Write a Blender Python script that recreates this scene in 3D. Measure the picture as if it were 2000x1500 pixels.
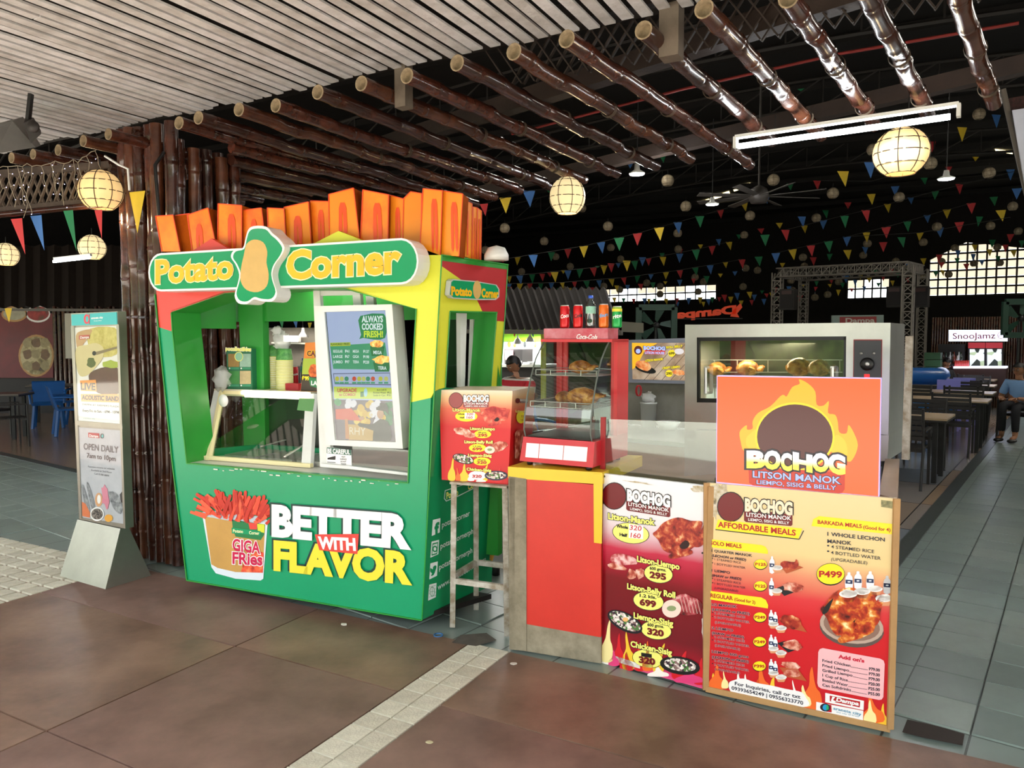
import bpy, bmesh, math, random
from mathutils import Vector, Matrix
random.seed(7)
for o in list(bpy.data.objects): bpy.data.objects.remove(o)
S = bpy.context.scene
COL = S.collection
# ------------------------------------------------------------------ camera
FPX, PITCH, CH = 1470.0, math.radians(3.5), 1.65
cam = bpy.data.cameras.new('camera'); cam.lens = 36*FPX/2000; cam.sensor_width = 36; cam.clip_end = 300
co = bpy.data.objects.new('camera', cam); COL.objects.link(co)
co.location = (0, 0, CH); co.rotation_euler = (math.pi/2-PITCH, 0, 0); S.camera = co
# ------------------------------------------------------------------ world and light
w = bpy.data.worlds.new('world'); S.world = w; w.use_nodes = True
bg = w.node_tree.nodes['Background']; bg.inputs[0].default_value = (0.93, 0.97, 1.0, 1); bg.inputs[1].default_value = 2.9
S.view_settings.view_transform = 'Standard'; S.view_settings.look = 'None'
S.view_settings.exposure = 0.95; S.view_settings.gamma = 1; S.view_settings.use_curve_mapping = False
S.cycles.use_denoising = True
S.cycles.max_bounces = 8; S.cycles.diffuse_bounces = 4; S.cycles.glossy_bounces = 4
S.cycles.transparent_max_bounces = 12; S.cycles.transmission_bounces = 6; S.cycles.sample_clamp_indirect = 6
sun = bpy.data.lights.new('sun', 'SUN'); sun.energy = 16.0; sun.angle = 0.03; sun.color = (1, .96, .9)
so = bpy.data.objects.new('sun', sun); COL.objects.link(so); so.rotation_euler = (math.radians(22), math.radians(-18), 0)
def area(name, loc, size, power, col=(1, .95, .88), rot=(0, 0, 0), sy=None):
    l = bpy.data.lights.new(name, 'AREA'); l.energy = power; l.size = size; l.color = col
    if sy: l.shape = 'RECTANGLE'; l.size_y = sy
    o = bpy.data.objects.new(name, l); COL.objects.link(o); o.location = loc; o.rotation_euler = rot
    return o
# ------------------------------------------------------------------ photo geometry helpers: where a sight line meets a real plane
Fv = Vector((0, math.cos(PITCH), -math.sin(PITCH))); Uv = Vector((0, math.sin(PITCH), math.cos(PITCH))); Rv = Vector((1, 0, 0))
CAM = Vector((0, 0, CH))
def ray(u, v): return Fv + Rv*((u-1000)/FPX) + Uv*((750-v)/FPX)
def atz(u, v, z=0.0):
    d = ray(u, v); return CAM + d*((z-CH)/d.z)
def aty(u, v, y):
    d = ray(u, v); return CAM + d*(y/d.y)
class Plane:
    def __init__(s, p, n):
        s.p = Vector(p); s.n = Vector(n).normalized()
        if s.n.dot(CAM-s.p) < 0: s.n = -s.n
    def hit(s, u, v, off=0.0):
        d = ray(u, v); q = s.p + s.n*off
        return CAM + d*((q-CAM).dot(s.n)/d.dot(s.n))
def vplane(a, b, z=0):      # vertical plane through two points
    a, b = Vector(a), Vector(b); d = (b-a); return Plane(a, Vector((d.y, -d.x, 0)))
def dirv(deg): a = math.radians(deg); return Vector((math.cos(a), -math.sin(a), 0)), Vector((math.sin(a), math.cos(a), 0))
Mm, Md = dirv(28.5)     # the street front: lateral, depth
Hm, Hd = dirv(36.9)     # the hall behind: lateral, depth
# ------------------------------------------------------------------ materials
def lin(c):
    if isinstance(c, str):
        c = c.lstrip('#'); c = [int(c[i:i+2], 16)/255 for i in (0, 2, 4)]
    return tuple(x/12.92 if x <= .04045 else ((x+.055)/1.055)**2.4 for x in c) + (1,)
MATS = {}
def M(key, col, rough=.55, metal=0, emit=0, var=0, vs=6, bump=0, bs=40, coat=0, stretch=None, col2=None, spec=.5):
    if key in MATS: return MATS[key]
    m = bpy.data.materials.new(key); m.use_nodes = True; nt = m.node_tree; N = nt.nodes; L = nt.links
    b = N['Principled BSDF']; c = lin(col)
    b.inputs['Base Color'].default_value = c; b.inputs['Roughness'].default_value = rough
    b.inputs['Metallic'].default_value = metal; b.inputs['Coat Weight'].default_value = coat
    b.inputs['Specular IOR Level'].default_value = spec
    if emit: b.inputs['Emission Color'].default_value = c; b.inputs['Emission Strength'].default_value = emit
    if var or bump or col2:
        tc = N.new('ShaderNodeTexCoord'); mp = N.new('ShaderNodeMapping'); L.new(tc.outputs['Object'], mp.inputs[0])
        if stretch: mp.inputs['Scale'].default_value = stretch
    if var or col2:
        n = N.new('ShaderNodeTexNoise'); n.inputs['Scale'].default_value = vs; n.inputs['Detail'].default_value = 6
        n.inputs['Roughness'].default_value = .65
        L.new(mp.outputs[0], n.inputs['Vector'])
        r = N.new('ShaderNodeValToRGB'); L.new(n.outputs['Fac'], r.inputs[0])
        r.color_ramp.elements[0].position = .35; r.color_ramp.elements[1].position = .68
        d = lin(col2) if col2 else tuple(x*(1-var) for x in c[:3])+(1,)
        r.color_ramp.elements[0].color = d; r.color_ramp.elements[1].color = c
        L.new(r.outputs[0], b.inputs['Base Color'])
        if emit: L.new(r.outputs[0], b.inputs['Emission Color'])
    if bump:
        n2 = N.new('ShaderNodeTexNoise'); n2.inputs['Scale'].default_value = bs; n2.inputs['Detail'].default_value = 5
        L.new(mp.outputs[0], n2.inputs['Vector'])
        bp = N.new('ShaderNodeBump'); bp.inputs['Strength'].default_value = bump; bp.inputs['Distance'].default_value = .01
        L.new(n2.outputs['Fac'], bp.inputs['Height']); L.new(bp.outputs[0], b.inputs['Normal'])
    MATS[key] = m; return m
def grad(key, stops, rough=.35, emit=0, axis=2, var=0, vs=5):
    """print whose ink runs from colour to colour along the object's own axis"""
    if key in MATS: return MATS[key]
    m = M(key, stops[0][1], rough); nt = m.node_tree; N = nt.nodes; L = nt.links; b = N['Principled BSDF']
    tc = N.new('ShaderNodeTexCoord'); sp = N.new('ShaderNodeSeparateXYZ'); L.new(tc.outputs['Object'], sp.inputs[0])
    mr = N.new('ShaderNodeMapRange'); z0, z1 = stops[0][0], stops[-1][0]
    mr.inputs[1].default_value = z0; mr.inputs[2].default_value = z1; L.new(sp.outputs[axis], mr.inputs[0])
    src = mr.outputs[0]
    if var:
        n = N.new('ShaderNodeTexNoise'); n.inputs['Scale'].default_value = vs; L.new(tc.outputs['Object'], n.inputs['Vector'])
        a = N.new('ShaderNodeMath'); a.operation = 'MULTIPLY_ADD'; a.inputs[1].default_value = var; L.new(n.outputs['Fac'], a.inputs[0])
        ad = N.new('ShaderNodeMath'); ad.operation = 'SUBTRACT'; ad.inputs[1].default_value = var/2; L.new(src, ad.inputs[0]); L.new(ad.outputs[0], a.inputs[2]); src = a.outputs[0]
    r = N.new('ShaderNodeValToRGB'); L.new(src, r.inputs[0]); cr = r.color_ramp
    while len(cr.elements) < len(stops): cr.elements.new(.5)
    for e, (z, c) in zip(cr.elements, stops): e.position = (z-z0)/(z1-z0); e.color = lin(c)
    L.new(r.outputs[0], b.inputs['Base Color'])
    if emit: L.new(r.outputs[0], b.inputs['Emission Color']); b.inputs['Emission Strength'].default_value = emit
    return m
def food(key, cols, scale=18, emit=0, rough=.5, vor=False):
    """mottled print of cooked food"""
    if key in MATS: return MATS[key]
    m = M(key, cols[0], rough); nt = m.node_tree; N = nt.nodes; L = nt.links; b = N['Principled BSDF']
    tc = N.new('ShaderNodeTexCoord')
    n = N.new('ShaderNodeTexVoronoi' if vor else 'ShaderNodeTexNoise'); n.inputs['Scale'].default_value = scale
    if not vor: n.inputs['Detail'].default_value = 7; n.inputs['Distortion'].default_value = .25
    L.new(tc.outputs['Object'], n.inputs['Vector'])
    r = N.new('ShaderNodeValToRGB'); cr = r.color_ramp
    if vor:
        sp = N.new('ShaderNodeSeparateColor'); L.new(n.outputs['Color'], sp.inputs[0]); L.new(sp.outputs[0], r.inputs[0]); cr.interpolation = 'CONSTANT'
    else: L.new(n.outputs['Fac'], r.inputs[0])
    while len(cr.elements) < len(cols): cr.elements.new(.5)
    for i, (e, c) in enumerate(zip(cr.elements, cols)):
        e.position = i/len(cols) if vor else .3+.4*i/(len(cols)-1); e.color = lin(c)
    L.new(r.outputs[0], b.inputs['Base Color'])
    if emit: L.new(r.outputs[0], b.inputs['Emission Color']); b.inputs['Emission Strength'].default_value = emit
    return m
def glass(key, tint='#ffffff', a=.12, rough=.03):
    if key in MATS: return MATS[key]
    m = bpy.data.materials.new(key); m.use_nodes = True; N = m.node_tree.nodes; L = m.node_tree.links
    for n in list(N):
        if n.type != 'OUTPUT_MATERIAL': N.remove(n)
    out = [n for n in N if n.type == 'OUTPUT_MATERIAL'][0]
    t = N.new('ShaderNodeBsdfTransparent'); t.inputs[0].default_value = lin(tint)
    g = N.new('ShaderNodeBsdfGlossy'); g.inputs['Roughness'].default_value = rough
    f = N.new('ShaderNodeLayerWeight'); pw = N.new('ShaderNodeMath'); pw.operation = 'POWER'; pw.inputs[1].default_value = 4; L.new(f.outputs['Facing'], pw.inputs[0])
    ad = N.new('ShaderNodeMath'); ad.operation = 'MULTIPLY_ADD'; ad.inputs[1].default_value = .85; ad.inputs[2].default_value = .045+a*.35; L.new(pw.outputs[0], ad.inputs[0])
    mx = N.new('ShaderNodeMixShader'); L.new(ad.outputs[0], mx.inputs[0]); L.new(t.outputs[0], mx.inputs[1]); L.new(g.outputs[0], mx.inputs[2])
    L.new(mx.outputs[0], out.inputs[0]); MATS[key] = m; return m
# ------------------------------------------------------------------ mesh building
def perp(d):
    d = d.normalized(); a = Vector((0, 0, 1)) if abs(d.z) < .9 else Vector((1, 0, 0))
    x = a.cross(d).normalized(); return x, d.cross(x).normalized()
class B:
    def __init__(s): s.v = []; s.f = []; s.mi = []; s.m = []; s.sm = []
    def mat(s, m):
        if m not in s.m: s.m.append(m)
        return s.m.index(m)
    def add(s, vs, fs, m, smooth=False):
        k = len(s.v); s.v += [Vector(p) for p in vs]; i = s.mat(m)
        for f in fs: s.f.append([k+j for j in f]); s.mi.append(i); s.sm.append(smooth)
        return s
    def face(s, pts, m): return s.add(pts, [list(range(len(pts)))], m)
    def hexa(s, a, b, m):      # two loops of the same length joined: a prism
        n = len(a); fs = [list(range(n))[::-1], [n+i for i in range(n)]] + [[i, (i+1) % n, n+(i+1) % n, n+i] for i in range(n)]
        return s.add(list(a)+list(b), fs, m)
    def prism(s, pts, ext, m): ext = Vector(ext); pts = [Vector(p) for p in pts]; return s.hexa(pts, [p+ext for p in pts], m)
    def box(s, c, sx, sy, sz, m, X=(1, 0, 0), Y=(0, 1, 0), Zv=(0, 0, 1)):
        c = Vector(c); X = Vector(X)*sx/2; Y = Vector(Y)*sy/2; Z = Vector(Zv)*sz/2
        return s.hexa([c-X-Y-Z, c+X-Y-Z, c+X+Y-Z, c-X+Y-Z], [c-X-Y+Z, c+X-Y+Z, c+X+Y+Z, c-X+Y+Z], m)
    def bar(s, a, b, w, h, m):
        a, b = Vector(a), Vector(b); x, y = perp(b-a)
        L = [a-x*w/2-y*h/2, a+x*w/2-y*h/2, a+x*w/2+y*h/2, a-x*w/2+y*h/2]
        return s.hexa(L, [p+(b-a) for p in L], m)
    def tube(s, pts, rad, m, n=8, cap=True, smooth=True):
        pts = [Vector(p) for p in pts]; R = rad if isinstance(rad, (list, tuple)) else [rad]*len(pts)
        vs = []; fs = []; x = None
        for i, p in enumerate(pts):
            d = (pts[min(i+1, len(pts)-1)]-pts[max(i-1, 0)])
            if d.length < 1e-9: d = Vector((0, 0, 1))
            d.normalize()
            if x is None: x, y = perp(d)
            else: x = (x-d*x.dot(d)).normalized(); y = d.cross(x)
            vs += [p+(x*math.cos(t)+y*math.sin(t))*R[i] for t in [2*math.pi*k/n for k in range(n)]]
        for i in range(len(pts)-1):
            for k in range(n): fs.append([i*n+k, i*n+(k+1) % n, (i+1)*n+(k+1) % n, (i+1)*n+k])
        s.add(vs, fs, m, smooth)
        if cap: s.add(vs[:n], [list(range(n))[::-1]], m); s.add(vs[-n:], [list(range(n))], m)
        return s
    def lathe(s, c, prof, m, n=16, axis=(0, 0, 1)):    # prof: (radius, height)
        c = Vector(c); ax = Vector(axis).normalized(); x, y = perp(ax); vs = []; fs = []
        for r, h in prof: vs += [c+ax*h+(x*math.cos(t)+y*math.sin(t))*r for t in [2*math.pi*k/n for k in range(n)]]
        for i in range(len(prof)-1):
            for k in range(n): fs.append([i*n+k, i*n+(k+1) % n, (i+1)*n+(k+1) % n, (i+1)*n+k])
        return s.add(vs, fs, m, True)
    def ball(s, c, r, m, n=12, k=8, sc=(1, 1, 1), f=None):
        c = Vector(c); vs = []; fs = []
        for i in range(k+1):
            a = math.pi*i/k
            for j in range(n):
                t = 2*math.pi*j/n; p = Vector((math.sin(a)*math.cos(t)*sc[0], math.sin(a)*math.sin(t)*sc[1], math.cos(a)*sc[2]))*r
                if f: p = f(p)
                vs.append(c+p)
        for i in range(k):
            for j in range(n): fs.append([i*n+j, (i+1)*n+j, (i+1)*n+(j+1) % n, i*n+(j+1) % n])
        return s.add(vs, fs, m, True)
    def build(s, name, parent=None, origin=None):
        o0 = Vector(origin) if origin is not None else (parent_org(parent) if parent else Vector((0, 0, 0)))
        me = bpy.data.meshes.new(name); me.from_pydata([tuple(p-o0) for p in s.v], [], s.f)
        for m in s.m: me.materials.append(m)
        me.polygons.foreach_set('material_index', s.mi); me.polygons.foreach_set('use_smooth', s.sm); me.update()
        o = bpy.data.objects.new(name, me); COL.objects.link(o)
        if parent: o.parent = parent; o.location = o0-parent_org(parent)
        else: o.location = o0
        return o
def parent_org(p):
    v = Vector((0, 0, 0))
    while p: v += p.location; p = p.parent
    return v
def tag(o, label=None, cat=None, group=None, kind=None):
    if label: o['label'] = label
    if cat: o['category'] = cat
    if group: o['group'] = group
    if kind: o['kind'] = kind
    return o
def thing(name, label, cat, loc=(0, 0, 0), group=None):
    o = bpy.data.objects.new(name, None); o.empty_display_size = .1; COL.objects.link(o); o.location = loc
    return tag(o, label, cat, group)
def dup(root, loc, rz=0, label=None, group=None):
    def cp(o, par):
        c = o.copy(); COL.objects.link(c)
        if par: c.parent = par
        for ch in o.children: cp(ch, c)
        return c
    r = cp(root, None); r.location = loc; r.rotation_euler = (0, 0, rz)
    if label: r['label'] = label
    if group: r['group'] = group
    return r
def struct(b, name, parent=None): return tag(b.build(name, parent), kind='structure')
TXT = {}
def text_mesh(s, bold):
    k = (s, bold)
    if k not in TXT:
        c = bpy.data.curves.new('t', 'FONT'); c.body = s; c.offset = bold; c.resolution_u = 3
        o = bpy.data.objects.new('t', c); me = bpy.data.meshes.new_from_object(o)
        vs = [tuple(v.co) for v in me.vertices]; fs = [list(p.vertices) for p in me.polygons]
        bpy.data.objects.remove(o); bpy.data.curves.remove(c); bpy.data.meshes.remove(me)
        TXT[k] = (vs, fs)
    return TXT[k]
def text3(b, s, o, xv, yv, m, bold=0, center=False, wfit=True, ref=None):
    """lettering whose baseline runs from o along xv (full width) with capital height yv"""
    vs, fs = text_mesh(s, bold)
    if not vs: return
    v0, _ = text_mesh(ref or s, 0) if bold else (vs, fs)
    x0 = min(p[0] for p in v0); x1 = max(p[0] for p in v0)
    b.add([o + xv*((p[0]-x0)/(x1-x0)) + yv*(p[1]/.73) for p in vs], fs, m)
def smooth_loop(pts, n=4, closed=True):
    out = []; k = len(pts)
    for i in range(k):
        p0, p1, p2, p3 = (Vector((*pts[(i+j-1) % k], 0)) for j in range(4))
        for t in [a/n for a in range(n)]:
            q = .5*((2*p1)+(-p0+p2)*t+(2*p0-5*p1+4*p2-p3)*t*t+(-p0+3*p1-3*p2+p3)*t**3)
            out.append((q.x, q.y))
    return out
class Sheet:
    """flat print on a real plane; points are read off the photograph in the frame set by crop()"""
    def __init__(s, pl, off=0.0, step=.0006): s.pl = pl; s.off = off; s.b = B(); s.step = step; s.crop(0, 0, 1)
    def crop(s, x0, y0, k): s.x0, s.y0, s.k = x0, y0, k; return s
    def P(s, p, L=0): return s.pl.hit(s.x0+p[0]*s.k, s.y0+p[1]*s.k, s.off+L*s.step)
    def poly(s, pts, m, L=1, sm=0):
        if sm: pts = smooth_loop(pts, sm)
        s.b.face([s.P(p, L) for p in pts], m); return s
    def ell(s, cx, cy, rx, ry, m, L=1, rot=0, n=24):
        a = math.radians(rot); ca, sa = math.cos(a), math.sin(a)
        return s.poly([(cx+rx*math.cos(t)*ca-ry*math.sin(t)*sa, cy+rx*math.cos(t)*sa+ry*math.sin(t)*ca) for t in [2*math.pi*i/n for i in range(n)]], m, L)
    def line(s, pts, w, m, L=1):
        for (ax, ay), (bx, by) in zip(pts, pts[1:]):
            l = math.hypot(bx-ax, by-ay) or 1; nx, ny = -(by-ay)/l*w/2, (bx-ax)/l*w/2
            s.poly([(ax+nx, ay+ny), (bx+nx, by+ny), (bx-nx, by-ny), (ax-nx, ay-ny)], m, L)
        return s
    def text(s, t, p0, p1, h, m, L=3, bold=0, out=None, ow=.05, lean=0):
        o = s.P(p0, L); x = s.P(p1, L)-o; y = s.P((p0[0]+lean, p0[1]-h), L)-o
        if out:
            d = s.P(p0, L-.5)-o; text3(s.b, t, o+d, x, y, out, bold+ow)
        text3(s.b, t, o, x, y, m, bold); return s
    def build(s, name, parent): return s.b.build(name, parent)
def blob(cx, cy, rx, ry, n=14, j=.12, rot=0, seed=0):
    r = random.Random(seed); a = math.radians(rot); out = []
    for i in range(n):
        t = 2*math.pi*i/n; k = 1+r.uniform(-j, j); x, y = rx*k*math.cos(t), ry*k*math.sin(t)
        out.append((cx+x*math.cos(a)-y*math.sin(a), cy+x*math.sin(a)+y*math.cos(a)))
    return out
# palette
STEEL = M('stainless_steel', '#d2d3ce', .3, .65, var=.15, vs=3, bump=.02, bs=8)
DSTEEL = M('dull_steel', '#8f8f88', .4, .8)
BLACK = M('black_paint', '#0b0b0c', .4)
DARK = M('dark_timber', '#1b1310', .6, var=.5, vs=4)
WHITE = M('white_paint', '#e4e6e2', .4, var=.08)
PWHITE = M('print_white', '#f2f0ee', .35)
PBLACK = M('print_black', '#141312', .4)
PRED = M('print_red', '#b3141c', .35); PDRED = M('print_dark_red', '#6e0c14', .35)
PYEL = M('print_yellow', '#f2e020', .35); PLYEL = M('print_pale_yellow', '#f3ef7a', .35); PNAVY = M('print_navy', '#1d2233', .4)
KGREEN = M('kiosk_green', '#129b68', .3, var=.06, vs=2); KLEAF = M('kiosk_leaf_green', '#2c9636', .35, var=.1, vs=3)
KYEL = M('kiosk_yellow', '#d9dd3a', .35, var=.05, vs=2); KRED = M('kiosk_red', '#e0463c', .35, var=.05, vs=2)
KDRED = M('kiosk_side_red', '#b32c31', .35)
PLASTIC = M('clear_plastic', '#eef1ee', .15); PLASTIC.node_tree.nodes['Principled BSDF'].inputs['Alpha'].default_value = .38; GLASS = glass('clear_glass', '#e9f2ee', .06)
CLAMP = M('warm_lamp', '#ffd79a', emit=5); TUBE = M('white_tube', '#f4faff', emit=9)
# ================================================================== THE SETTING
def MT(p): return p.x*Mm.x+p.y*Mm.y, p.x*Md.x+p.y*Md.y
def FM(s, t, z=0): return Mm*s+Md*t+Vector((0, 0, z))
def HT(p): return p.x*Hm.x+p.y*Hm.y, p.x*Hd.x+p.y*Hd.y
def FH(s, t, z=0): return Hm*s+Hd*t+Vector((0, 0, z))
TE = MT(atz(750, 1217))[1]           # t of the edge between brown paving and the hall tiles
BAND0 = (MT(atz(916, 1257))[0], MT(atz(999, 1270))[0])
SL = MT(atz(60, 1162))[0]            # left edge of the brown paving
# ground outside, brown paving slabs, hall tiles
BROWN = M('brown_paving', '#876b60', .5, col2='#5f483f', vs=1.4, bump=.25, bs=9)
BROWN2 = M('brown_paving_worn', '#876c5b', .42, col2='#614a3d', vs=2.2, bump=.25, bs=9)
MORTAR = M('dark_joint', '#2a211c', .8)
TILEG = [M('hall_tile_a', '#7c8a83', .32, var=.16, vs=5, bump=.03), M('hall_tile_b', '#73807a', .3, var=.16, vs=4, bump=.03), M('hall_tile_c', '#86928a', .36, var=.14, vs=6, bump=.03)]
PAVER = [M('light_paver_a', '#cfccb9', .8, var=.2, vs=14, bump=.5, bs=90), M('light_paver_b', '#c4c0ad', .8, var=.2, vs=14, bump=.5, bs=90)]
def brickmat(key, c1, c2, mortar, size, ang, rough=.4, gap=.006, off=(0, 0)):
    m = M(key, c1, rough); nt = m.node_tree; N = nt.nodes; L = nt.links; b = N['Principled BSDF']
    g = N.new('ShaderNodeNewGeometry'); mp = N.new('ShaderNodeMapping'); mp.vector_type = 'POINT'
    mp.inputs['Rotation'].default_value = (0, 0, math.radians(ang)); mp.inputs['Location'].default_value = (off[0], off[1], 0)
    L.new(g.outputs['Position'], mp.inputs[0])
    t = N.new('ShaderNodeTexBrick'); t.offset = 0; t.inputs['Scale'].default_value = 1; t.inputs['Brick Width'].default_value = size
    t.inputs['Row Height'].default_value = size; t.inputs['Mortar Size'].default_value = gap; t.inputs['Color1'].default_value = lin(c1)
    t.inputs['Color2'].default_value = lin(c2); t.inputs['Mortar'].default_value = lin(mortar); L.new(mp.outputs[0], t.inputs['Vector'])
    L.new(t.outputs['Color'], b.inputs['Base Color']); return m
TS = .30
# hall tile base: same grid as the laid tiles (joints at FH multiples of TS)
TB = brickmat('hall_tiles_far', '#7c8a83', '#74817b', '#3a403d', TS, 36.9, .32, .005)
b = B(); b.face([FM(-40, TE, -.012), FM(40, TE, -.012), FM(40, 60, -.012), FM(-40, 60, -.012)], TB)
b.face([FM(-40, -14, -.012), FM(40, -14, -.012), FM(40, TE, -.012), FM(-40, TE, -.012)], M('paving_bed', '#8f7c6c', .8))
floor = struct(b, 'floor')
b = B(); PLAZA = M('plaza_concrete', '#b9b4a8', .8, var=.2, vs=1)
b.face([FM(-60, -70, .003), FM(60, -70, .003), FM(60, -2.4, .003), FM(-60, -2.4, .003)], PLAZA)
struct(b, 'ground')
# brown slabs between joint lines
sj = [SL, MT(atz(330, 1320))[0], BAND0[0]]
tj = sorted([TE, MT(atz(430, 1254))[1], MT(atz(130, 1444))[1]])
step_t = tj[-1]-tj[-2]; tj = [tj[0]-3.0*k for k in range(3, 0, -1)]+tj
tj2 = sorted([TE, MT(atz(1030, 1425))[1]]); tj2 = [tj2[0]-2.4*k for k in range(4, 0, -1)]+tj2
def slab(s0, s1, t0, t1, m):
    g = .005; b = B(); b.prism([FM(s0+g, t0+g, -.012), FM(s1-g, t0+g, -.012), FM(s1-g, t1-g, -.012), FM(s0+g, t1-g, -.012)], (0, 0, .012), m)
    b.build('slab', floor)
cols = [(sj[0], sj[1]), (sj[1], sj[2])]
for i, (a, c) in enumerate(cols):
    for t0, t1 in zip(tj, tj[1:]): slab(a, c, t0, t1, (BROWN, BROWN2)[(i+int(t0*3)) % 2])
for a, c in ((BAND0[1], BAND0[1]+2.3), (BAND0[1]+2.3, BAND0[1]+5.5)):
    for t0, t1 in zip(tj2, tj2[1:]): slab(a, c, t0, t1, (BROWN2, BROWN)[int(t0*3) % 2])
slab(SL-9, SL, tj[0]-3, TE-1.65, BROWN)
PS = (BAND0[1]-BAND0[0])/2
def tileobj(base, name, fr, s0, t0, sz, g, h, mat, zb):
    me = base.get(mat.name+name)
    if me is None:
        b = B(); X, Y = fr(1, 0)-fr(0, 0), fr(0, 1)-fr(0, 0); q = sz/2-g/2; e = .002
        lo = [X*-q+Y*-q, X*q+Y*-q, X*q+Y*q, X*-q+Y*q]; hi = [(p*(1-e/q))+Vector((0, 0, h)) for p in lo]
        b.hexa(lo, hi, mat); o = b.build(name, floor); base[mat.name+name] = o.data
    else: o = bpy.data.objects.new(name, me); COL.objects.link(o); o.parent = floor
    o.location = fr(s0+sz/2, t0+sz/2, zb); return o
TMESH = {}
n = 0
for k in range(2):
    t = TE-PS
    while t > TE-1.5:
        tileobj(TMESH, 'paver', FM, BAND0[0]+k*PS, t, PS, .004, .012+random.uniform(0, .001), random.choice(PAVER), -.012); t -= PS
b = B(); b.prism([FM(BAND0[0], TE-6, -.012), FM(BAND0[1], TE-6, -.012), FM(BAND0[1], t+PS, -.012), FM(BAND0[0], t+PS, -.012)], (0, 0, .011), PAVER[0]); b.build('paver_strip', floor)
# light pavers at the left of the brown paving
pl = []
for i in range(1, 26):
    for j in range(1, 13):
        c = FM(SL-i*PS*1.15+.05, TE-j*PS*1.15+.05)
        d = c-CAM; u = 1000+FPX*c.x/c.y
        if -60 < u < 330: pl.append((i, j))
for i, j in pl[:200]:
    tileobj(TMESH, 'paver', FM, SL-i*PS*1.15, TE-j*PS*1.15, PS*1.15, .007, .010+random.uniform(0, .002), random.choice(PAVER), -.012)
# hall tiles laid one by one where they show largest
def proj(p):
    d = p-CAM; z = d.dot(Fv); return 1000+FPX*d.dot(Rv)/z, 750-FPX*d.dot(Uv)/z
cand = []
for i in range(-40, 40):
    for j in range(-10, 60):
        c = FH((i+.5)*TS, (j+.5)*TS); s, t = MT(c)
        if c.y < 1 or t < TE+.02: continue
        u, v = proj(c)
        if v > 1520 or v < 850: continue
        if 1752 < u < 2040 and v < 1500: ok = True
        elif 820 < u < 1010 and v > 1080: ok = True
        elif -40 < u < 300 and v > 890: ok = True
        elif 480 < u < 840 and v > 1150: ok = True
        else: ok = False
        if ok: cand.append((-(v), i, j, c))
cand.sort(key=lambda q: q[0])
BS = HT(atz(1754, 1062))[0]; BS1 = HT(atz(1754, 1108))[0]
cand = [q for q in cand if not (BS-.15 < HT(q[3])[0] < BS1+.12 and q[3].x > 0)]
cand = [q for q in cand if not (HT(q[3])[0] < BS and q[3].x > 0 and HT(q[3])[1] > HT(atz(1756, 1050))[1])]
edge_cut = 0
for _, i, j, c in cand[:290]:
    cs = [MT(FH((i+a)*TS, (j+d)*TS))[1] for a in (0, 1) for d in (0, 1)]
    if min(cs) < TE-.0: continue
    tileobj(TMESH, 'tile', FH, i*TS, j*TS, TS, .006, .008+random.uniform(0, .0015), random.choice(TILEG), -.012)
    n += 1
# dark band along the aisle and the dining floor beyond
DBAND = M('dark_tile_band', '#3e4441', .35, var=.2)
t1 = HT(atz(1754, 1085))[1]-1.2
b = B(); b.prism([FH(BS, t1, -.012), FH(BS1, t1, -.012), FH(BS1, t1+26, -.012), FH(BS, t1+26, -.012)], (0, 0, .010), DBAND); b.build('tile_band', floor)
DIN = brickmat('dining_tiles', '#9a8268', '#75808a', '#2c2a28', 1.2, 36.9, .18, .006)
b = B(); td = HT(atz(1756, 1060))[1]
b.face([FH(-14, td, -.004), FH(BS, td, -.004), FH(BS, td+26, -.004), FH(-14, td+26, -.004)], DIN); b.build('dining_floor', floor)
b = B(); td2 = HT(atz(100, 905))[1]
DIN2 = M('dining_tiles_beige', '#7d6a58', .25, var=.15)
b.face([FH(-26, td2, -.002), FH(-6.5, td2, -.002), FH(-6.5, td2+14, -.002), FH(-26, td2+14, -.002)], DIN2); b.build('dining_floor', floor)
b = B(); b.prism([FH(-26, td2-.12, -.012), FH(-6.5, td2-.12, -.012), FH(-6.5, td2, -.012), FH(-26, td2, -.012)], (0, 0, .014), DBAND); b.build('tile_band', floor)
# small patches and litter on the paving
GROUT = M('bare_cement', '#57524a', .9, var=.4, vs=10)
b = B(); q = [atz(1000+x, y, .0005) for x, y in ((-100, 1240), (-50, 1236), (-30, 1250), (-70, 1262), (-118, 1255))]; b.face(q, GROUT)
q = [atz(x, y, .0005) for x, y in ((1772, 1405), (1830, 1418), (1884, 1434), (1880, 1456), (1800, 1440), (1762, 1430))]; b.face(q, MORTAR)
b.build('cement_patch', floor)
c = atz(856, 1241); b = B(); BLUEP = M('blue_pipe', '#2d5f8e', .4)
b.lathe(c, [(.022, -.002), (.027, -.002), (.027, .006), (.022, .006), (.022, -.002)], BLUEP, 16); tag(b.build('pipe_stub'), 'short blue plastic pipe end set into the paving below the green kiosk', 'pipe')
for u, v, l, cc, lab in ((672, 1220, .05, '#d8d4c8', 'crumpled pale paper scrap lying in front of the green kiosk'), (1003, 1297, .045, '#c9c4b8', 'flat pale paper scrap lying right of the light paver strip'), (839, 1451, .035, '#b8b08c', 'small round dull bottle cap lying near the light paver strip')):
    c = atz(u, v); b = B(); r = random.Random(u)
    ring = [c+Vector((math.cos(a)*l*.5*r.uniform(.6, 1), math.sin(a)*l*.35*r.uniform(.6, 1), .001)) for a in [k*.785 for k in range(8)]]
    b.prism(ring, (0, 0, .004), M('scrap'+cc[1:], cc, .8)); tag(b.build('litter' if 'cap' in lab else 'paper_scrap'), lab, 'litter')
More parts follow.
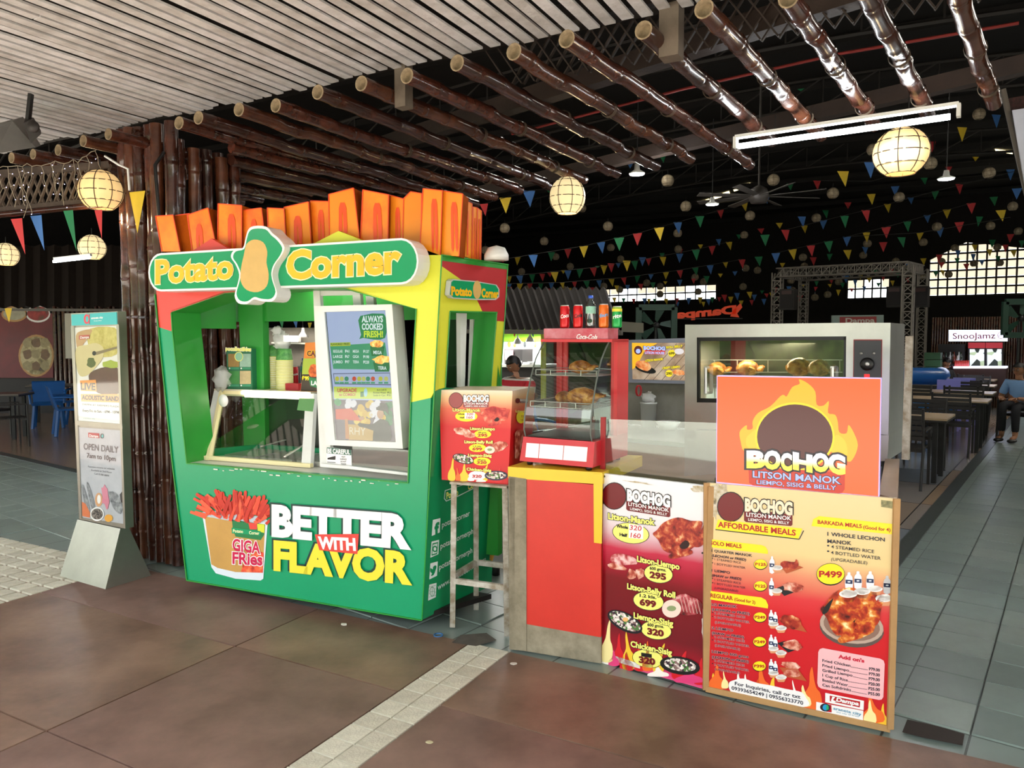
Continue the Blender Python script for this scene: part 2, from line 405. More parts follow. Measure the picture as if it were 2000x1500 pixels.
# behind the camera, unseen: hedge for reflected greenery; grey building added to darken reflections
b = B(); LEAFY = M('street_hedge_leaves', '#5f7a3a', .8, col2='#1f2c16', vs=2.5)
rh = random.Random(4)
for k in range(26): b.ball(FM(-26+k*2.1, -15+rh.uniform(-1, 1), 1.6+rh.uniform(-.3, .5)), 2.0, LEAFY, 9, 6, (1.1, .8, 1.2), lambda p: p*rh.uniform(.85, 1.15))
hg = b.build('hedge'); tag(hg, kind='stuff'); hg['label'] = 'leafy green hedge across the street behind the viewer'
b = B(); GB_ = M('added_building', '#8a8a86', .8, col2='#6a6c6c', vs=.6); b.prism([FM(-34, -20), FM(34, -20), FM(34, -26), FM(-34, -26)], (0, 0, 6.5), GB_)
for k in range(14): b.prism([FM(-32+k*4.8, -19.95, 3.4), FM(-29+k*4.8, -19.95, 3.4), FM(-29+k*4.8, -19.95, 5.4), FM(-32+k*4.8, -19.95, 5.4)], Md*-.1, M('added_building_window', '#20262a', .2))
b.prism([FM(-38, -26), FM(-38, 3), FM(-34, 3), FM(-34, -20)], (0, 0, 6.5), GB_)  # left wing added to block bright sky mirrored in the info stand
struct(b, 'building')
b = B()  # unseen left hedge, added to darken what the info stand reflects
for k in range(6): b.ball(FM(-30+rh.uniform(-1, 1), -11+k*2.0, 1.7+rh.uniform(-.3, .5)), 2.1, LEAFY, 9, 6, (.8, 1.1, 1.2), lambda p: p*rh.uniform(.85, 1.15))
hg = b.build('hedge'); tag(hg, kind='stuff'); hg['label'] = 'added leafy green hedge, out of view at the left of the street'
# ------------------------------------------------------------------ slatted canopy
ZC = 3.2
e0 = MT(atz(340, 228, ZC)); e1 = MT(atz(1340, 20, ZC)); TC = (e0[1]+e1[1])/2
SLATM = [M('slat_paint_a', '#dadce0', .7, col2='#bcbdbd', vs=9, stretch=(1, 1, 1), bump=.3, bs=50), M('slat_paint_b', '#d0d1d2', .7, col2='#adacaa', vs=7, bump=.3, bs=50), M('slat_worn', '#8d887c', .8, col2='#6c675c', vs=6, bump=.4, bs=40)]
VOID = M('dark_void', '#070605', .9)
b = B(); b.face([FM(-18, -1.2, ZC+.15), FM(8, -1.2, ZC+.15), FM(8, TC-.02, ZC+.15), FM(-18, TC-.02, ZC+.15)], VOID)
b.prism([FM(-18, -1.25, ZC+.16), FM(16, -1.25, ZC+.16), FM(16, TC+.36, ZC+.16), FM(-18, TC+.36, ZC+.16)], (0, 0, .3), DARK)
ceil = struct(b, 'ceiling')
pitch = .0935; s = -8.4; k = 0
while s < 3.1:
    zz = ZC+random.uniform(-.004, .004); a = random.uniform(-.012, .012); end = TC+random.uniform(-.05, .01)
    m = SLATM[0] if random.random() < .55 else SLATM[1]
    cuts = [-1.2, random.uniform(1.0, TC-.6), end] if random.random() < .45 else [-1.2, end]
    for p, q in zip(cuts, cuts[1:]):
        dz = random.uniform(-.003, .003); wd = .059+random.uniform(-.003, .003)
        b = B(); b.prism([FM(s-wd/2, p+.002, zz+dz+a/6), FM(s+wd/2, p+.002, zz+dz-a/6), FM(s+wd/2+a, q-.002, zz+dz), FM(s-wd/2+a, q-.002, zz+dz)], (0, 0, .012), m if not (-3.9 < s < -2.9 and q == end and len(cuts) > 2) else SLATM[1])
        b.build('slat', ceil)
    s += pitch; k += 1
for t in (.2, 1.1, 2.0, 2.85, TC-.06):
    b = B(); b.bar(FM(-8.6, t, ZC+.07), FM(3.2, t, ZC+.07), .06, .09, DARK); b.build('joist', ceil)
# ------------------------------------------------------------------ hall shell
ROOF = M('hall_roof_sheet', '#15120f', .8, var=.4); ZR = 7.3
b = B(); b.prism([FM(-26, TC-.1, ZR), FM(16, TC-.1, ZR), FM(16, 52, ZR), FM(-26, 52, ZR)], (0, 0, .1), ROOF)
roof = struct(b, 'roof')
for k in range(14):
    b = B(); t = TC+1.5+k*2.6; b.bar(FM(-26, t, ZR-.12), FM(16, t, ZR-.12), .12, .16, ROOF); b.build('purlin', roof)
b = B(); b.prism([FM(-26, TC+.3, ZC+.2), FM(16, TC+.3, ZC+.2), FM(16, TC+.34, ZC+.2), FM(-26, TC+.34, ZC+.2)], (0, 0, ZR-ZC-.2), DARK); struct(b, 'wall_front')
WD = M('hall_wall_dark', '#1c1714', .85, var=.4)
b = B(); b.prism([FM(-25, TE+1.5), FM(-25.2, TE+1.5), FM(-25.2, 52), FM(-25, 52)], (0, 0, ZR), WD); struct(b, 'wall_left')
b = B(); b.prism([FM(13, TE-.5), FM(13.2, TE-.5), FM(13.2, 52), FM(13, 52)], (0, 0, ZR), WD); struct(b, 'wall_right')
# far window wall, parallel to the hall
fw = aty(1900, 600, 30); WP = Plane((fw.x, fw.y, 0), Hd)
TW = HT(fw)[1]
b = B(); zs0 = WP.hit(1900, 578).z
FH0 = lambda u, v: HT(WP.hit(u, v))
def wallseg(b, s0, s1, z0, z1, m): b.prism([FH(s0, TW, z0), FH(s1, TW, z0), FH(s1, TW+.15, z0), FH(s0, TW+.15, z0)], (0, 0, z1-z0), m)
sR0 = FH0(1815, 540)[0]; sR1 = FH0(2090, 540)[0]; sM0 = FH0(1655, 565)[0]; sM1 = FH0(1738, 565)[0]; sL0 = FH0(1175, 570)[0]; sL1 = FH0(1400, 570)[0]
zT = WP.hit(1900, 505).z; zB = WP.hit(1900, 577).z; zMT = WP.hit(1700, 545).z; zMB = WP.hit(1700, 583).z; zLT = WP.hit(1290, 560).z; zLB = WP.hit(1290, 588).z
wallseg(b, -40, sL0, 0, ZR, WD); wallseg(b, sL1, sM0, 0, ZR, WD); wallseg(b, sM1, sR0, 0, ZR, WD); wallseg(b, sR1, 30, 0, ZR, WD)
wallseg(b, sL0, sL1, 0, zLB, WD); wallseg(b, sL0, sL1, zLT, ZR, WD); wallseg(b, sM0, sM1, 0, zMB, WD); wallseg(b, sM0, sM1, zMT, ZR, WD)
wallseg(b, sR0, sR1, 0, zB, WD); wallseg(b, sR0, sR1, zT+1.0, ZR, WD)
wb = struct(b, 'wall_back')
# gable infill above the right window: two slopes rising to a peak
pk = FH0(1888, 470)[0]; zp = WP.hit(1888, 474).z
b = B()
for A in ((sR0, zT, pk, zp), (sR1, zT, pk, zp)):
    pts = [FH(A[0], TW-.25, A[1]), FH(A[2], TW-.25, A[3]), FH(A[2], TW-.25, ZR-.3), FH(A[0], TW-.25, ZR-.3)]; b.prism(pts, Hd*.1, WD)
b.build('gable_infill', wb)
FRM = M('window_bar_dark', '#2a2622', .7); PANE = M('daylit_panel', '#fff0d2', .6, emit=.55)
def window(name, s0, s1, z0, z1, cw, rh, slope=0):
    f = thing(name, None, None, FH((s0+s1)/2, TW, z0)); f['kind'] = 'structure'
    nc = max(1, round((s1-s0)/cw)); nr = max(1, round((z1-z0)/rh))
    for i in range(nc):
        for j in range(nr):
            if (i*7+j*5+i*j) % 7 < 2 and name != 'window_1': continue
            a = s0+(s1-s0)*i/nc; c = a+(s1-s0)/nc; p = z0+(z1-z0)*j/nr; q = p+(z1-z0)/nr
            b = B(); b.face([FH(a+.03, TW-.02, p+.05), FH(c-.03, TW-.02, p+.05), FH(c-.03, TW-.02, q-.03), FH(a+.03, TW-.02, q-.03)], PANE); b.build('pane', f)
    b = B()
    for i in range(nc+1): s = s0+(s1-s0)*i/nc; b.box(FH(s, TW-.06, (z0+z1)/2), .05, .05, z1-z0, FRM)
    for j in range(nr+1): z = z0+(z1-z0)*j/nr; b.bar(FH(s0, TW-.08, z), FH(s1, TW-.08, z), .08, .07, FRM)
    b.build('window_frame', f); return f
w1 = window('window_1', sR0, sR1, zB, zT+.9, .33, .36)
window('window_2', sM0, sM1, zMB, zMT, .36, .36)
window('window_3', sL0, sL1, zLB, zLT, .55, .4)
# skylight strips lying in the roof
SKY = M('skylight_panel', '#ffe9ab', .6, emit=2.2)
for k, (pts) in enumerate([((1431, 368), (1465, 357), (1468, 363), (1434, 374)), ((1393, 383), (1424, 373), (1426, 379), (1396, 389)), ((1355, 398), (1385, 388), (1386, 391), (1356, 401)),
    ((1218, 455), (1243, 447), (1246, 453), (1222, 459)), ((1193, 465), (1208, 460), (1210, 465), (1196, 468)), ((1362, 504), (1380, 497), (1381, 502), (1364, 508)), ((1382, 497), (1403, 491), (1404, 495), (1384, 501)),
    ((1542, 445), (1587, 431), (1588, 434), (1543, 448)), ((1627, 483), (1650, 477), (1651, 481), (1628, 487)), ((1660, 476), (1677, 470), (1678, 474), (1661, 480)), ((1722, 508), (1741, 504), (1742, 508), (1723, 512)), ((1494, 525), (1513, 520), (1514, 524), (1496, 529)),
    ((1943, 291), (1976, 295), (1978, 301), (1945, 296)), ((1979, 387), (2003, 388), (2003, 393), (1981, 391)), ((1085, 482), (1100, 477), (1101, 480), (1086, 485))]):
    b = B(); b.face([atz(u, v, ZR-.02) if v < 640 else None for u, v in pts], SKY); b.build('skylight', roof)
# roof trusses, curved lattice girders across the hall
def truss(s0, s1, t, z, rise, depth, name='roof_truss', lab=''):
    tr = thing(name, lab, 'truss', FM(s0, t, z)); n = 26
    TRM = M('truss_steel', '#2b2825', .7)
    top = [FM(s0+(s1-s0)*i/n, t, z+rise*math.sin(math.pi*i/n)+depth) for i in range(n+1)]; bot = [p-Vector((0, 0, depth)) for p in top]
    b = B(); b.tube(top, .035, TRM, 4, smooth=False); b.build('top_chord', tr); b = B(); b.tube(bot, .035, TRM, 4, smooth=False); b.build('bottom_chord', tr)
    b = B()
    for i in range(n): b.bar(bot[i], top[i+1], .025, .025, TRM); b.bar(top[i], bot[i], .025, .025, TRM)
    b.build('web', tr); return tr
truss(-16, 12, TC+4.5, 4.6, 1.2, .6, lab='nearest dark curved lattice truss under the black hall roof')
truss(-16, 12, TC+9, 5.0, 1.2, .6, lab='second dark curved lattice truss under the black hall roof')
truss(-16, 12, TC+14, 5.3, 1.3, .6, lab='third dark curved lattice truss, behind the ceiling fan')
truss(-16, 12, TC+20, 5.3, 1.3, .6, lab='farthest dark curved lattice truss, before the bright far windows')
# lattice screen above the bamboo ends
LAT = M('lattice_wood', '#3a2f27', .7, var=.4)
scr = thing('lattice_screen', 'dark diamond lattice screen behind the upper bamboo poles', 'lattice', FM(-1, TC+.42, ZC))
b = B(); s = -2.2
while s < 3.4:
    for d in (-1, 1): b.bar(FM(s, TC+.42+.012*d, ZC-.05), FM(s+.42*d, TC+.42+.012*d, ZC+.55), .022, .008, LAT)
    s += .085
o = b.build('lattice_strips', scr); o['kind'] = 'stuff'
# timber beam under the roof and hanging posts
TIM = M('brown_timber', '#3a2c24', .7, var=.45, vs=3, bump=.2)
for (a, c, z, lab) in (((1250, 122), (1560, 22), 3.28, 'brown timber beam crossing above the glossy bamboo poles'), ((1300, 290), (1900, 150), 3.5, 'dark timber beam behind the long white tube lamp')):
    p, q = atz(*a, z), atz(*c, z); d = (q-p).normalized(); b = B(); b.bar(p-d*4.2, q+d*2.5, .1, .12, TIM); tag(b.build('timber_beam'), lab, 'beam')
for (u, v0, v1, sx, lab) in ((1315, 15, 108, 38, 'short square timber post hanging by the bamboo at the canopy edge'), (787, 155, 208, 25, 'short square timber post hanging behind the bamboo poles over the sign')):
    p = atz(u, v1, 2.98); wv = sx/FPX*p.y; b = B(); b.box((p.x, p.y+wv/2, (2.98+3.5)/2), wv, wv, .52, M('grey_timber', '#6b6053', .8, var=.4), X=Mm, Y=Md); tag(b.build('timber_post'), lab, 'post')
rp = [atz(u, v, 3.9) for u, v in ((1000, 262), (1330, 175), (1640, 105), (1990, 45))]
b = B(); b.tube(rp, .013, M('red_pipe', '#7a1d15', .7), 6); tag(b.build('sprinkler_pipe'), 'thin red pipe running above the bamboo poles', 'pipe')
# ------------------------------------------------------------------ bamboo
BAM = [M('bamboo_brown_a', '#5a2f22', .22, col2='#32180f', vs=5, coat=.35, bump=.08, bs=12, stretch=(3, 3, 3)), M('bamboo_brown_b', '#4a271c', .25, col2='#2a150e', vs=6, coat=.3, bump=.08, bs=12), M('bamboo_brown_c', '#643a26', .25, col2='#3a1e13', vs=4, coat=.3, bump=.08, bs=12)]
BRIM = M('bamboo_cut_end', '#a08e70', .8, var=.5, vs=30); TIE = M('tie_wire', '#4c4032', .7)
def bamboo(name, p, q, r, par=None, seed=0, hollow=True, lab=None, group=None, step=.3, wob=.007, mats=BAM, ties=()):
    rd = random.Random(seed); p, q = Vector(p), Vector(q); d = q-p; L = d.length; d.normalize(); x, y = perp(d)
    pts, R = [], []; t = 0; m = mats[seed % len(mats)]; off = Vector((0, 0, 0)); nxt = rd.uniform(.3, 1)*step
    def add(t, k): pts.append(p+d*t+off); R.append(r*k)
    add(0, 1)
    while t < L:
        t2 = min(nxt, L)
        for f in (.3, .7): add(t+(t2-t)*f, .97)
        if t2 < L-.03:
            add(t2-.02, 1.0); add(t2-.006, 1.09); add(t2+.003, .98); add(t2+.012, 1.05); off = x*rd.uniform(-wob, wob)+y*rd.uniform(-wob, wob)
        t = t2; nxt = t+step*rd.uniform(.75, 1.2)
    add(L, 1)
    b = B(); b.tube(pts, R, m, 14, cap=not hollow)
    if par is None:
        o = b.build(name, origin=p); tag(o, lab, 'bamboo pole', group); root = o
    else: o = b.build(name, par); root = par
    if hollow:
        b = B(); c = pts[0]; e = -d
        b.lathe(c, [(R[0]*1.0, 0), (R[0]*.99, .004), (R[0]*.84, .004), (R[0]*.82, -.05), (R[0]*.4, -.06), (.0005, -.06)], BRIM, 14, axis=e); b.build('cut_end', o)
    for tt in ties:
        b = B(); c = p+d*tt
        for dd in (-.012, .0, .012): b.lathe(c+d*dd, [(r*1.13, -.004), (r*1.2, 0), (r*1.13, .004)], TIE, 14, axis=d)
        b.build('binding_wire', o)
    return o
ZBm = 3.06
beams = [((350, 240), (905, 405), 'first bamboo pole, starting against the bundled column'), ((388, 230), (930, 398), 'second bamboo pole right of the column top'),
 ((467, 214), (965, 385), 'third bamboo pole right of the column top'), ((539, 206), (1017, 371), 'fourth bamboo pole right of the column top'), ((621, 180), (1077, 364), 'brown bamboo pole above the middle of the kiosk sign'),
 ((706, 163), (1140, 350), 'brown bamboo pole left of the short grey post'), ((795, 148), (1206, 340), 'brown bamboo pole crossing the short grey post'), ((893, 123), (1280, 325), 'brown bamboo pole holding the cord of the middle lit lantern'),
 ((1004, 101), (1349, 310), 'glossy bamboo pole, second right of the middle lantern cord'), ((1107, 76), (1430, 297), 'glossy bamboo pole ending left of the long tube lamp'), ((1257, 59), (1482, 254), 'glossy bamboo pole beside the hanging square timber post'),
 ((1375, 17), (1580, 238), 'glossy bamboo pole over the left half of the tube lamp'), ((1540, -4), (1693, 217), 'glossy bamboo pole over the middle of the tube lamp'), ((1690, -20), (1802, 200), 'thick glossy bamboo pole above the large right lantern'), ((1868, -25), (1932, 180), 'rightmost glossy bamboo pole, past the tube lamp')]
for k, (a, c, lab) in enumerate(beams):
    p, q = atz(*a, ZBm), atz(*c, ZBm); r = .043
    if k >= 9: q = q+(q-p)*.18
    bamboo('bamboo_pole', p, q, r, seed=k, lab=lab, ties=(((q-p).length*.42), ((q-p).length*.8)), wob=.009)
for k, (a, r) in enumerate((((23, 308), .042), ((65, 301), .04), ((114, 293), .042), ((163, 275), .042), ((212, 262), .04))):
    p = atz(*a, 3.04); bamboo('bamboo_pole', p, p+dirv(30)[1]*2.2, r, seed=20+k, lab=('leftmost short bamboo pole under the slatted canopy', 'second short bamboo pole from the left edge', 'third short bamboo pole from the left, above the lattice rail', 'fourth short bamboo pole from the left, above the lattice rail', 'short bamboo pole ending at the left of the bundled column')[k])
for k in range(4):
    p = atz(452, 288+25*k, 3.0-.03*k); bamboo('bamboo_pole', p, p+dirv(32)[1]*2.4, .04, seed=30+k, hollow=False, lab='dark bamboo pole in the shade behind the orange fry shapes', group='dark bamboo poles behind the fry shapes')
# bundled bamboo column
cp = atz(335, 228, ZC); colm = thing('column', None, None, (cp.x, cp.y, 0)); colm['kind'] = 'structure'
cg = Vector((cp.x, cp.y, 0)); rd = random.Random(3); r = .047
CM, CD = dirv(28.5)
pos = [cg-CM*(.045+.094*i)+CD*rd.uniform(-.015, .02) for i in range(6)]+[cg+CD*(.05+.094*i)+CM*(rd.uniform(-.02, .01)-.03) for i in range(6)]+[cg-CM*.5+CD*(.1+.1*i) for i in range(4)]+[cg-CM*(.05+.1*i)+CD*.56 for i in range(5)]
for i, p in enumerate(pos):
    h = 3.17 if i < 6 else 3.0+rd.uniform(-.05, .1)
    bamboo('bamboo_pole', p, p+Vector((rd.uniform(-.04, .04), rd.uniform(-.02, .02), h)), r*rd.uniform(.9, 1.08), par=colm, seed=i+40, hollow=False, step=.36, wob=.005)
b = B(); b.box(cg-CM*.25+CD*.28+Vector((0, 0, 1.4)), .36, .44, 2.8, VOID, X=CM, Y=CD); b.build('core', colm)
p = cg-CM*.03-CD*.075+Vector((0, 0, 2.95)); b = B(); b.tube([p+CD*.03, p+Vector((-.03, -.02, -.1)), p+Vector((-.01, -.02, -.5)), p+Vector((.03, -.01, -1.0))], .012, BLACK, 6)
tag(b.build('electric_cable'), 'black cable running down the front of the bundled bamboo column', 'cable')
# ================================================================== POTATO KIOSK
KA, KB = atz(365.5, 1132.7, .07), atz(824, 1211, .07); KF = vplane(KA, KB); KN = KF.n; KX = (KB-KA).normalized(); KD = -KN
kT = KF.hit(863, 498); kTb = atz(992, 517, kT.z)
KS = Plane(KB, (kT-KB).cross(kTb-KB)); SN = KS.n
kiosk = thing('food_kiosk', 'bright green fries kiosk with a long capsule sign and orange fry shapes on top', 'kiosk', (KA.x, KA.y, 0))
def kf(pts, m, name='front_panel', off=0, th=.035, lab=None):
    b = B(); b.prism([KF.hit(u, v, off) for u, v in pts], -KN*th, m); o = b.build(name, kiosk)
    if lab: o['label'] = lab
    return o
kf([(365.5, 1132.7), (824, 1211), (836, 945), (797, 941), (365, 905), (337, 903)], KGREEN, lab='green lower front panel with large lettering')
kf([(337, 903), (365, 905), (335, 647), (310.5, 639)], KGREEN, 'front_post')
kf([(310.5, 639), (335, 647), (333, 610), (440, 572), (560, 563), (560, 500), (302, 525)], KRED, 'header_panel', lab='red left part of the header')
kf([(560, 500), (863, 498), (850.6, 761), (841.6, 777), (802, 786), (813, 603), (674, 563), (560, 563)], KYEL, 'header_panel', lab='yellow right part of the header')
kf([(802, 786), (841.6, 777), (836, 945), (797, 941)], KGREEN, 'front_post')
kf([(413, 466), (368, 495), (462, 495)], KRED, 'gable_tip', -.01); kf([(661, 451), (600, 482), (600, 505), (735, 505), (735, 480)], KYEL, 'gable_tip', -.01)
# bright green edging of the front
b = B()
def strip(b, pl, pts, w, m, off=.002, th=.006):
    for (p, q) in zip(pts, pts[1:]):
        a, c = pl.hit(*p, off), pl.hit(*q, off); b.bar(a, c, w, th, m)
for pts in ([(303, 575), (337, 903), (365.5, 1132.7), (824, 1211), (863, 498)],): strip(b, KF, pts, .018, KLEAF)
strip(b, KF, [(335, 611), (337, 647), (365, 905), (797, 943), (802, 786), (813, 603)], .014, KLEAF)
b.build('edge_trim', kiosk)
b = B(); W_ = M('bare_trim_wood', '#e6e2d6', .6)
rd = random.Random(5)
for k in range(26):
    u = 420+k*14+rd.uniform(-5, 5); v = 905+(u-365)*.0845+4+rd.uniform(-3, 5); a = KF.hit(u, v, .0065); b.box(a, rd.uniform(.01, .04), .004, rd.uniform(.003, .007), W_, X=KX, Y=KN)
tag(b.build('chipped_paint', kiosk), kind='stuff')
# reveals of the big opening
def reveal(pl, n, pts, dep, m, name, par):
    b = B()
    for p, q in zip(pts, pts[1:]):
        a, c = pl.hit(*p), pl.hit(*q); b.hexa([a, c, c-n*dep, a-n*dep], [x+Vector((0, 0, .012)) for x in (a, c, c-n*dep, a-n*dep)], m)
    return b.build(name, par)
reveal(KF, KN, [(365, 905), (337, 647), (335, 610), (440, 573), (480, 570), (560, 565), (674, 565)], .24, KLEAF, 'opening_reveal', kiosk)
reveal(KF, KN, [(674, 565), (812, 604), (801, 786), (796, 941)], .05, KLEAF, 'opening_reveal', kiosk)
# side wall
def ks(pts, m, name='side_panel', off=0, th=.03, lab=None):
    b = B(); b.prism([KS.hit(u, v, off) for u, v in pts], -SN*th, m); o = b.build(name, kiosk)
    if lab: o['label'] = lab
    return o
SB = atz(958, 1144, .07); sbx = proj(KS.hit(*proj(SB)))
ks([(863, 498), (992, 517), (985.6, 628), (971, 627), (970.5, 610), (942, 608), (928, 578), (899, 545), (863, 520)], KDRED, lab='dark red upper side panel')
ks([(863, 520), (899, 545), (928, 578), (942, 608), (879, 608), (870, 757), (850.6, 764)], KYEL, lab='yellow curved side panel')
ks([(971, 627), (985.6, 628), (976, 765), (958, 765)], KYEL, 'side_post')
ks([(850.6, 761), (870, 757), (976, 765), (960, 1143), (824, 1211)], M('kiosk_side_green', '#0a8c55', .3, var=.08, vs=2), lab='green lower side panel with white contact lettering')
reveal(KS, SN, [(870, 757), (879, 608), (970.5, 610), (958, 765)], .16, KLEAF, 'opening_reveal', kiosk)
b = B()
for pts in ([(863, 498), (992, 517), (985.6, 628), (976, 765)], [(870, 757), (879, 608), (970.5, 610), (958, 765)]): strip(b, KS, pts, .012, KLEAF)
b.build('edge_trim', kiosk)
# body behind: roof, back and left posts, counter base
kdep = (kTb-kT).length
def kp(x, d, z): return Vector((KA.x, KA.y, 0))+KX*x+KD*d+Vector((0, 0, z))
KW = (KB-KA).length
tl = KF.hit(302, 525); tlx = (tl-KA).dot(KX); trx = (kT-KA).dot(KX)
b = B(); b.prism([kp(tlx, .0, kT.z-.03), kp(trx, .0, kT.z-.03), kTb+Vector((0, 0, -.03)), kp(tlx+.15, kdep, kT.z-.03)], (0, 0, .03), KLEAF); b.build('roof', kiosk)
for (x0, x1, d, nm) in ((tlx+.18, tlx+.4, kdep-.1, 'rear_post'), (trx-.1, trx+.06, kdep-.05, 'rear_post')):
    b = B(); b.prism([kp(x0+.04, d, .3), kp(x1, d, .3), kp(x1, d, kT.z-.03), kp(x0, d, kT.z-.03)], KD*.06, KLEAF); b.build(nm, kiosk)
b = B(); b.prism([kp(tlx+.1, kdep-.08, kT.z-.33), kp(trx, kdep-.08, kT.z-.33), kp(trx, kdep-.08, kT.z-.03), kp(tlx+.1, kdep-.08, kT.z-.03)], KD*.05, KLEAF); b.build('rear_header', kiosk)
b = B(); b.prism([kp(.1, kdep-.1, .07), kp(KW-.05, kdep-.1, .07), kp(KW, kdep-.1, .9), kp(.1, kdep-.1, .9)], KD*.03, KGREEN); b.build('rear_panel', kiosk)
b = B(); b.prism([kp(.02, .03, .07), kp(.25, kdep-.1, .07), kp(.25-.1, kdep-.1, .9), kp(-.1, .03, .9)], -KX*.03, KGREEN); b.build('side_panel', kiosk)
b = B(); b.prism([kp(.02, .02, .06), kp(KW-.02, .02, .06), kp(KW+.2, kdep-.15, .06), kp(.2, kdep-.15, .06)], (0, 0, .03), DARK); b.build('base', kiosk)
for x, d in ((.15, .2), (KW-.2, .2), (.4, 1.1), (KW-.05, 1.1)):
    b = B(); b.lathe(kp(x, d, 0), [(.0, 0), (.03, 0), (.03, .07), (0, .07)], BLACK, 10); b.build('caster', kiosk)
# left side opening header and post (seen from inside)
b = B(); b.prism([kp(tlx+.02, .2, kT.z-.38), kp(tlx+.14, kdep-.1, kT.z-.38), kp(tlx+.14, kdep-.1, kT.z-.03), kp(tlx+.02, .2, kT.z-.03)], KX*.02, KLEAF); b.build('side_header', kiosk)
# steel counter
zs = KF.hit(580, 924).z; SILL = M('counter_steel', '#cfcdc6', .4, .15, var=.1, vs=3)
b = B(); b.prism([KF.hit(365, 905, -.004)*1, KF.hit(797, 941, -.004), KF.hit(797, 941)+KD*.62, KF.hit(365, 905)+KD*.62], (0, 0, -.025), SILL)
b.v = [Vector((p.x, p.y, zs if i < 4 else zs-.03)) for i, p in enumerate(b.v)]; b.build('counter_top', kiosk)
# fries standing on the roof
FRO = [grad('fry_face_a', [(1.9, '#f25a1a'), (2.05, '#f59b1f'), (2.6, '#f2861c')], .35, var=.5, vs=6), M('fry_face_b', '#f4951f', .35, col2='#ef6a1d', vs=5), M('fry_face_c', '#f5a02a', .35, col2='#f28021', vs=4)]
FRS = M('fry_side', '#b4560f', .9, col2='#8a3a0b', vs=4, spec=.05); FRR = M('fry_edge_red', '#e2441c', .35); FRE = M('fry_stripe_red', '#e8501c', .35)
T5 = lambda p: (280+p[0]*.36, 340+p[1]*.36)
fries = [([(65, 228), (160, 222), (200, 420), (100, 420)], 2, 0), ([(170, 225), (250, 214), (268, 420), (200, 420)], 3, .03), ([(238, 222), (350, 183), (400, 420), (265, 420)], 1, -.02), ([(405, 160), (533, 170), (533, 420), (402, 420)], 1, 0),
 ([(540, 197), (640, 183), (668, 420), (540, 420)], 1, .02), ([(672, 183), (762, 188), (775, 400), (680, 400)], 2, -.02), ([(762, 180), (895, 150), (912, 400), (778, 400)], 0, .0), ([(905, 145), (1005, 148), (1020, 400), (895, 400)], 1, .03),
 ([(1005, 110), (1140, 75), (1178, 400), (1010, 400)], 0, -.01), ([(1190, 85), (1330, 112), (1325, 400), (1175, 400)], 1, .0), ([(1330, 112), (1412, 135), (1405, 400), (1325, 400)], 0, .04), ([(1412, 132), (1450, 95), (1510, 105), (1505, 400), (1405, 400)], 0, .03), ([(1517, 78), (1622, 90), (1610, 440), (1500, 400)], 0, -.05), ([(1622, 90), (1733, 107), (1712, 446), (1606, 440)], 0, -.03)]
for k, (pts, mi, off) in enumerate(fries):
    m = (FRO[0], FRO[1], FRO[2], FRS)[mi]; b = B(); q = [KF.hit(*T5(p), -.10-off) for p in pts]; ext = KD*.13-KX*.03
    n = len(q); b.face(q, m); b.face([p+ext for p in q[::-1]], m)
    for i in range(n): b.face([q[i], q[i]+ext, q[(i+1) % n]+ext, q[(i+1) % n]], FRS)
    o = b.build('fry', kiosk)
    # red edge lines and the long U-shaped stripe
    sh = Sheet(KF, -.098-off, .001).crop(280, 340, .36)
    lo = [pts[0]] + list(pts[1:]); sh.line([pts[-1], pts[0]] + list(pts[1:-1]), 5, FRR)
    if mi != 2 and len(pts) == 4 and mi != 3:
        a, c = pts[0], pts[1]; w = (c[0]-a[0]); cx = (a[0]+c[0])/2+8; top = max(a[1], c[1])+45
        sh.poly(smooth_loop([(cx-w*.12, 400), (cx-w*.15, top+30), (cx, top), (cx+w*.15, top+30), (cx+w*.2, 400), (cx+w*.08, 400), (cx+w*.02, top+70), (cx-w*.02, top+70), (cx+w*.0, 400)], 2), FRE, 1)
    sh.build('fry_stripe', o)
sideline = [(1735, 140, 1785, 160, 440, 460), (1788, 178, 1812, 182, 455, 465), (1812, 184, 1836, 200, 462, 475)]
for x0, y0, x1, y1, z0, z1 in sideline:
    b = B(); q = [KS.hit(*T5(p), -.02) for p in ((x0, y0), (x1, y1), (x1-4, z1), (x0-14, z0))]; b.prism(q, -SN*.1, FRO[0]); o = b.build('fry', kiosk)
    sh = Sheet(KS, -.018, .001).crop(280, 340, .36)
    xm = (x0+x1)/2; sh.poly([(xm-5, z0), (xm-2, y0+60), (xm+4, y0+60), (xm+3, z0)], FRE, 1); sh.line([(x0, z0), (x0+2, y0), (x1, y1), (x1-4, z1)], 3, FRR); sh.build('fry_stripe', o)
# round lamp drum on the roof corner
c = atz(955, 505, kT.z); b = B(); b.lathe(c+KD*.1+Vector((0, 0, .0)), [(0, 0), (.07, 0), (.07, .03), (.05, .07), (0, .085)], WHITE, 16); b.build('vent_cap', kiosk)
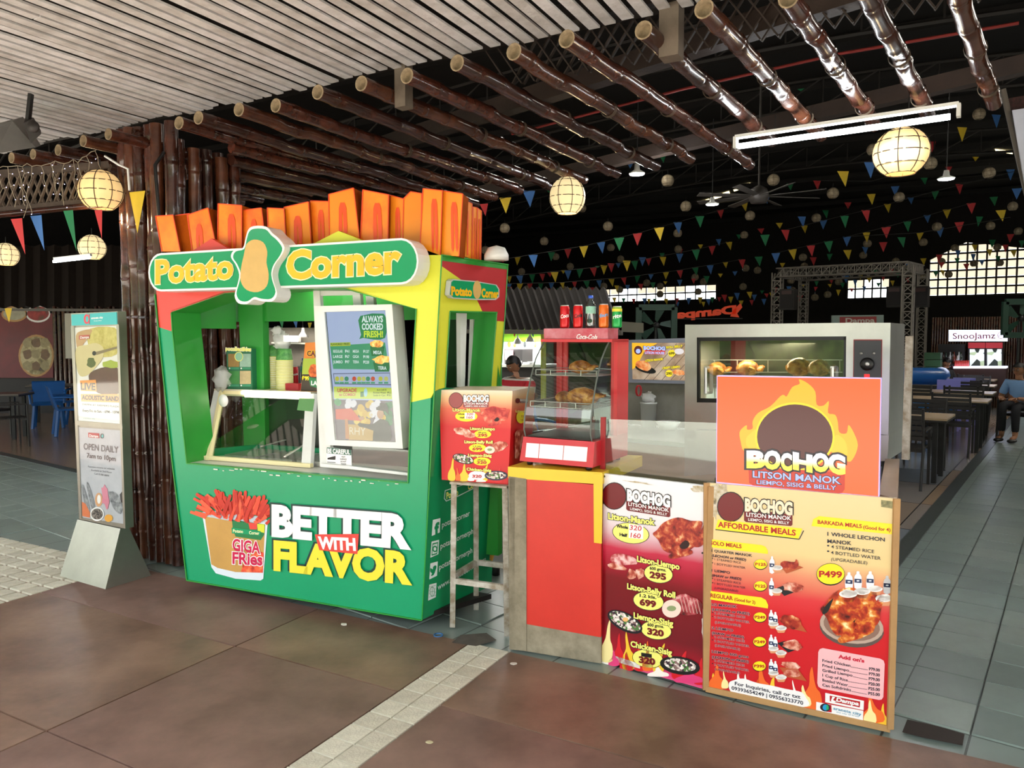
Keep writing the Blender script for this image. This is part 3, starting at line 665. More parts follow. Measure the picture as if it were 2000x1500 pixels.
# ---- capsule sign
SGN = .13
sg = thing('sign_board', 'green capsule sign with raised yellow lettering over the kiosk front', 'sign', tuple(KF.hit(560, 520, .01)))
cap = []
def arc(cx, cy, rx, ry, a0, a1, n=10): return [(cx+rx*math.cos(math.radians(a0+(a1-a0)*i/n)), cy+ry*math.sin(math.radians(a0+(a1-a0)*i/n))) for i in range(n+1)]
outer = arc(95, 533, 68, 104, 90, 270)+arc(1400, 473, 92, 126, -90, 90)
inner = arc(96, 533, 61, 93, 90, 270)+arc(1400, 473, 83, 114, -90, 90)
b = B(); q = [KF.hit(*T5(p), SGN) for p in outer]; b.prism(q, -KN*(SGN-.005), M('sign_white_case', '#eef0ee', .3, var=.06)); b.build('case', sg)
sh = Sheet(KF, SGN, .001).crop(280, 340, .36); sh.poly(inner, M('sign_green_face', '#1c9a63', .15, var=.08, vs=2), 1); sh.build('face', sg)
# lobed white plaque in the middle, green edge, plain tan oval
lobes = [(570, 300), (600, 282), (665, 285), (700, 320), (735, 350), (765, 395), (750, 440), (715, 490), (700, 540), (708, 590), (725, 650), (700, 690), (640, 690), (600, 680), (560, 705), (515, 700), (495, 660), (510, 600), (520, 545), (500, 490), (475, 450), (490, 415), (540, 400), (555, 345)]
sl = smooth_loop(lobes, 3)
b = B(); q = [KF.hit(*T5(p), SGN+.05) for p in sl]; b.prism(q, -KN*.12, M('sign_white_case', '#eef0ee')); b.build('plaque', sg)
cx, cy = 620, 490
sh = Sheet(KF, SGN+.05, .001).crop(280, 340, .36); sh.poly([(cx+(x-cx)*.92, cy+(y-cy)*.93) for x, y in sl], M('sign_green_face', '#1c9a63'), 1)
sh.poly(smooth_loop([(560, 380), (600, 355), (650, 370), (672, 420), (668, 480), (680, 545), (668, 610), (620, 640), (560, 628), (528, 580), (530, 510), (545, 440)], 3), M('plain_tan', '#d2ad62', .4, var=.1, vs=9), 2); sh.build('plaque_face', sg)
YL = M('sign_yellow_letter', '#f3bd1e', .25, var=.1, vs=3); YR = M('letter_rim', '#f6f2c0', .4)
def raised(t, p0, p1, h, par, bold=.045, pl=KF, off=SGN+.004, th=.014, mt=YL, rim=YR, cr=(280, 340, .36)):
    fx = lambda p: (cr[0]+p[0]*cr[2], cr[1]+p[1]*cr[2])
    for mm, bo, o0, nm in ((rim, bold+.028, off, 'letter_rim'), (mt, bold, off+.003, 'lettering')):
        b = B(); o = pl.hit(*fx(p0), o0); x = pl.hit(*fx(p1), o0)-o; y = pl.hit(*fx((p0[0], p0[1]-h)), o0)-o
        text3(b, t, o, x, y, mm, bo); b.build(nm, par)
raised('Potato', (70, 592), (480, 562), 128, sg, .035); raised('Corner', (785, 566), (1385, 530), 152, sg, .04)
# ---- prints on the front
fp = [c for c in kiosk.children if c.get('label', '').startswith('green lower front')][0]
sh = Sheet(KF, .002, .0008).crop(320, 880, .35)
CUPW = M('cup_white', '#d9e2ea', .4); FRYP = food('fries_print', ['#8a1a10', '#d9412a', '#f0643c', '#f58a5a'], 26); CUPG = M('cup_green_print', '#1f7a44', .35)
sh.poly([(212, 345), (580, 395), (555, 715), (540, 725), (400, 715), (290, 685), (265, 650)], CUPW, 1)
sh.poly([(228, 368), (565, 415), (552, 682), (400, 678), (300, 655), (265, 635)], M('cup_tan', '#c99b52', .35, var=.12, vs=5), 2)
sh.poly([(380, 385), (565, 412), (560, 470), (540, 500), (400, 480), (385, 440)], CUPG, 3); sh.poly([(470, 400), (520, 408), (520, 440), (480, 440)], KRED, 4); sh.poly([(520, 408), (562, 412), (560, 460), (525, 450)], KYEL, 4)
sh.poly([(430, 690-12), (552, 682), (558, 570), (520, 560), (470, 600), (440, 640)], FRYP, 3)
sh.poly([(378, 430), (540, 450), (538, 474), (380, 462)], M('sign_green_face', '#1c9a63'), 5); sh.text('Potato', (386, 456), (442, 460), 18, YR, 6, .02); sh.text('Corner', (476, 466), (532, 470), 18, YR, 6, .02)
PINK = M('print_pink', '#c9134a', .35)
sh.text('GIGA', (385, 555), (535, 575), 66, PINK, 7, .03, out=PWHITE, ow=.05); sh.text('FRies', (385, 630), (548, 640), 66, PINK, 7, .03, out=PWHITE, ow=.05)
sh.ell(395, 370, 185, 25, M('cup_inside_rim', '#b7c3cc', .4), 3, rot=7)
rd = random.Random(11)
for k in range(85):
    x = 235+rd.random()*340; base = 335+(x-235)*.14; a = math.radians((x-400)*.28+rd.uniform(-38, 38)); l = rd.uniform(70, 150)*(1.05-abs(x-400)/420); wd = rd.uniform(16, 24)
    y0 = base+rd.uniform(-45, 40); x1, y1 = x+math.sin(a)*l, y0-math.cos(a)*l*.9; nx, ny = math.cos(a)*wd/2, math.sin(a)*wd/2
    cm = M('fry_print_%d' % (k % 4), ('#c93322', '#e04a30', '#ec5f3f', '#b92a1c')[k % 4], .35)
    sh.poly([(x-nx, y0-ny), (x1-nx*.8, y1-ny*.8), (x1, y1-wd*.3), (x1+nx*.8, y1+ny*.8), (x+nx, y0+ny)], cm, 4+(k % 9))
NAVYS = M('letter_shadow', '#123a35', .4)
for t, p0, p1, h, m in (('BETTER', (612, 470), (1355, 540), 168, PWHITE), ('FLAVOR', (622, 660), (1362, 738), 158, M('print_flavor_yellow', '#ecdf3e', .35))):
    sh.text(t, (p0[0]-8, p0[1]-9), (p1[0]-8, p1[1]-9), h, NAVYS, 13, .062); sh.text(t, p0, p1, h, m, 15, .055)
sh.poly([(842, 468), (1088, 465), (1080, 578), (868, 556)], KRED, 17); sh.text('WITH', (868, 545), (1068, 556), 66, PWHITE, 19, .05, lean=-4)
sh.build('printed_artwork', fp)
# ---- prints on the side
sp = [c for c in kiosk.children if c.get('label', '').startswith('green lower side')][0]
sh = Sheet(KS, .002, .0008).crop(820, 940, .18667)
SW = M('side_print_white', '#dfe6e2', .4)
for k, (x0, y0, x1, y1, dx) in enumerate(((136, 405, 216, 385, -12), (122, 632, 202, 612, -12), (110, 860, 188, 838, -12), (98, 1082, 175, 1062, -12))):
    sh.poly([(x0, y0), (x1, y1), (x1+dx+4, y1+150), (x0+dx, y0+168)], SW, 1)
GS = M('kiosk_side_green', '#0a8c55')
sh.text('f', (160, 555), (198, 545), 120, GS, 3, .05)
sh.poly([(132, 650), (192, 634), (182, 762), (122, 780)], GS, 2); sh.poly([(138, 664), (184, 650), (175, 750), (130, 764)], SW, 3); sh.ell(158, 708, 27, 34, GS, 4); sh.ell(158, 708, 14, 19, SW, 5)
sh.poly(smooth_loop([(112, 905), (135, 925), (140, 895), (160, 880), (175, 890), (165, 930), (145, 980), (115, 990), (128, 965), (108, 945)], 2), GS, 3)
for y in (1100, 1135, 1170, 1205): sh.line([(95, y+8), (168, y-12)], 3, GS, 3)
sh.ell(130, 1155, 26, 52, GS, 3); sh.ell(130, 1155, 21, 45, SW, 4); sh.line([(130, 1108), (128, 1200)], 4, GS, 5); sh.line([(104, 1160), (154, 1148)], 4, GS, 5)
for t, p0, p1, h in (('potatocorner', (232, 485), (522, 358), 62), ('potatocornerph', (216, 708), (556, 545), 62), ('potatocornerph', (202, 928), (548, 745), 62), ('www.potatocorner.com', (188, 1140), (690, 835), 62)): sh.text(t, p0, p1, h, SW, 3, .01)
sh.poly([(262, 95), (370, 60), (640, -30), (655, 0), (640, 40), (380, 170), (275, 212), (252, 180)], SW, 1); sh.poly([(268, 102), (370, 68), (640, -20), (646, 0), (632, 34), (380, 160), (278, 202), (259, 178)], GS, 2)
sh.text('Potato', (280, 185), (400, 145), 70, PLYEL, 3, .03); sh.text('Corner', (505, 90), (640, 30), 70, PLYEL, 3, .03)
sh.poly([(765, 440), (815, 450), (830, 560), (800, 700), (760, 840), (730, 820), (735, 650)], food('onion_print', ['#5a2a10', '#b8862e', '#d9b95a'], 9), 1)
sh.build('printed_artwork', sp)
ss = thing('sign_board', 'small green capsule sign with yellow lettering on the kiosk side', 'sign', tuple(KS.hit(925, 565)))
b = B(); sh = Sheet(KS, .03)
o2 = [(876+4, 549), (884, 545), (930, 549), (970, 556), (975.5, 565), (975, 580), (968, 586), (930, 586), (884, 583), (877, 576)]
b.prism([KS.hit(u, v, .035) for u, v in o2], -SN*.03, M('sign_grey_case', '#b9beb9', .4)); b.build('case', ss)
sh = Sheet(KS, .036); sh.poly([(925+(u-925)*.96, 566+(v-566)*.88) for u, v in o2], M('sign_green_face', '#1c9a63'), 1); sh.ell(932, 566, 8, 18, M('plain_tan', '#d2ad62'), 2)
sh.text('Potato', (882, 576), (921, 578), 17, YL, 3, .05); sh.text('Corner', (941, 580), (973, 582), 17, YL, 3, .05); sh.build('face', ss)
# ---- menu screen cabinet
MC = thing('menu_screen', 'tall white framed menu screen leaning in the kiosk window', 'screen', tuple(KF.hit(700, 870, -.05)))
TM = lambda p: (590+p[0]*.2533, 560+p[1]*.2533)
out_ = [(90, 150), (693, 135), (777, 1250), (185, 1220)]; inn = [(170, 195), (642, 181), (722, 1199), (253, 1182)]
b = B(); O = [KF.hit(*TM(p), -.03) for p in out_]; I = [KF.hit(*TM(p), -.03) for p in inn]
for i in range(4): j = (i+1) % 4; b.prism([O[i], O[j], I[j], I[i]], -KN*.12, WHITE)
b.build('cabinet', MC); b = B(); b.prism([p-KN*.10 for p in O], -KN*.02, WHITE); b.build('back_board', MC)
sh = Sheet(KF, -.045, .0006).crop(590, 560, .2533)
SE = 1.1
def lit(key, c, e, rough=.25):
    new = key not in MATS; m = M(key, c, rough, emit=e)
    if new: m.node_tree.nodes['Principled BSDF'].inputs['Base Color'].default_value = tuple(x*.12 for x in lin(c)[:3])+(1,)
    return m
def E_(k, c, e=.75): return lit('screen_'+k, c, .3+e*.2)
SBK = M('screen_black', '#0a0a0c', .12)
sh.poly(inn, SBK, 0); sh.poly([(186, 196), (642, 183), (702, 880), (243, 868)], E_('lilac', '#b9c2ee', .55), 1); 
sh.poly([(215, 455), (640, 430), (672, 640), (240, 634)], E_('green', '#3f9f74', .5), 2); sh.poly([(238, 668), (680, 662), (690, 750), (700, 760), (252, 752)], E_('lilac_dark', '#5d5f86', .4), 2); sh.poly([(244, 674), (675, 668), (686, 752), (256, 746)], E_('lilac2', '#b9bfe6', .5), 3)
sh.poly([(244, 770), (690, 780), (694, 868), (248, 862)], E_('lime', '#c9d63a', .6), 2)
sh.poly(smooth_loop([(450, 225), (630, 208), (650, 300), (640, 395), (560, 408), (470, 395), (440, 405), (455, 370), (440, 300)], 2), E_('bubble', '#1f8a55', .5), 3)
for t, y, m in (('ALWAYS', 272, E_('white', '#e8f0f4', .8)), ('COOKED', 330, E_('white', '#e8f0f4', .8)), ('FRESH!', 388, E_('yel', '#d8e83a', .8))): sh.text(t, (462 if t[0] != 'F' else 478, y), (622, y), 48, m, 5, .04)
sh.poly([(215, 432), (372, 428), (374, 455), (218, 460)], E_('lime2', '#b8c83a', .6), 4); sh.text('FLAVORED FRIES', (222, 452), (364, 448), 16, E_('dk', '#2b4a2b', .2), 5, .02)
WT = E_('white', '#e8f0f4', .8)
for i, (a, p, c, d) in enumerate((('REGULAR', '₱41', 'MEGA', '₱137'), ('LARGE', '₱67', 'GIGA', '₱198'), ('JUMBO', '₱97', 'TERA', '₱228'))):
    y = 508+i*41; sh.text(a, (240, y), (312, y), 22, WT, 4, .02); sh.text(p, (332, y), (364, y), 22, WT, 4, .02); sh.text(c, (392, y), (438, y), 22, WT, 4, .02); sh.text(d, (472, y+2), (516, y+2), 22, WT, 4, .02)
FR2 = food('fries_screen', ['#a04a18', '#e8a04a', '#f4d08a'], 40, emit=.5)
for cy, nm, w_ in ((440, 'MEGA', 55), (560, 'TERA', 68)):
    cx = 580+(cy-440)*.3; sh.poly([(cx-w_, cy+20), (cx+w_, cy+20), (cx+w_*.8, cy+95), (cx-w_*.8, cy+95)], E_('cupgreen', '#1d7a44', .4), 4); sh.poly(blob(cx, cy, w_, 32, 16, .2, seed=cy), FR2, 5); sh.text(nm, (cx-30, cy+78), (cx+34, cy+80), 26, WT, 6, .03)
for i, x in enumerate((270, 306, 343, 402, 440, 474, 508, 546, 605, 648)): sh.ell(x, 710, 16, 18, E_('ic%d' % (i % 4), ('#c8c23a', '#cfc86a', '#2f8a6a', '#d8452a')[i % 4], .5), 5); sh.poly([(x-16, 734), (x+16, 734), (x+16, 748), (x-16, 748)], E_('green', '#3f9f74'), 5)
sh.text('UPGRADE', (272, 812), (420, 812), 28, E_('red', '#c8202a', .5), 4, .04); sh.text('to COMBO!', (286, 842), (412, 842), 22, E_('red', '#c8202a', .5), 4, .03)
sh.text('ALA CARTE', (576, 802), (650, 802), 14, E_('dk', '#2b4a2b', .2), 4, .01); sh.text('Bottled Water  ₱25', (550, 823), (684, 824), 14, E_('dk', '#2b4a2b', .2), 4, .01); sh.text('Soda in Can  ₱35', (550, 843), (684, 844), 14, E_('dk', '#2b4a2b', .2), 4, .01)
sh.ell(490, 815, 14, 34, E_('bot', '#a9d4ea', .6), 4); sh.poly([(450, 810), (475, 808), (475, 850), (450, 850)], E_('cupgreen', '#1d7a44', .4), 4)
# photograph on the lower part of the screen: balloons, red cloth, man in a black hat
sh.poly([(246, 868), (702, 880), (720, 1195), (256, 1180)], E_('room', '#6a5a6a', .35), 1)
rd = random.Random(2)
for k in range(46):
    x = 255+rd.random()*440; y = 885+rd.random()*170*(.6 if x < 420 else 1); c = ('#2f9a5a', '#e8e0ea', '#e8c24a', '#d8a830', '#1f7a4a')[(0 if x < 320 else 1 if x < 410 or 540 < x < 600 else 2+(k % 2) if x < 640 else 4)]
    sh.ell(x, y, 24, 26, E_('bal'+c[1:], c, .4), 2+k % 3, n=12)
sh.poly([(258, 945), (380, 938), (460, 1035), (380, 1030), (260, 1022)], E_('cloth', '#d8402a', .5), 6); sh.poly([(330, 1020), (352, 1020), (365, 1175), (335, 1172)], E_('wood', '#c8783a', .4), 7)
sh.poly([(352, 1060), (600, 1070), (600, 1190), (360, 1180)], E_('board', '#c89a4a', .4), 5); sh.text('RHY', (365, 1140), (490, 1146), 62, E_('rhy', '#e8d8c0', .4), 6, .0)
SUIT = E_('suit', '#14141e', .2); SKN = E_('skin', '#c08a6a', .4)
sh.poly(smooth_loop([(440, 1050), (540, 1062), (600, 1020), (660, 1040), (684, 1110), (680, 1190), (545, 1188), (550, 1110), (440, 1078)], 2), SUIT, 9); sh.ell(604, 982, 26, 38, SKN, 10); sh.poly([(572, 950), (570, 930), (596, 925), (600, 896), (650, 900), (664, 935), (668, 990), (640, 960)], SUIT, 11); sh.ell(460, 1015, 22, 14, SKN, 11)
sh.build('screen_picture', MC)
b = B(); b.face([KF.hit(*TM(p), -.034) for p in inn], GLASS); b.build('cover_glass', MC)
# window frame behind the menu screen
wf = thing('window_frame', 'white framed service window with clear panes behind the menu screen', 'window', tuple(KF.hit(640, 912, -.2)))
def qb(name, par, pts, off, th, m, pl=KF, n=None):
    b = B(); b.prism([pl.hit(u, v, off) for u, v in pts], -(n or pl.n)*th, m); return b.build(name, par)
qb('frame_post', wf, [(611.5, 567), (624, 567), (648, 914), (625, 911)], -.16, .03, WHITE)
qb('frame_post', wf, [(688, 567), (703, 567), (705, 600), (690, 600)], -.18, .03, WHITE); qb('frame_post', wf, [(714, 578), (729, 580), (731, 600), (716, 600)], -.18, .03, WHITE)
qb('frame_rail', wf, [(612, 567), (703, 567), (703, 576), (612, 578)], -.17, .03, WHITE)
qb('pane', wf, [(625, 578), (690, 578), (690, 600), (627, 600)], -.19, .004, GLASS); qb('pane', wf, [(688, 868), (798, 880), (796, 928), (688, 912)], -.12, .004, GLASS)
qb('frame_rail', wf, [(625, 905), (688, 911), (797, 924), (797, 929), (690, 917), (625, 912)], -.1, .02, WHITE)
qb('dark_backing', wf, [(640, 862), (800, 870), (798, 915), (640, 900)], -.45, .01, M('inner_grey', '#4c4d4a', .4))
cs = thing('warning_sign', 'white and green card reading be careful under the menu screen', 'sign', tuple(KF.hit(662, 905, -.15)))
qb('card', cs, [(637.5, 873), (686, 879), (687, 911), (638, 904)], -.13, .004, PWHITE)
sh = Sheet(KF, -.129, .0008).crop(590, 560, .2533); sh.poly([(190, 1238), (378, 1258), (378, 1300), (190, 1284)], M('card_green', '#3f6a58', .5), 1); sh.text('BE CAREFUL', (196, 1280), (368, 1292), 34, PWHITE, 2, .04)
for i, t in enumerate(('HOT', 'SURFACE', 'DO NOT', 'TOUCH')): w_ = 14+5*len(t); sh.text(t, (318-w_/2, 1316+i*18), (318+w_/2, 1318+i*18), 11, PBLACK, 2, .02)
sh.poly([(196, 1320), (256, 1305), (256, 1335), (196, 1332)], PBLACK, 2); sh.line([(194, 1352), (258, 1356)], 6, M('print_grey', '#777777', .5), 2); sh.build('print', cs)
# side window frames
swf = thing('window_frame', 'white upright sliding frame seen through the kiosk side opening', 'window', tuple(KS.hit(905, 750, -.2)))
qb('frame_post', swf, [(899, 612), (912, 612), (908, 756), (900, 756)], -.12, .03, WHITE, KS); qb('frame_post', swf, [(925, 622), (933, 622), (929, 758), (921, 758)], -.2, .03, WHITE, KS); qb('pane', swf, [(879, 612), (899, 612), (899, 756), (871, 756)], -.2, .004, GLASS, KS)
sh = Sheet(KS, -.16, .001); sh.poly([(921, 735), (930, 735), (928, 760), (920, 760)], PWHITE, 1); sh.text('LEGAL', (927, 759), (928, 738), 6, PBLACK, 2); sh.build('print', swf)
# ---- sloping glass display case on the counter
dc = thing('display_case', 'white framed sloping glass warmer case on the kiosk counter', 'display case', tuple(KF.hit(500, 905, -.2)))
TD = lambda p: (340+p[0]*.2, 640+p[1]*.2)
def onz(p, z): return atz(*TD(p), z)
ztop = KF.hit(*TD((660, 640)), -.33).z
zb_ = zs+.003
FLb, FRb = onz((250, 1285), zb_), onz((1330, 1370), zb_); FLt, FRt = onz((390, 612), ztop), onz((1400, 665), ztop)
FRt = FLt+KX*(FRb-FLb).length*.95
dd = KD*.035
ccol = M('case_cream', '#efe3b0', .4)
def plank(a, c, w, th, m, name='frame_bar'):
    b = B(); b.prism([a, a+w, c+w, c], th, m); b.build(name, dc)
plank(FLb, FLt, KX*.05, dd, WHITE); plank(FRb-KX*.07, FRt-KX*.04, KX*.07, dd, WHITE); plank(FLb+KX*.06-dd*.3, FLt+KX*.06-dd*.3, KX*.025, dd, ccol)
b = B(); b.prism([FLb+Vector((0, 0, .0)), FRb, FRb+Vector((0, 0, .025)), FLb+Vector((0, 0, .025))], KD*.03, ccol); b.build('frame_bar', dc)
b = B(); b.prism([FLt, FRt, FRt-Vector((0, 0, .035)), FLt-Vector((0, 0, .035))], KD*.03, ccol); b.build('frame_bar', dc)
b = B(); b.prism([FLt, FRt, FRt+KD*.42, FLt+KD*.42], (0, 0, .012), M('case_top_steel', '#d6cfb4', .35, .3)); b.build('top_shelf', dc)
b = B(); b.tube([FLt+KX*.27-KN*-.012+Vector((0, 0, -.008)), FRt-KX*.01-KN*-.012+Vector((0, 0, -.008))], .013, M('case_lamp', '#fff6df', emit=6), 8); b.build('lamp_tube', dc)
g = B(); g.face([FLb+KX*.05+dd*.5, FRb-KX*.06+dd*.5, FRt-KX*.04+dd*.5, FLt+KX*.05+dd*.5], glass('case_glass', '#e2ebe6', .35)); g.build('glass_pane', dc)
bk = B(); bk.prism([FLb+KD*.44, FRb+KD*.44, Vector((*(FRb+KD*.44).xy, ztop)), Vector((*(FLb+KD*.44).xy, ztop))], KD*.01, M('case_back_dark', '#23251f', .4)); bk.build('back_panel', dc)
for k in range(3):
    p = FLb+KX*(.14+.3*k)+KD*.08; b = B(); q = [p, p+KX*.26, p+KX*.26+KD*.3, p+KD*.3]
    b.hexa(q, [x+Vector((0, 0, .03)) for x in q], STEEL); b.build('tray', dc)
b = B(); b.prism([FLb+KX*.03+KD*.03, FRb-KX*.03+KD*.03, FRb-KX*.03+KD*.44, FLb+KX*.03+KD*.44], (0, 0, .008), STEEL); b.build('base_plate', dc)
b = B()
for a_, c_ in (((850, 1160), (1090, 1095)), ((1080, 1260), (1290, 1130))): b.bar(onz(a_, zb_+.1), onz(c_, zb_+.12), .012, .006, STEEL)
b.build('tongs', dc)
qb('sticker', dc, [TD(p) for p in ((1222, 690), (1372, 695), (1355, 820), (1200, 805))], -.2, .001, M('sticker_green', '#4f8a4a', .5))
o = B(); c = onz((482, 712), zs+.28); c = KF.hit(*TD((482, 712)), -.24); o.lathe(c, [(.0, 0), (.042, 0), (.042, .002), (0, .002)], PWHITE, 20, axis=KN); o.build('round_sticker', dc)
def lean_hit(p, f=.5): # point on the case top at depth fraction
    return None
# things standing on the case top
ZTP = ztop+.012
def topz(p): return atz(*TD(p), ZTP)
CUPM = [M('paper_cup_green', '#2f7a3a', .5, col2='#6aa85a', vs=40), M('paper_cup_white', '#e9ecd6', .5), M('paper_cup_rim', '#d9d67a', .5)]
def cupstack(name, p, r, h, n, lab, hcup=.085):
    t = thing(name, lab, 'cup stack', tuple(p)); g = (h-hcup)/max(1, n-1)
    for k in range(n):
        b = B(); z = k*g; b.lathe(p+Vector((0, 0, z)), [(r*1.0, .004), (r*.86, hcup), (0, hcup)], CUPM[0] if k == n-1 else CUPM[1], 18)
        b.lathe(p+Vector((0, 0, z)), [(r*1.0, .007), (r*1.06, .004), (r*1.04, 0)], CUPM[2], 18); b.build('paper_cup', t)
    return t
p0 = topz((880, 600))+KD*.10; hh = (aty(*TD((840, 172)), p0.y).z-ZTP)
cupstack('paper_cup_stack', p0, .062, hh, 18, 'taller green topped paper cup stack right of the grid box')
p1 = topz((1025, 610))+KD*.06; h1 = aty(*TD((1030, 205)), p1.y).z-ZTP
cupstack('paper_cup_stack', p1, .057, h1, 20, 'paper cup stack with a crumpled clear bag on top')
b = B(); rd = random.Random(9); c = p1+Vector((0, 0, h1))
def crump(p): return p*(1+rd.uniform(-.3, .3))
b.ball(c+Vector((-.01, 0, .05)), .06, PLASTIC, 10, 8, (1, 1, 1.1), crump); b.ball(c+Vector((-.045, 0, .12)), .035, PLASTIC, 9, 7, (1.1, 1, 1), crump); tag(b.build('plastic_bag'), 'crumpled clear plastic bag over the second paper cup stack', 'bag')
# grid box with four picture windows
gx = thing('display_box', 'green cardboard display box with four windows on the glass case', 'box', tuple(topz((640, 605))))
a, c = topz((520, 598)), topz((765, 605)); yy = a.y
zt = aty(*TD((640, 205)), (a.y+c.y)/2).z; GB = M('box_green', '#1f6a48', .5)
b = B(); b.prism([a, c, Vector((c.x, c.y, zt)), Vector((a.x, a.y, zt))], KD*.12, GB); b.build('carton', gx)
PB = vplane(a, c); sh = Sheet(PB, .001, .0008).crop(340, 640, .2)
for i, (x, y) in enumerate(((528, 255), (642, 255), (528, 422), (642, 422))):
    sh.poly([(x, y), (x+108, y), (x+108, y+128), (x, y+128)], M('boxwin_%d' % i, ('#9c7a3a', '#9fc4b0', '#3f8f45', '#cbb98a')[i], .4, var=.25, vs=20), 1); sh.poly([(x+2, y+132), (x+106, y+132), (x+106, y+152), (x+2, y+152)], M('box_green_light', '#37906a', .5), 1); sh.ell(x+14, y+142, 7, 8, PWHITE, 2)
sh.ell(632, 282, 42, 48, PLYEL, 3); sh.ell(632, 282, 36, 42, M('badge_teal', '#8cc0a0', .5), 4); sh.text('pocollectibles', (505, 222), (750, 230), 38, PLYEL, 5, .05, out=PWHITE); sh.build('print', gx)
b = B(); c = topz((470, 602)); 
b.ball(c+Vector((0, 0, .07)), .07, PLASTIC, 10, 8, (.9, .8, 1.1), crump); tag(b.build('plastic_bag'), 'crumpled clear plastic bag left of the grid box', 'bag')
# can, bottle, small box, standee, pump bottle
def can(name, p, r, h, body, lab, words=None, wm=PWHITE, par=None):
    t = thing(name, lab, 'can', tuple(p)); b = B()
    b.lathe(p, [(0, 0), (r*.75, 0), (r*.97, h*.04), (r, h*.08), (r, h*.88), (r*.85, h*.95), (r*.86, h*.98), (r*.8, h*.985), (r*.78, h*.96), (0, h*.96)], body, 24); b.build('body', t)
    b = B(); b.lathe(p, [(r*.855, h*.95), (r*.875, h*.985), (r*.8, h*.99), (r*.78, h*.965), (0, h*.965)], STEEL, 24); b.build('lid', t)
    if words:
        b = B(); vs, fs = text_mesh(words[0], .03); x1 = max(v[0] for v in vs); L = words[1]; z0, hh_ = words[2]*h, words[3]
        a0 = math.atan2(-p.y, -p.x)+words[4] if len(words) > 4 else math.atan2(-p.y, -p.x)
        pts = [p+Vector((math.cos(a0+(v[0]/x1-.5)*L/r), math.sin(a0+(v[0]/x1-.5)*L/r), 0))*(r+.0008)+Vector((0, 0, z0+v[1]*hh_+(v[0]/x1-.5)*.01)) for v in vs]
        b.add(pts, fs, wm); b.build('lettering', t)
    return t
CRED = M('can_red', '#c8121c', .25, .2)
p = topz((1128, 560))+KD*.06; p.z = ZTP; sc = (p.y)/FPX
can('drink_can', p, .028, .145, CRED, 'red drink can standing on the kiosk display case', ('Coca', .05, .5, .025))
p = topz((1145, 612)); b = B(); b.prism([p-KX*.065, p+KX*.06, p+KX*.06+KD*.05, p-KX*.065+KD*.05], (0, 0, .048), M('dark_red_card', '#a51622', .4)); b.build('tmp')
o = bpy.data.objects[-1] if False else None
x = [o_ for o_ in bpy.data.objects if o_.name == 'tmp'][0]; x.name = 'card_box'; tag(x, 'low dark red card box in front of the red can', 'box')
def bottle(name, p, h, lab, cap='#2a58c8', labelc='#58b8a0', words=None):
    t = thing(name, lab, 'bottle', tuple(p)); r = h*.155; WA = glass('bottle_water', '#cfe0e2', .3)
    b = B(); b.lathe(p, [(0, 0), (r*.8, 0), (r, h*.03), (r*.93, h*.1), (r, h*.14), (r*.93, h*.22), (r, h*.28), (r*.95, h*.42), (r, h*.46), (r, h*.66), (r*.9, h*.74), (r*.55, h*.86), (r*.42, h*.9), (r*.42, h*.95)], WA, 20); b.build('body', t)
    b = B(); b.lathe(p, [(r*.48, h*.91), (r*.5, h*.92), (r*.5, h*.99), (r*.4, h), (0, h)], M('cap'+cap[1:], cap, .4), 16); b.build('cap', t)
    b = B(); b.lathe(p, [(r*1.01, h*.44), (r*1.02, h*.45), (r*1.02, h*.65), (r*1.0, h*.66)], M('lab'+labelc[1:], labelc, .4, var=.3, vs=30), 20); b.build('wrap_label', t)
    return t
p = topz((1215, 545))+KD*.07; p.z = ZTP; bottle('water_bottle', p, .2, 'clear water bottle with blue cap on the kiosk display case')
so_ = thing('menu_standee', 'orange and green promo standee beside the kiosk window post', 'standee', tuple(topz((1310, 620))))
a, c = topz((1235, 618)), topz((1400, 625)); PBs = vplane(a, c)
b = B(); b.prism([PBs.hit(*TD(q_)) for q_ in ((1280, 148), (1400, 140), (1400, 625), (1235, 618))], KD*.01, M('standee_orange', '#e0802a', .4)); b.build('card', so_)
sh = Sheet(PBs, .001, .0008).crop(340, 640, .2); sh.poly([(1262, 300), (1400, 300), (1400, 460), (1248, 460)], M('standee_lime', '#a5b83a', .4), 1); sh.poly([(1250, 455), (1400, 455), (1400, 622), (1238, 616)], M('standee_brown', '#3a2c20', .4), 2)
sh.poly(blob(1365, 420, 50, 70, 16, .12, seed=4), food('chicken_bits', ['#8a3010', '#d8601f', '#f08a3a'], 30), 3); sh.text('CAJ', (1300, 275), (1385, 275), 50, PDRED, 4, .05, out=PYEL); sh.text('₱99', (1252, 512), (1318, 512), 38, PYEL, 4, .05); sh.poly([(1310, 480), (1400, 500), (1400, 590), (1330, 570)], M('cup_green_print', '#1f7a44'), 4); sh.text('LA', (1340, 560), (1395, 562), 42, PWHITE, 5, .04); sh.build('print', so_)
p = atz(*TD((285, 1150)), zs); p = KF.hit(*TD((290, 1150)), -.5); p.z = zs
pb = thing('pump_bottle', 'small clear pump bottle behind the left side of the glass case', 'bottle', tuple(p)); b = B(); b.lathe(p, [(0, 0), (.03, 0), (.03, .13), (.012, .15), (.012, .17)], PLASTIC, 14); b.build('body', pb); b = B(); b.lathe(p, [(.014, .165), (.014, .18), (.005, .18), (.005, .21), (0, .21)], PWHITE, 10); b.bar(p+Vector((0, 0, .205)), p+Vector((.04, 0, .2)), .01, .01, PWHITE); b.build('pump_head', pb)
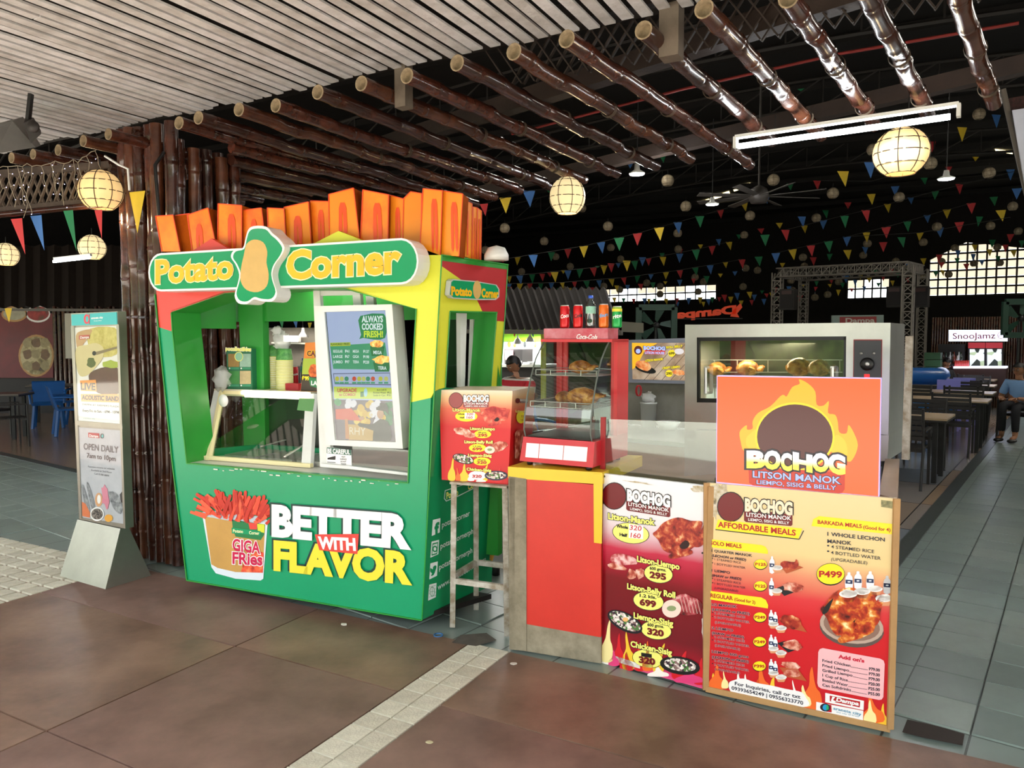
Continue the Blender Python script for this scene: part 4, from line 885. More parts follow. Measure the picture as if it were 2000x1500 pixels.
# steel fryers inside the kiosk
fr = thing('fryer_bench', 'steel bench with fryer tops inside the green kiosk', 'bench', tuple(kp(.9, .8, 0)))
b = B(); b.box(kp(1.0, .95, .45), 1.3, .45, .82, STEEL, X=KX, Y=KD); b.build('cabinet', fr)
area('kiosk_lamp', tuple(kp(1.0, .55, kT.z-.08)), .8, 3, (1, .97, .9), sy=.3)
# ================================================================== STOOL AND PRINTED BOX
WP_ = M('worn_white_metal', '#c9c5ba', .6, col2='#8a7c66', vs=14)
f1, f2, f3 = atz(884, 1223), atz(990, 1240), atz(930, 1189); f4 = f3+(f2-f1)
st = thing('bar_stool', 'rusty white square-legged metal stool carrying the printed box', 'stool', tuple((f1+f2+f3+f4)/4))
zst = .849; tops = []
for k, (f, u) in enumerate(((f1, 893), (f2, 987), (f3, 931), (f4, 0))):
    cen = (f1+f2+f3+f4)/4; t_ = Vector((f.x+(cen.x-f.x)*.1, f.y+(cen.y-f.y)*.1-.13, zst)); tops.append(t_)
    b = B(); b.bar(f, t_, .03, .03, WP_); b.build('leg', st)
for (a, c, f) in ((0, 1, .33), (2, 3, .36), (0, 2, .36), (1, 3, .36)):
    F_ = (f1, f2, f3, f4); b = B(); b.bar(F_[a].lerp(tops[a], f), F_[c].lerp(tops[c], f), .022, .03, WP_); b.build('rung', st)
b = B(); cen = sum(tops, Vector((0, 0, 0)))/4; X = (tops[1]-tops[0]).normalized(); Y_ = (tops[2]-tops[0]).normalized()
b.prism([t+(t-cen)*.12 for t in (tops[0], tops[1], tops[3], tops[2])], (0, 0, .012), WP_); b.build('seat', st)
zb0 = zst+.013
BXm = grad('box_print', [(0, '#d01a20'), (.30, '#cf1a22'), (.40, '#e0664a'), (.47, '#efc391'), (.53, '#eee6da')], .4, var=.05)
A0 = atz(862.8, 937, zb0); X22 = dirv(21)[0]; A1 = A0+X22*((KF.hit(0, 0)-KF.hit(0, 0)).length+.405)
BP = vplane(A0, A1); BPn = BP.n; zbt = BP.hit(930, 762).z; BD = -BPn
bx = thing('printed_box', 'worn red and cream menu carton with food pictures on the rusty stool', 'box', tuple(A0))
b = B(); tl_, tr_, br_, bl_ = BP.hit(857.7, 761.5), BP.hit(1001, 763), BP.hit(992, 946.5), BP.hit(862.8, 937)
bd = BD*.36; b.hexa([bl_, br_, br_+bd, bl_+bd], [tl_, tr_, tr_+bd, tl_+bd], BXm); b.build('carton', bx)
def logo(sh, x, y, k, dark=PDRED, rim=PBLACK, slope=.10, fill=PWHITE, sub=PWHITE, L=2, disc=True):
    """stall name on its plaque, with a plain round badge; x,y = left of the name's baseline"""
    r = lambda a, c: (x+a*k, y+c*k+a*k*slope)
    sh.poly([r(-2, 0), r(100, 2), r(100, 24), r(97, 27), r(2, 27), r(-2, 24)], dark, L)
    if disc:
        q = r(-30, -2); sh.ell(q[0], q[1], 29*k, 32*k, rim, L); sh.ell(q[0], q[1], 27*k, 30*k, dark, L+1)
    sh.text('BOCHOG', r(0, 4), r(100, 4), 27*k, rim, L+2, .11); sh.text('BOCHOG', r(1, 3), r(99, 3), 26*k, fill, L+4, .055)
    sh.text('LITSON MANOK', r(3, 15), r(97, 15), 8.5*k, sub, L+4, .018); sh.text('LIEMPO, SISIG & BELLY', r(7, 24), r(93, 24), 6*k, sub, L+4, .012)
CHK = food('print_chicken', ['#4a100c', '#8a2016', '#a83220', '#c8643c', '#e8b080'], 34, rough=.3)
CHK2 = food('print_chicken_gold', ['#3a0c08', '#8a2410', '#b83818', '#dc8430', '#fff0b0'], 26, rough=.3)
PORK = food('print_pork', ['#7a1f14', '#b54a36', '#e0a088', '#f6e2d8'], 30); SIS = food('print_sisig', ['#3a2630', '#8a6a66', '#d8c8c0', '#f4ece4', '#4a7a3a'], 90, vor=True)
WOODP = M('print_board_wood', '#b4532a', .5); GREYP = M('print_dark_plate', '#16161c', .4)
def roast(sh, cx, cy, w, h, L=3, m=None, seed=1):
    m = m or CHK; f = lambda pts: [(cx+a*w, cy+c*h) for a, c in pts]
    sh.poly(smooth_loop(f([(-.5, -.1), (-.42, -.2), (-.3, -.38), (-.05, -.5), (.18, -.42), (.38, -.4), (.36, -.2), (.3, 0), (.25, .2), (.1, .32), (-.1, .38), (-.3, .3), (-.4, .05)]), 3), m, L)
    sh.poly(smooth_loop(f([(.12, .05), (.22, -.12), (.36, -.2), (.42, -.36), (.5, -.34), (.48, -.22), (.44, -.05), (.42, .12), (.32, .22), (.18, .18)]), 3), m, L+1)
    sh.poly(smooth_loop(f([(-.22, .42), (-.05, .3), (.18, .28), (.2, .38), (0, .46), (-.18, .5)]), 3), m, L+1)
    sh.poly(smooth_loop(f([(-.02, .18), (.08, .05), (.16, .12), (.12, .24), (.02, .26)]), 2), M('print_deep_brown', '#2a0a06', .5), L+1)
def flames(sh, pts, cols, L=2):
    """a row of flame tongues: (x, y, w, h, colour index, lean)"""
    for (x, y, w, h, ci, ln) in pts:
        sh.poly(smooth_loop([(x-w*.5, y), (x-w*.55, y-h*.3), (x-w*.2+ln*.3, y-h*.55), (x-w*.15+ln, y-h*.85), (x+ln*1.4, y-h), (x+w*.12+ln*.8, y-h*.7), (x+w*.25+ln*.3, y-h*.5), (x+w*.5, y-h*.35), (x+w*.5, y)], 3), cols[ci], L+(ci % 3))
FC = [M('flame_yellow', '#f3c637', .35), M('flame_orange', '#ee6b2b', .35), M('flame_pale', '#f8e6a0', .35), M('flame_red', '#d8202a', .35), M('flame_white', '#f8efe6', .35), M('flame_pink', '#e0407a', .35)]
sh = Sheet(BP, .001, .0006).crop(850, 750, .14)
logo(sh, 395, 235, 3.5, slope=0, dark=M('faded_maroon', '#9c4a4a', .4))
sh.text('Litson-Manok', (245, 380), (628, 388), 46, PLYEL, 4, .03, out=PBLACK); sh.ell(435, 452, 155, 72, PYEL, 3); sh.poly([(412, 400), (555, 400), (552, 490), (412, 486)], PWHITE, 4)
sh.text('Whole', (316, 430), (405, 430), 22, PBLACK, 4, .04); sh.text('Half', (345, 478), (405, 478), 22, PBLACK, 4, .04); sh.text('320', (440, 434), (528, 434), 34, PRED, 6, .02); sh.text('160', (440, 482), (520, 482), 34, PRED, 6, .02)
roast(sh, 830, 450, 420, 280, 3, food('print_chicken_pink', ['#8a1c1c', '#b83232', '#d85a48', '#f0a080'], 26), 3)
sh.poly(blob(380, 660, 125, 48, 14, .15, 8, 5), PORK, 3); sh.poly(blob(480, 715, 75, 42, 12, .2, 0, 6), PORK, 4)
for t, x0, y0, x1, pr, g_, ex, ey in (('Litson-Liempo', 488, 640, 832, '295', '600 grms.', 662, 700), ('Litson-Belly Roll', 410, 825, 800, '699', '1.2 kls.', 590, 892), ('Liempo-Sisig', 462, 1012, 786, '320', '600 grms.', 652, 1080)):
    sh.ell(ex, ey, 120, 56, PYEL, 3); sh.text(t, (x0, y0), (x1, y0+6), 40, PLYEL, 6, .04, out=PBLACK); sh.text(g_, (ex-60, ey-14), (ex+55, ey-12), 20, PBLACK, 4, .03); sh.text(pr, (ex-68, ey+32), (ex+62, ey+34), 38, PRED, 4, .05)
sh.poly(blob(860, 880, 160, 70, 16, .08, -18, 8), PORK, 3); sh.ell(760, 920, 72, 52, M('roll_face', '#f0d8c8', .4), 4); sh.ell(760, 915, 35, 18, M('roll_green', '#8a9a6a', .5), 5)
sh.ell(392, 1045, 152, 66, GREYP, 3, 14); sh.ell(392, 1043, 140, 56, SIS, 4, 14)
flames(sh, [(230, 1340, 90, 320, 0, 20), (400, 1350, 120, 240, 0, 10), (320, 1345, 60, 180, 1, -10), (540, 1350, 100, 180, 3, 25), (680, 1350, 90, 230, 0, 40), (880, 1370, 90, 210, 3, 20), (500, 1350, 80, 120, 4, 0), (640, 1365, 120, 60, 4, 0)], FC, 2)
sh.text('Chicken-Sisig', (440, 1205), (780, 1225), 40, PLYEL, 8, .04, out=PBLACK); sh.ell(590, 1275, 125, 62, PWHITE, 6); sh.text('320', (520, 1305), (645, 1308), 40, PRED, 7, .05); sh.ell(850, 1278, 162, 68, M('plate_blue', '#2a2f4a', .4), 6); sh.ell(850, 1275, 135, 50, SIS, 7)
sh.build('printed_artwork', bx)
BPs = vplane(tr_, tr_+BD); b2 = Plane(tr_, BPs.n) ; sh = Sheet(b2, .001, .0006).crop(850, 750, .14)
logo(sh, 1185, 235, 1.1, slope=0); sh.text('Litson', (1125, 395), (1245, 395), 36, PLYEL, 4, .03); sh.ell(1195, 465, 62, 85, PYEL, 3); sh.text('320', (1195, 465), (1240, 465), 34, PRED, 5); sh.text('160', (1195, 515), (1240, 515), 34, PRED, 5)
sh.poly([(1115, 680), (1150, 640), (1240, 640), (1225, 800), (1160, 1040), (1115, 1040)], PORK, 2); sh.build('printed_artwork', bx)
# ================================================================== CHICKEN STALL COUNTER
C0, C1 = atz(995, 1268), atz(1176, 1295); ZCT = .977
CP = vplane(C0, C1); CN = CP.n; CX = (C1-C0).normalized(); CDp = -CN
YELP = M('counter_yellow', '#e9c32a', .35, var=.08, vs=3); REDP = M('counter_red', '#d4372b', .4, col2='#c43026', vs=2); CEM = M('cement_render', '#9c927c', .85, col2='#6f6753', vs=6, bump=.3, bs=20)
ct = thing('stall_counter', 'red and yellow painted counter on a bare cement base', 'counter', tuple(C0))
def cq(name, pts, m, off=0, th=.03, par=ct, pl=CP, lab=None):
    o = qb(name, par, pts, off, th, m, pl, pl.n)
    if lab: o['label'] = lab
    return o
cq('pillar', [(993, 930), (1028, 935), (1028, 1272), (995, 1268)], CEM, .0, .14, lab='bare cement pillar')
cq('front_panel', [(1028, 935), (1174, 948), (1173.7, 1245), (1028.5, 1219)], REDP, -.005, .04); cq('plinth', [(1028.5, 1219), (1173.7, 1245), (1174, 1296), (1028, 1272)], CEM, -.004, .04)
top4 = [CP.hit(992, 908), CP.hit(1176, 924.5)]; tz = top4[0].z
b = B(); a = Vector((*top4[0].xy, ZCT)); c = Vector((*top4[1].xy, ZCT)); dpt = Md*.62
b.prism([a, c, c+dpt, a+dpt], (0, 0, -.06), YELP); b.build('counter_top', ct)
cq('yellow_strip', [(1159, 926), (1177, 926), (1175, 1062), (1160, 1060)], YELP, .006, .01)
b = B(); b.prism([C0+Vector((0, 0, 0)), C0+CX*.03, C0+CX*.03+Md*.6, C0+Md*.6], (0, 0, ZCT-.06), CEM); b.build('side_wall', ct)
# second counter run behind the poster boards
B1a, B1b, B2b = atz(1176, 1290), atz(1378.6, 1348), atz(1740, 1429)
P1, P2 = vplane(B1a, B1b), vplane(B1b, B2b)
run = thing('board_counter', 'brown laminate counter behind the two menu boards', 'counter', tuple(B1b)); WOODL = M('brown_laminate', '#8a6a4c', .45, var=.25, vs=3, stretch=(1, 1, 6)); PLY = M('plywood_edge', '#b98f5c', .7, var=.2)
P2X = (B2b-B1b).normalized(); P2D = -P2.n
zc2 = P2.hit(1751, 974).z
b = B(); e = P2.hit(1753, 974); e0_ = Vector((e.x, e.y, zc2)); back = atz(1757, 896, zc2); g0 = atz(1729, 896, zc2); f0_ = P2.hit(1716, 971, -.06)
b.prism([e0_, back, g0, Vector((f0_.x, f0_.y, zc2))], (0, 0, -.03), WOODL); b.build('counter_top', run)
b = B(); b.prism([Vector((e.x, e.y, 0))-P2X*.015, Vector((back.x, back.y, 0))-P2X*.015, Vector((back.x, back.y, zc2-.03))-P2X*.015, Vector((e.x, e.y, zc2-.03))-P2X*.015], P2X*.015, WOODL); b.build('end_panel', run)
bk0 = Vector((B1a.x, B1a.y, 0)); b = B(); b.prism([bk0-P1.n*.05, B1b-P1.n*.06, B2b-P2.n*.05-P2X*.02, B2b-P2.n*.08-P2X*.02, B1b-P1.n*.1, bk0-P1.n*.08], (0, 0, .93), PLY); b.build('backing', run)
# ---- board 1
def board(name, lab, pl, pts, m, frame=None, th=.02):
    t = thing(name, lab, 'menu board', (pl.hit(*pts[3]).x, pl.hit(*pts[3]).y, 0)); qb('panel', t, pts, 0, th, m, pl, pl.n); return t
G1 = grad('board_one_print', [(0, '#e85a8a'), (.08, '#a51226'), (.2, '#70101a'), (.45, '#7a1018'), (.52, '#a3152b'), (.60, '#c22a46'), (.68, '#dcb8c0'), (.75, '#e8e2e4'), (1, '#e9e9ec')], .25, var=.04)
m1 = board('menu_board', 'tall maroon and white price board beside the red counter', P1, [(1178.8, 925), (1389.4, 950), (1378.6, 1347), (1174.5, 1289.5)], G1)
sh = Sheet(P1, .001, .0006).crop(1160, 910, .3)
logo(sh, 216, 215, 2.8, slope=.16)
sh.text('Litson-Manok', (95, 345), (392, 385), 40, PLYEL, 6, .04, out=PBLACK, ow=.06)
sh.ell(240, 438, 122, 68, PBLACK, 2, 8); sh.ell(240, 438, 118, 65, PLYEL, 3, 8); sh.poly([(228, 378), (322, 390), (320, 478), (226, 468)], PWHITE, 4)
sh.text('Whole', (148, 400), (220, 410), 20, PBLACK, 5, .05); sh.text('Half', (168, 455), (216, 462), 20, PBLACK, 5, .05)
HW = M('pen_red', '#c8232b', .5); sh.text('320', (232, 415), (308, 423), 32, HW, 5, .01, lean=4); sh.text('160', (238, 465), (302, 472), 32, HW, 5, .01, lean=4)
roast(sh, 565, 470, 365, 270, 4, CHK)
sh.poly(blob(192, 610, 88, 38, 14, .12, 8, 2), food('print_belly', ['#7a1418', '#b03a3a', '#e0a0a0', '#f0d0c8'], 30), 4); sh.poly(blob(150, 655, 60, 22, 12, .15, 12, 2), PORK, 3); sh.poly(blob(245, 705, 36, 34, 10, .2, 0, 3), PORK, 5); sh.poly(blob(300, 700, 30, 36, 10, .2, 0, 9), PORK, 5)
for t, x0, y0, x1, y1, g_, pr, ex, ey, rx in (('Litson-Liempo', 282, 622, 556, 675, '600 grms.', '295', 420, 702, 92), ('Litson-Belly Roll', 218, 800, 528, 860, '1.2 kls.', '699', 355, 880, 98), ('Liempo-Sisig', 260, 990, 514, 1045, '600 grms.', '320', 405, 1070, 98), ('Chicken-Sisig', 240, 1175, 506, 1235, '', '320', 350, 1255, 98)):
    sh.ell(ex, ey, rx+4, 62, PBLACK, 2, 9); sh.ell(ex, ey, rx, 58, PLYEL, 3, 9); sh.text(t, (x0, y0), (x1, y1), 38, PLYEL, 8, .04, out=PBLACK, ow=.05)
    if g_: sh.text(g_, (ex-56, ey-28), (ex+50, ey-14), 20, PBLACK, 5, .03)
    else: sh.poly([(308, 1215), (376, 1226), (376, 1250), (308, 1240)], PBLACK, 5)
    sh.text(pr, (ex-54, ey+24), (ex+46, ey+40), 40, PDRED, 5, .055)
sh.poly(blob(600, 905, 105, 68, 18, .06, 12, 7), food('print_roll', ['#3a0808', '#8a1c20', '#c05058', '#f0c0b8'], 20), 4); sh.ell(505, 930, 62, 58, M('roll_face', '#f0d8c8'), 5); sh.ell(505, 928, 30, 18, M('roll_green', '#8a9a6a'), 6)
for k in range(6): sh.line([(560+k*22, 850+k*3), (585+k*22, 950+k*3)], 4, M('string_pale', '#d8b0a8', .5), 6)
sh.ell(202, 1015, 125, 58, GREYP, 5, 28); sh.ell(202, 1012, 112, 46, SIS, 6, 28); sh.ell(205, 1000, 18, 14, M('egg_yolk', '#f0b870', .4), 7)
flames(sh, [(85, 1270, 70, 270, 2, 15), (160, 1290, 60, 200, 3, 5), (225, 1320, 70, 240, 0, -10), (130, 1300, 60, 100, 5, 0), (300, 1330, 60, 190, 3, -10), (215, 1330, 80, 120, 3, 0), (420, 1345, 60, 190, 0, 30), (350, 1330, 60, 190, 1, 0), (560, 1385, 90, 180, 3, 30), (690, 1420, 70, 170, 3, 10), (620, 1410, 160, 90, 5, 0), (100, 1290, 90, 90, 4, 0), (420, 1370, 120, 60, 4, 0)], FC, 2)
sh.poly([(56, 1230), (300, 1300), (560, 1370), (722, 1415), (720, 1440), (560, 1400), (300, 1325), (52, 1260)], FC[5], 1); sh.poly([(56, 1200), (120, 1230), (300, 1290), (300, 1320), (54, 1250)], FC[4], 2)
sh.ell(560, 1300, 132, 58, PBLACK, 6, 9); sh.ell(560, 1296, 106, 40, SIS, 7, 9)
RUST = M('peeled_patch', '#a89468', .8, col2='#d8d0c0', vs=40)
sh.poly(blob(695, 150, 60, 26, 18, .35, 12, 4), RUST, 3); sh.poly(blob(715, 1040, 12, 90, 16, .5, 0, 6), M('scratch_pale', '#c8b8b0', .7), 3); sh.poly(blob(290, 108, 90, 5, 14, .4, 8, 1), RUST, 3)
for x, y in ((68, 68), (752, 152), (63, 240), (706, 567), (740, 577), (732, 1455-40)): sh.ell(x, y, 6, 7, PBLACK, 5, n=10)
sh.build('printed_artwork', m1)
b = B(); q = [P1.hit(u, v, .0) for u, v in ((1378.6, 1347), (1389.4, 950))]; b.bar(q[0], q[1], .012, .03, PLY); b.build('wood_edge', m1)
# ---- board 2
G2 = grad('board_two_print', [(0, '#c41620'), (.42, '#cf1c24'), (.50, '#d6363a'), (.60, '#e08a68'), (.70, '#e3c98c'), (1, '#e0cc98')], .3, var=.04)
m2 = board('menu_board', 'wide red and cream meals board under the orange lit sign', P2, [(1380, 943), (1751.5, 974), (1738.5, 1424), (1378.6, 1345)], G2)
sh = Sheet(P2, .001, .0006).crop(1370, 930, .195)
logo(sh, 436, 330, 4.75, slope=.09, fill=M('print_peach', '#f3dcc0', .4))
sh.poly([(165, 435), (1010, 525), (970, 625), (140, 530)], PYEL, 2); sh.line([(140, 535), (980, 632), (1024, 545)], 9, PBLACK, 1); sh.text('AFFORDABLE MEALS', (168, 508), (942, 595), 56, PRED, 4, .03)
sh.poly([(95, 632), (600, 690), (640, 705), (665, 745), (666, 780), (92, 712)], PYEL, 2); sh.text('SOLO MEALS', (90, 685), (400, 722), 38, PRED, 4, .03)
sh.poly([(1105, 490), (1120, 430), (1180, 400), (1925, 480), (1922, 585), (1100, 500)], PYEL, 2); sh.text('BARKADA MEALS', (1165, 475), (1605, 520), 38, PRED, 4, .03); sh.text('(Good for 4)', (1622, 525), (1892, 555), 34, PRED, 4, .025)
sh.poly([(80, 1148), (600, 1215), (645, 1240), (668, 1290), (665, 1325), (72, 1232)], PYEL, 2); sh.text('REGULAR', (92, 1212), (312, 1242), 40, PRED, 4, .03); sh.text('(Good for 2)', (330, 1246), (538, 1280), 32, PRED, 4, .025)
for t, p0, p1, h, bo in (('1 QUARTER MANOK', (102, 757), (505, 808), 26, .018), ('(LECHON or FRIED)', (105, 805), (445, 850), 24, .03), ('•', (106, 835), (116, 837), 24, .03), ('1 STEAMED RICE', (132, 842), (396, 878), 22, 0), ('•', (106, 878), (116, 880), 24, .03), ('1 BOTTLED WATER', (132, 888), (440, 930), 22, 0),
    ('1 LIEMPO', (102, 955), (286, 980), 26, .018), ('(IHAW or FRIED)', (105, 1004), (396, 1042), 24, .03), ('•', (106, 1035), (116, 1037), 24, .03), ('1 STEAMED RICE', (132, 1045), (396, 1085), 22, 0), ('•', (106, 1078), (116, 1080), 24, .03), ('1 BOTTLED WATER', (132, 1085), (440, 1130), 22, 0), ('(UPGRADABLE)', (128, 1130), (366, 1162), 22, 0),
    ('1 WHOLE LECHON', (1262, 595), (1836, 655), 38, .02), ('MANOK', (1262, 668), (1500, 690), 38, .02), ('•', (1260, 712), (1278, 714), 36, .04), ('4 STEAMED RICE', (1300, 722), (1730, 772), 34, .005), ('•', (1260, 768), (1278, 770), 36, .04), ('4 BOTTLED WATER', (1298, 780), (1795, 840), 34, .005), ('(UPGRADABLE)', (1298, 845), (1660, 885), 32, 0)):
    sh.text(t, p0, p1, h, PNAVY, 4, bo, lean=(4 if 'UPG' in t or ' or ' in t else 0))
def tag_price(x, y, t, rx=64): sh.ell(x, y+4, rx+4, 52*rx/64, PBLACK, 3); sh.ell(x, y, rx, 48*rx/64, PYEL, 4); sh.text(t, (x-rx*.82, y+rx*.2), (x+rx*.8, y+rx*.26), rx*.45, PRED, 6, .035)
BOT = M('print_bottle', '#e9eef2', .3); BLB = M('print_bottle_label', '#1f2f55', .4); RICE = M('print_rice', '#f6f3ee', .5, var=.1, vs=80); BOWL = M('print_bowl', '#d9956a', .4)
def pbottle(x, y, w, h):
    sh.poly(smooth_loop([(x-w*.2, y), (x+w*.2, y), (x+w*.22, y+h*.15), (x+w*.5, y+h*.3), (x+w*.5, y+h), (x-w*.5, y+h), (x-w*.5, y+h*.3), (x-w*.22, y+h*.15)], 2), BOT, 5); sh.poly([(x-w*.5, y+h*.42), (x+w*.5, y+h*.45), (x+w*.5, y+h*.68), (x-w*.5, y+h*.65)], BLB, 6); sh.ell(x, y+h*.55, w*.22, h*.04, BOT, 7)
def pbowl(x, y, r): sh.poly([(x-r, y), (x+r, y), (x+r*.55, y+r*.85), (x-r*.55, y+r*.85)], BOWL, 7); sh.ell(x, y, r, r*.42, RICE, 8); sh.poly(blob(x, y-r*.1, r*.85, r*.4, 14, .12, 0, int(x)), RICE, 8)
tag_price(592, 882, 'P125'); tag_price(590, 1100, 'P125')
pbottle(707, 805, 48, 160); sh.poly([(815, 930), (930, 880), (1022, 915), (850, 975)], WOODP, 4); sh.poly(smooth_loop([(790, 880), (830, 850), (930, 860), (945, 832), (965, 850), (970, 900), (920, 935), (830, 935)], 3), CHK, 6); pbowl(760, 920, 54)
pbottle(702, 1022, 46, 165); sh.poly([(755, 1120), (850, 1085), (1018, 1130), (830, 1200)], GREYP, 4); sh.poly(blob(915, 1115, 100, 48, 18, .2, 5, 3), PORK, 6); pbowl(755, 1150, 54)
tag_price(1294, 980, 'P499', 138)
for x, y in ((1478, 965), (1568, 955), (1690, 955), (1860, 1000)): pbottle(x, y, 70, 170)
pbowl(1470, 1180, 92); pbowl(1610, 1155, 82); pbowl(1745, 1130, 70)
sh.crop(1370, 1180, .195)
for t, p0, p1, h, bo in (('1/2 MANOK', (105, 15), (352, 38), 26, .018), ('(LECHON or FRIED)', (105, 62), (482, 108), 24, .03), ('•', (106, 92), (116, 94), 24, .03), ('2 STEAMED RICE', (130, 100), (436, 142), 22, 0), ('•', (106, 132), (116, 134), 24, .03), ('2 BOTTLED WATER', (130, 140), (480, 192), 22, 0), ('(UPGRADABLE)', (135, 190), (394, 225), 22, 0),
    ('2 LIEMPO', (105, 248), (315, 275), 26, .018), ('(IHAW or FRIED)', (105, 298), (425, 342), 24, .03), ('•', (106, 328), (116, 330), 24, .03), ('2 STEAMED RICE', (130, 338), (432, 382), 22, 0), ('•', (106, 368), (116, 370), 24, .03), ('2 BOTTLED WATER', (130, 378), (478, 432), 22, 0), ('(UPGRADABLE)', (135, 422), (386, 462), 22, 0),
    ('LIEMPO 600 grms', (105, 485), (470, 540), 26, .018), ('(LECHON or FRIED)', (105, 538), (472, 588), 24, .03), ('•', (106, 566), (116, 568), 24, .03), ('2 STEAMED RICE', (130, 575), (430, 625), 22, 0), ('•', (106, 605), (116, 607), 24, .03), ('2 BOTTLED WATER', (130, 615), (474, 675), 22, 0), ('(UPGRADABLE)', (135, 660), (384, 700), 22, 0)):
    if t != '•': sh.text(t, p0, p1, h, M('print_pink_halo', '#eaa0a0', .5), 3, bo+.06)
    sh.text(t, p0, p1, h, PNAVY, 4, bo+.008)
for y, t in ((130, 'P249'), (376, 'P249'), (620, 'P395')): tag_price(586-(y-130)*.012, y, t)
for y, k in ((60, 0), (308, 1), (552, 2)):
    pbottle(698, y, 44, 150); pbottle(740, y+20, 44, 150)
    if k == 1: sh.poly([(760, 390), (830, 370), (1018, 430), (870, 485)], GREYP, 4); sh.poly(blob(910, 410, 100, 52, 18, .2, 5, 13), PORK, 6)
    else: sh.poly([(780, y+80), (960, y+90), (1058, y+222), (850, y+175)], WOODP, 4); sh.poly(blob(895, y+(115 if k == 0 else 60), 105, (68 if k == 0 else 36), 16, .15, 12, 5+k), CHK if k == 0 else PORK, 6)
    if k == 2: sh.poly(blob(910, 690, 85, 40, 14, .2, 5, 21), PORK, 6)
    pbowl(722, y+140, 52); pbowl(798, y+180, 56)
flames(sh, [(150, 850, 130, 250, 1, 10), (235, 840, 60, 170, 2, -10), (120, 850, 80, 160, 0, 0), (600, 900, 160, 260, 1, 0), (700, 930, 120, 200, 0, 20), (560, 860, 90, 110, 1, 10), (940, 1000, 70, 240, 4, -20), (1110, 1050, 170, 420, 1, 0), (1110, 1040, 110, 240, 0, 20), (1030, 1020, 120, 210, 2, -10), (1720, 1180, 200, 260, 1, -20), (1690, 1190, 110, 230, 2, 0), (1810, 1215, 90, 220, 0, 10), (440, 830, 60, 130, 4, 0), (370, 830, 80, 140, 4, 0)], FC, 2)
sh.poly(smooth_loop([(275, 790), (330, 760), (420, 745), (560, 790), (700, 815), (850, 850), (1000, 880), (1050, 940), (1080, 1010), (980, 1030), (760, 985), (560, 930), (380, 900), (290, 870)], 3), PWHITE, 5)
for t, p0, p1, h in (('For Inquiries, call or txt', (335, 810), (990, 948), 36), ('09393654249 | 09556323770', (303, 855), (1018, 1008), 36)): sh.text(t, p0, p1, h, PNAVY, 7, .02)
sh.ell(1505, 245, 325, 185, M('plate_grey', '#5a4a44', .5), 4, 9); sh.ell(1505, 215, 322, 178, M('plate_light', '#b8a090', .5), 5, 9); sh.ell(1505, 215, 285, 150, M('plate_mid', '#8a6a5c', .5), 6, 9)
roast(sh, 1510, 110, 640, 560, 7, CHK2); sh.poly(smooth_loop([(1210, 90), (1240, 20), (1320, -60), (1300, 0), (1270, 70), (1230, 100)], 2), PBLACK, 8); sh.poly(blob(1640, 200, 110, 120, 16, .1, 20, 3), CHK2, 9); sh.poly(blob(1440, 240, 120, 75, 16, .12, -10, 4), CHK2, 9)
sh.crop(1370, 930, .195); pbottle(1860, 1000, 70, 170); pbowl(1830, 1225, 88); sh.crop(1370, 1180, .195)
rr = [(1170, 480), (1185, 450), (1215, 440), (1790, 545), (1825, 565), (1836, 600), (1822, 930), (1805, 955), (1780, 960), (1200, 845), (1170, 825), (1160, 790)]
sh.poly(rr, M('print_pale_pink', '#f0b8bc', .4), 5); sh.text("Add on's", (1375, 540), (1628, 585), 36, M('print_crimson', '#c8203c', .4), 7, .05)
for i, (a_, pr) in enumerate((('Fried Chicken', 'P79.00'), ('Fried Liempo', 'P79.00'), ('Grilled Liempo', 'P79.00'), ('1 Cup of Rice', 'P20.00'), ('Bottled Water', 'P25.00'), ('Can Softdrinks', 'P55.00'))):
    y = 578+i*49; x1 = (1492, 1478, 1512, 1466, 1466, 1498)[i]; sh.text(a_, (1212, y-2), (x1, y+50), 28, PNAVY, 7, .02)
    sh.text('.'*16, (x1+6, y+52), (1665-i*2, y+82), 24, PNAVY, 7, .03); sh.text(pr, (1680-i*1.5, y+84), (1786, y+98), 30, PNAVY, 7, .03)
sh.poly([(1240, 888), (1628, 968), (1624, 1062), (1240, 982)], PWHITE, 6); sh.poly([(1285, 915), (1590, 975), (1586, 1034), (1286, 972)], PRED, 7); sh.text('Dampa', (1352, 972), (1572, 1016), 38, PWHITE, 9, .045, lean=8); sh.poly([(1296, 970), (1312, 925), (1340, 930), (1318, 960), (1350, 975), (1325, 985)], PWHITE, 9)
sh.poly([(1150, 978), (1622, 1068), (1618, 1166), (1148, 1070)], PWHITE, 6); sh.ell(1240, 1035, 52, 40, M('logo_dark', '#2a2030', .4), 8, 10); sh.poly([(1250, 1000), (1302, 1010), (1305, 1085), (1240, 1075)], PRED, 7); sh.ell(1244, 1035, 30, 30, M('logo_blue', '#1c9ad0', .4), 9); sh.poly([(1250, 1008), (1272, 1015), (1275, 1055), (1250, 1062)], M('logo_green', '#2aa86a', .4), 10)
sh.text('araneta city', (1322, 1055), (1600, 1118), 30, M('logo_text', '#4f8fae', .4), 8, .02); sh.text('the city of firsts', (1350, 1085), (1575, 1132), 12, M('logo_text'.strip(), '#4f8fae'), 8, .01)
sh.crop(1370, 930, .195); sh.poly(blob(170, 200, 90, 130, 20, .3, 10, 3), RUST, 1); sh.poly(blob(130, 330, 40, 110, 16, .4, 0, 8), RUST, 1); sh.poly([(1800, 238), (1915, 252), (1912, 325), (1800, 308)], M('tape_print', '#a8a070', .6, col2='#6a6a4a', vs=60), 2)
sh.build('printed_artwork', m2)
b = B(); q = [P2.hit(u, v, .004) for u, v in ((1380, 943), (1751.5, 974), (1738.5, 1424), (1378.6, 1345))]
for i in (1, 2, 3): b.bar(q[i], q[(i+1) % 4], .012, .026, PLY)
b.build('wood_edge', m2)
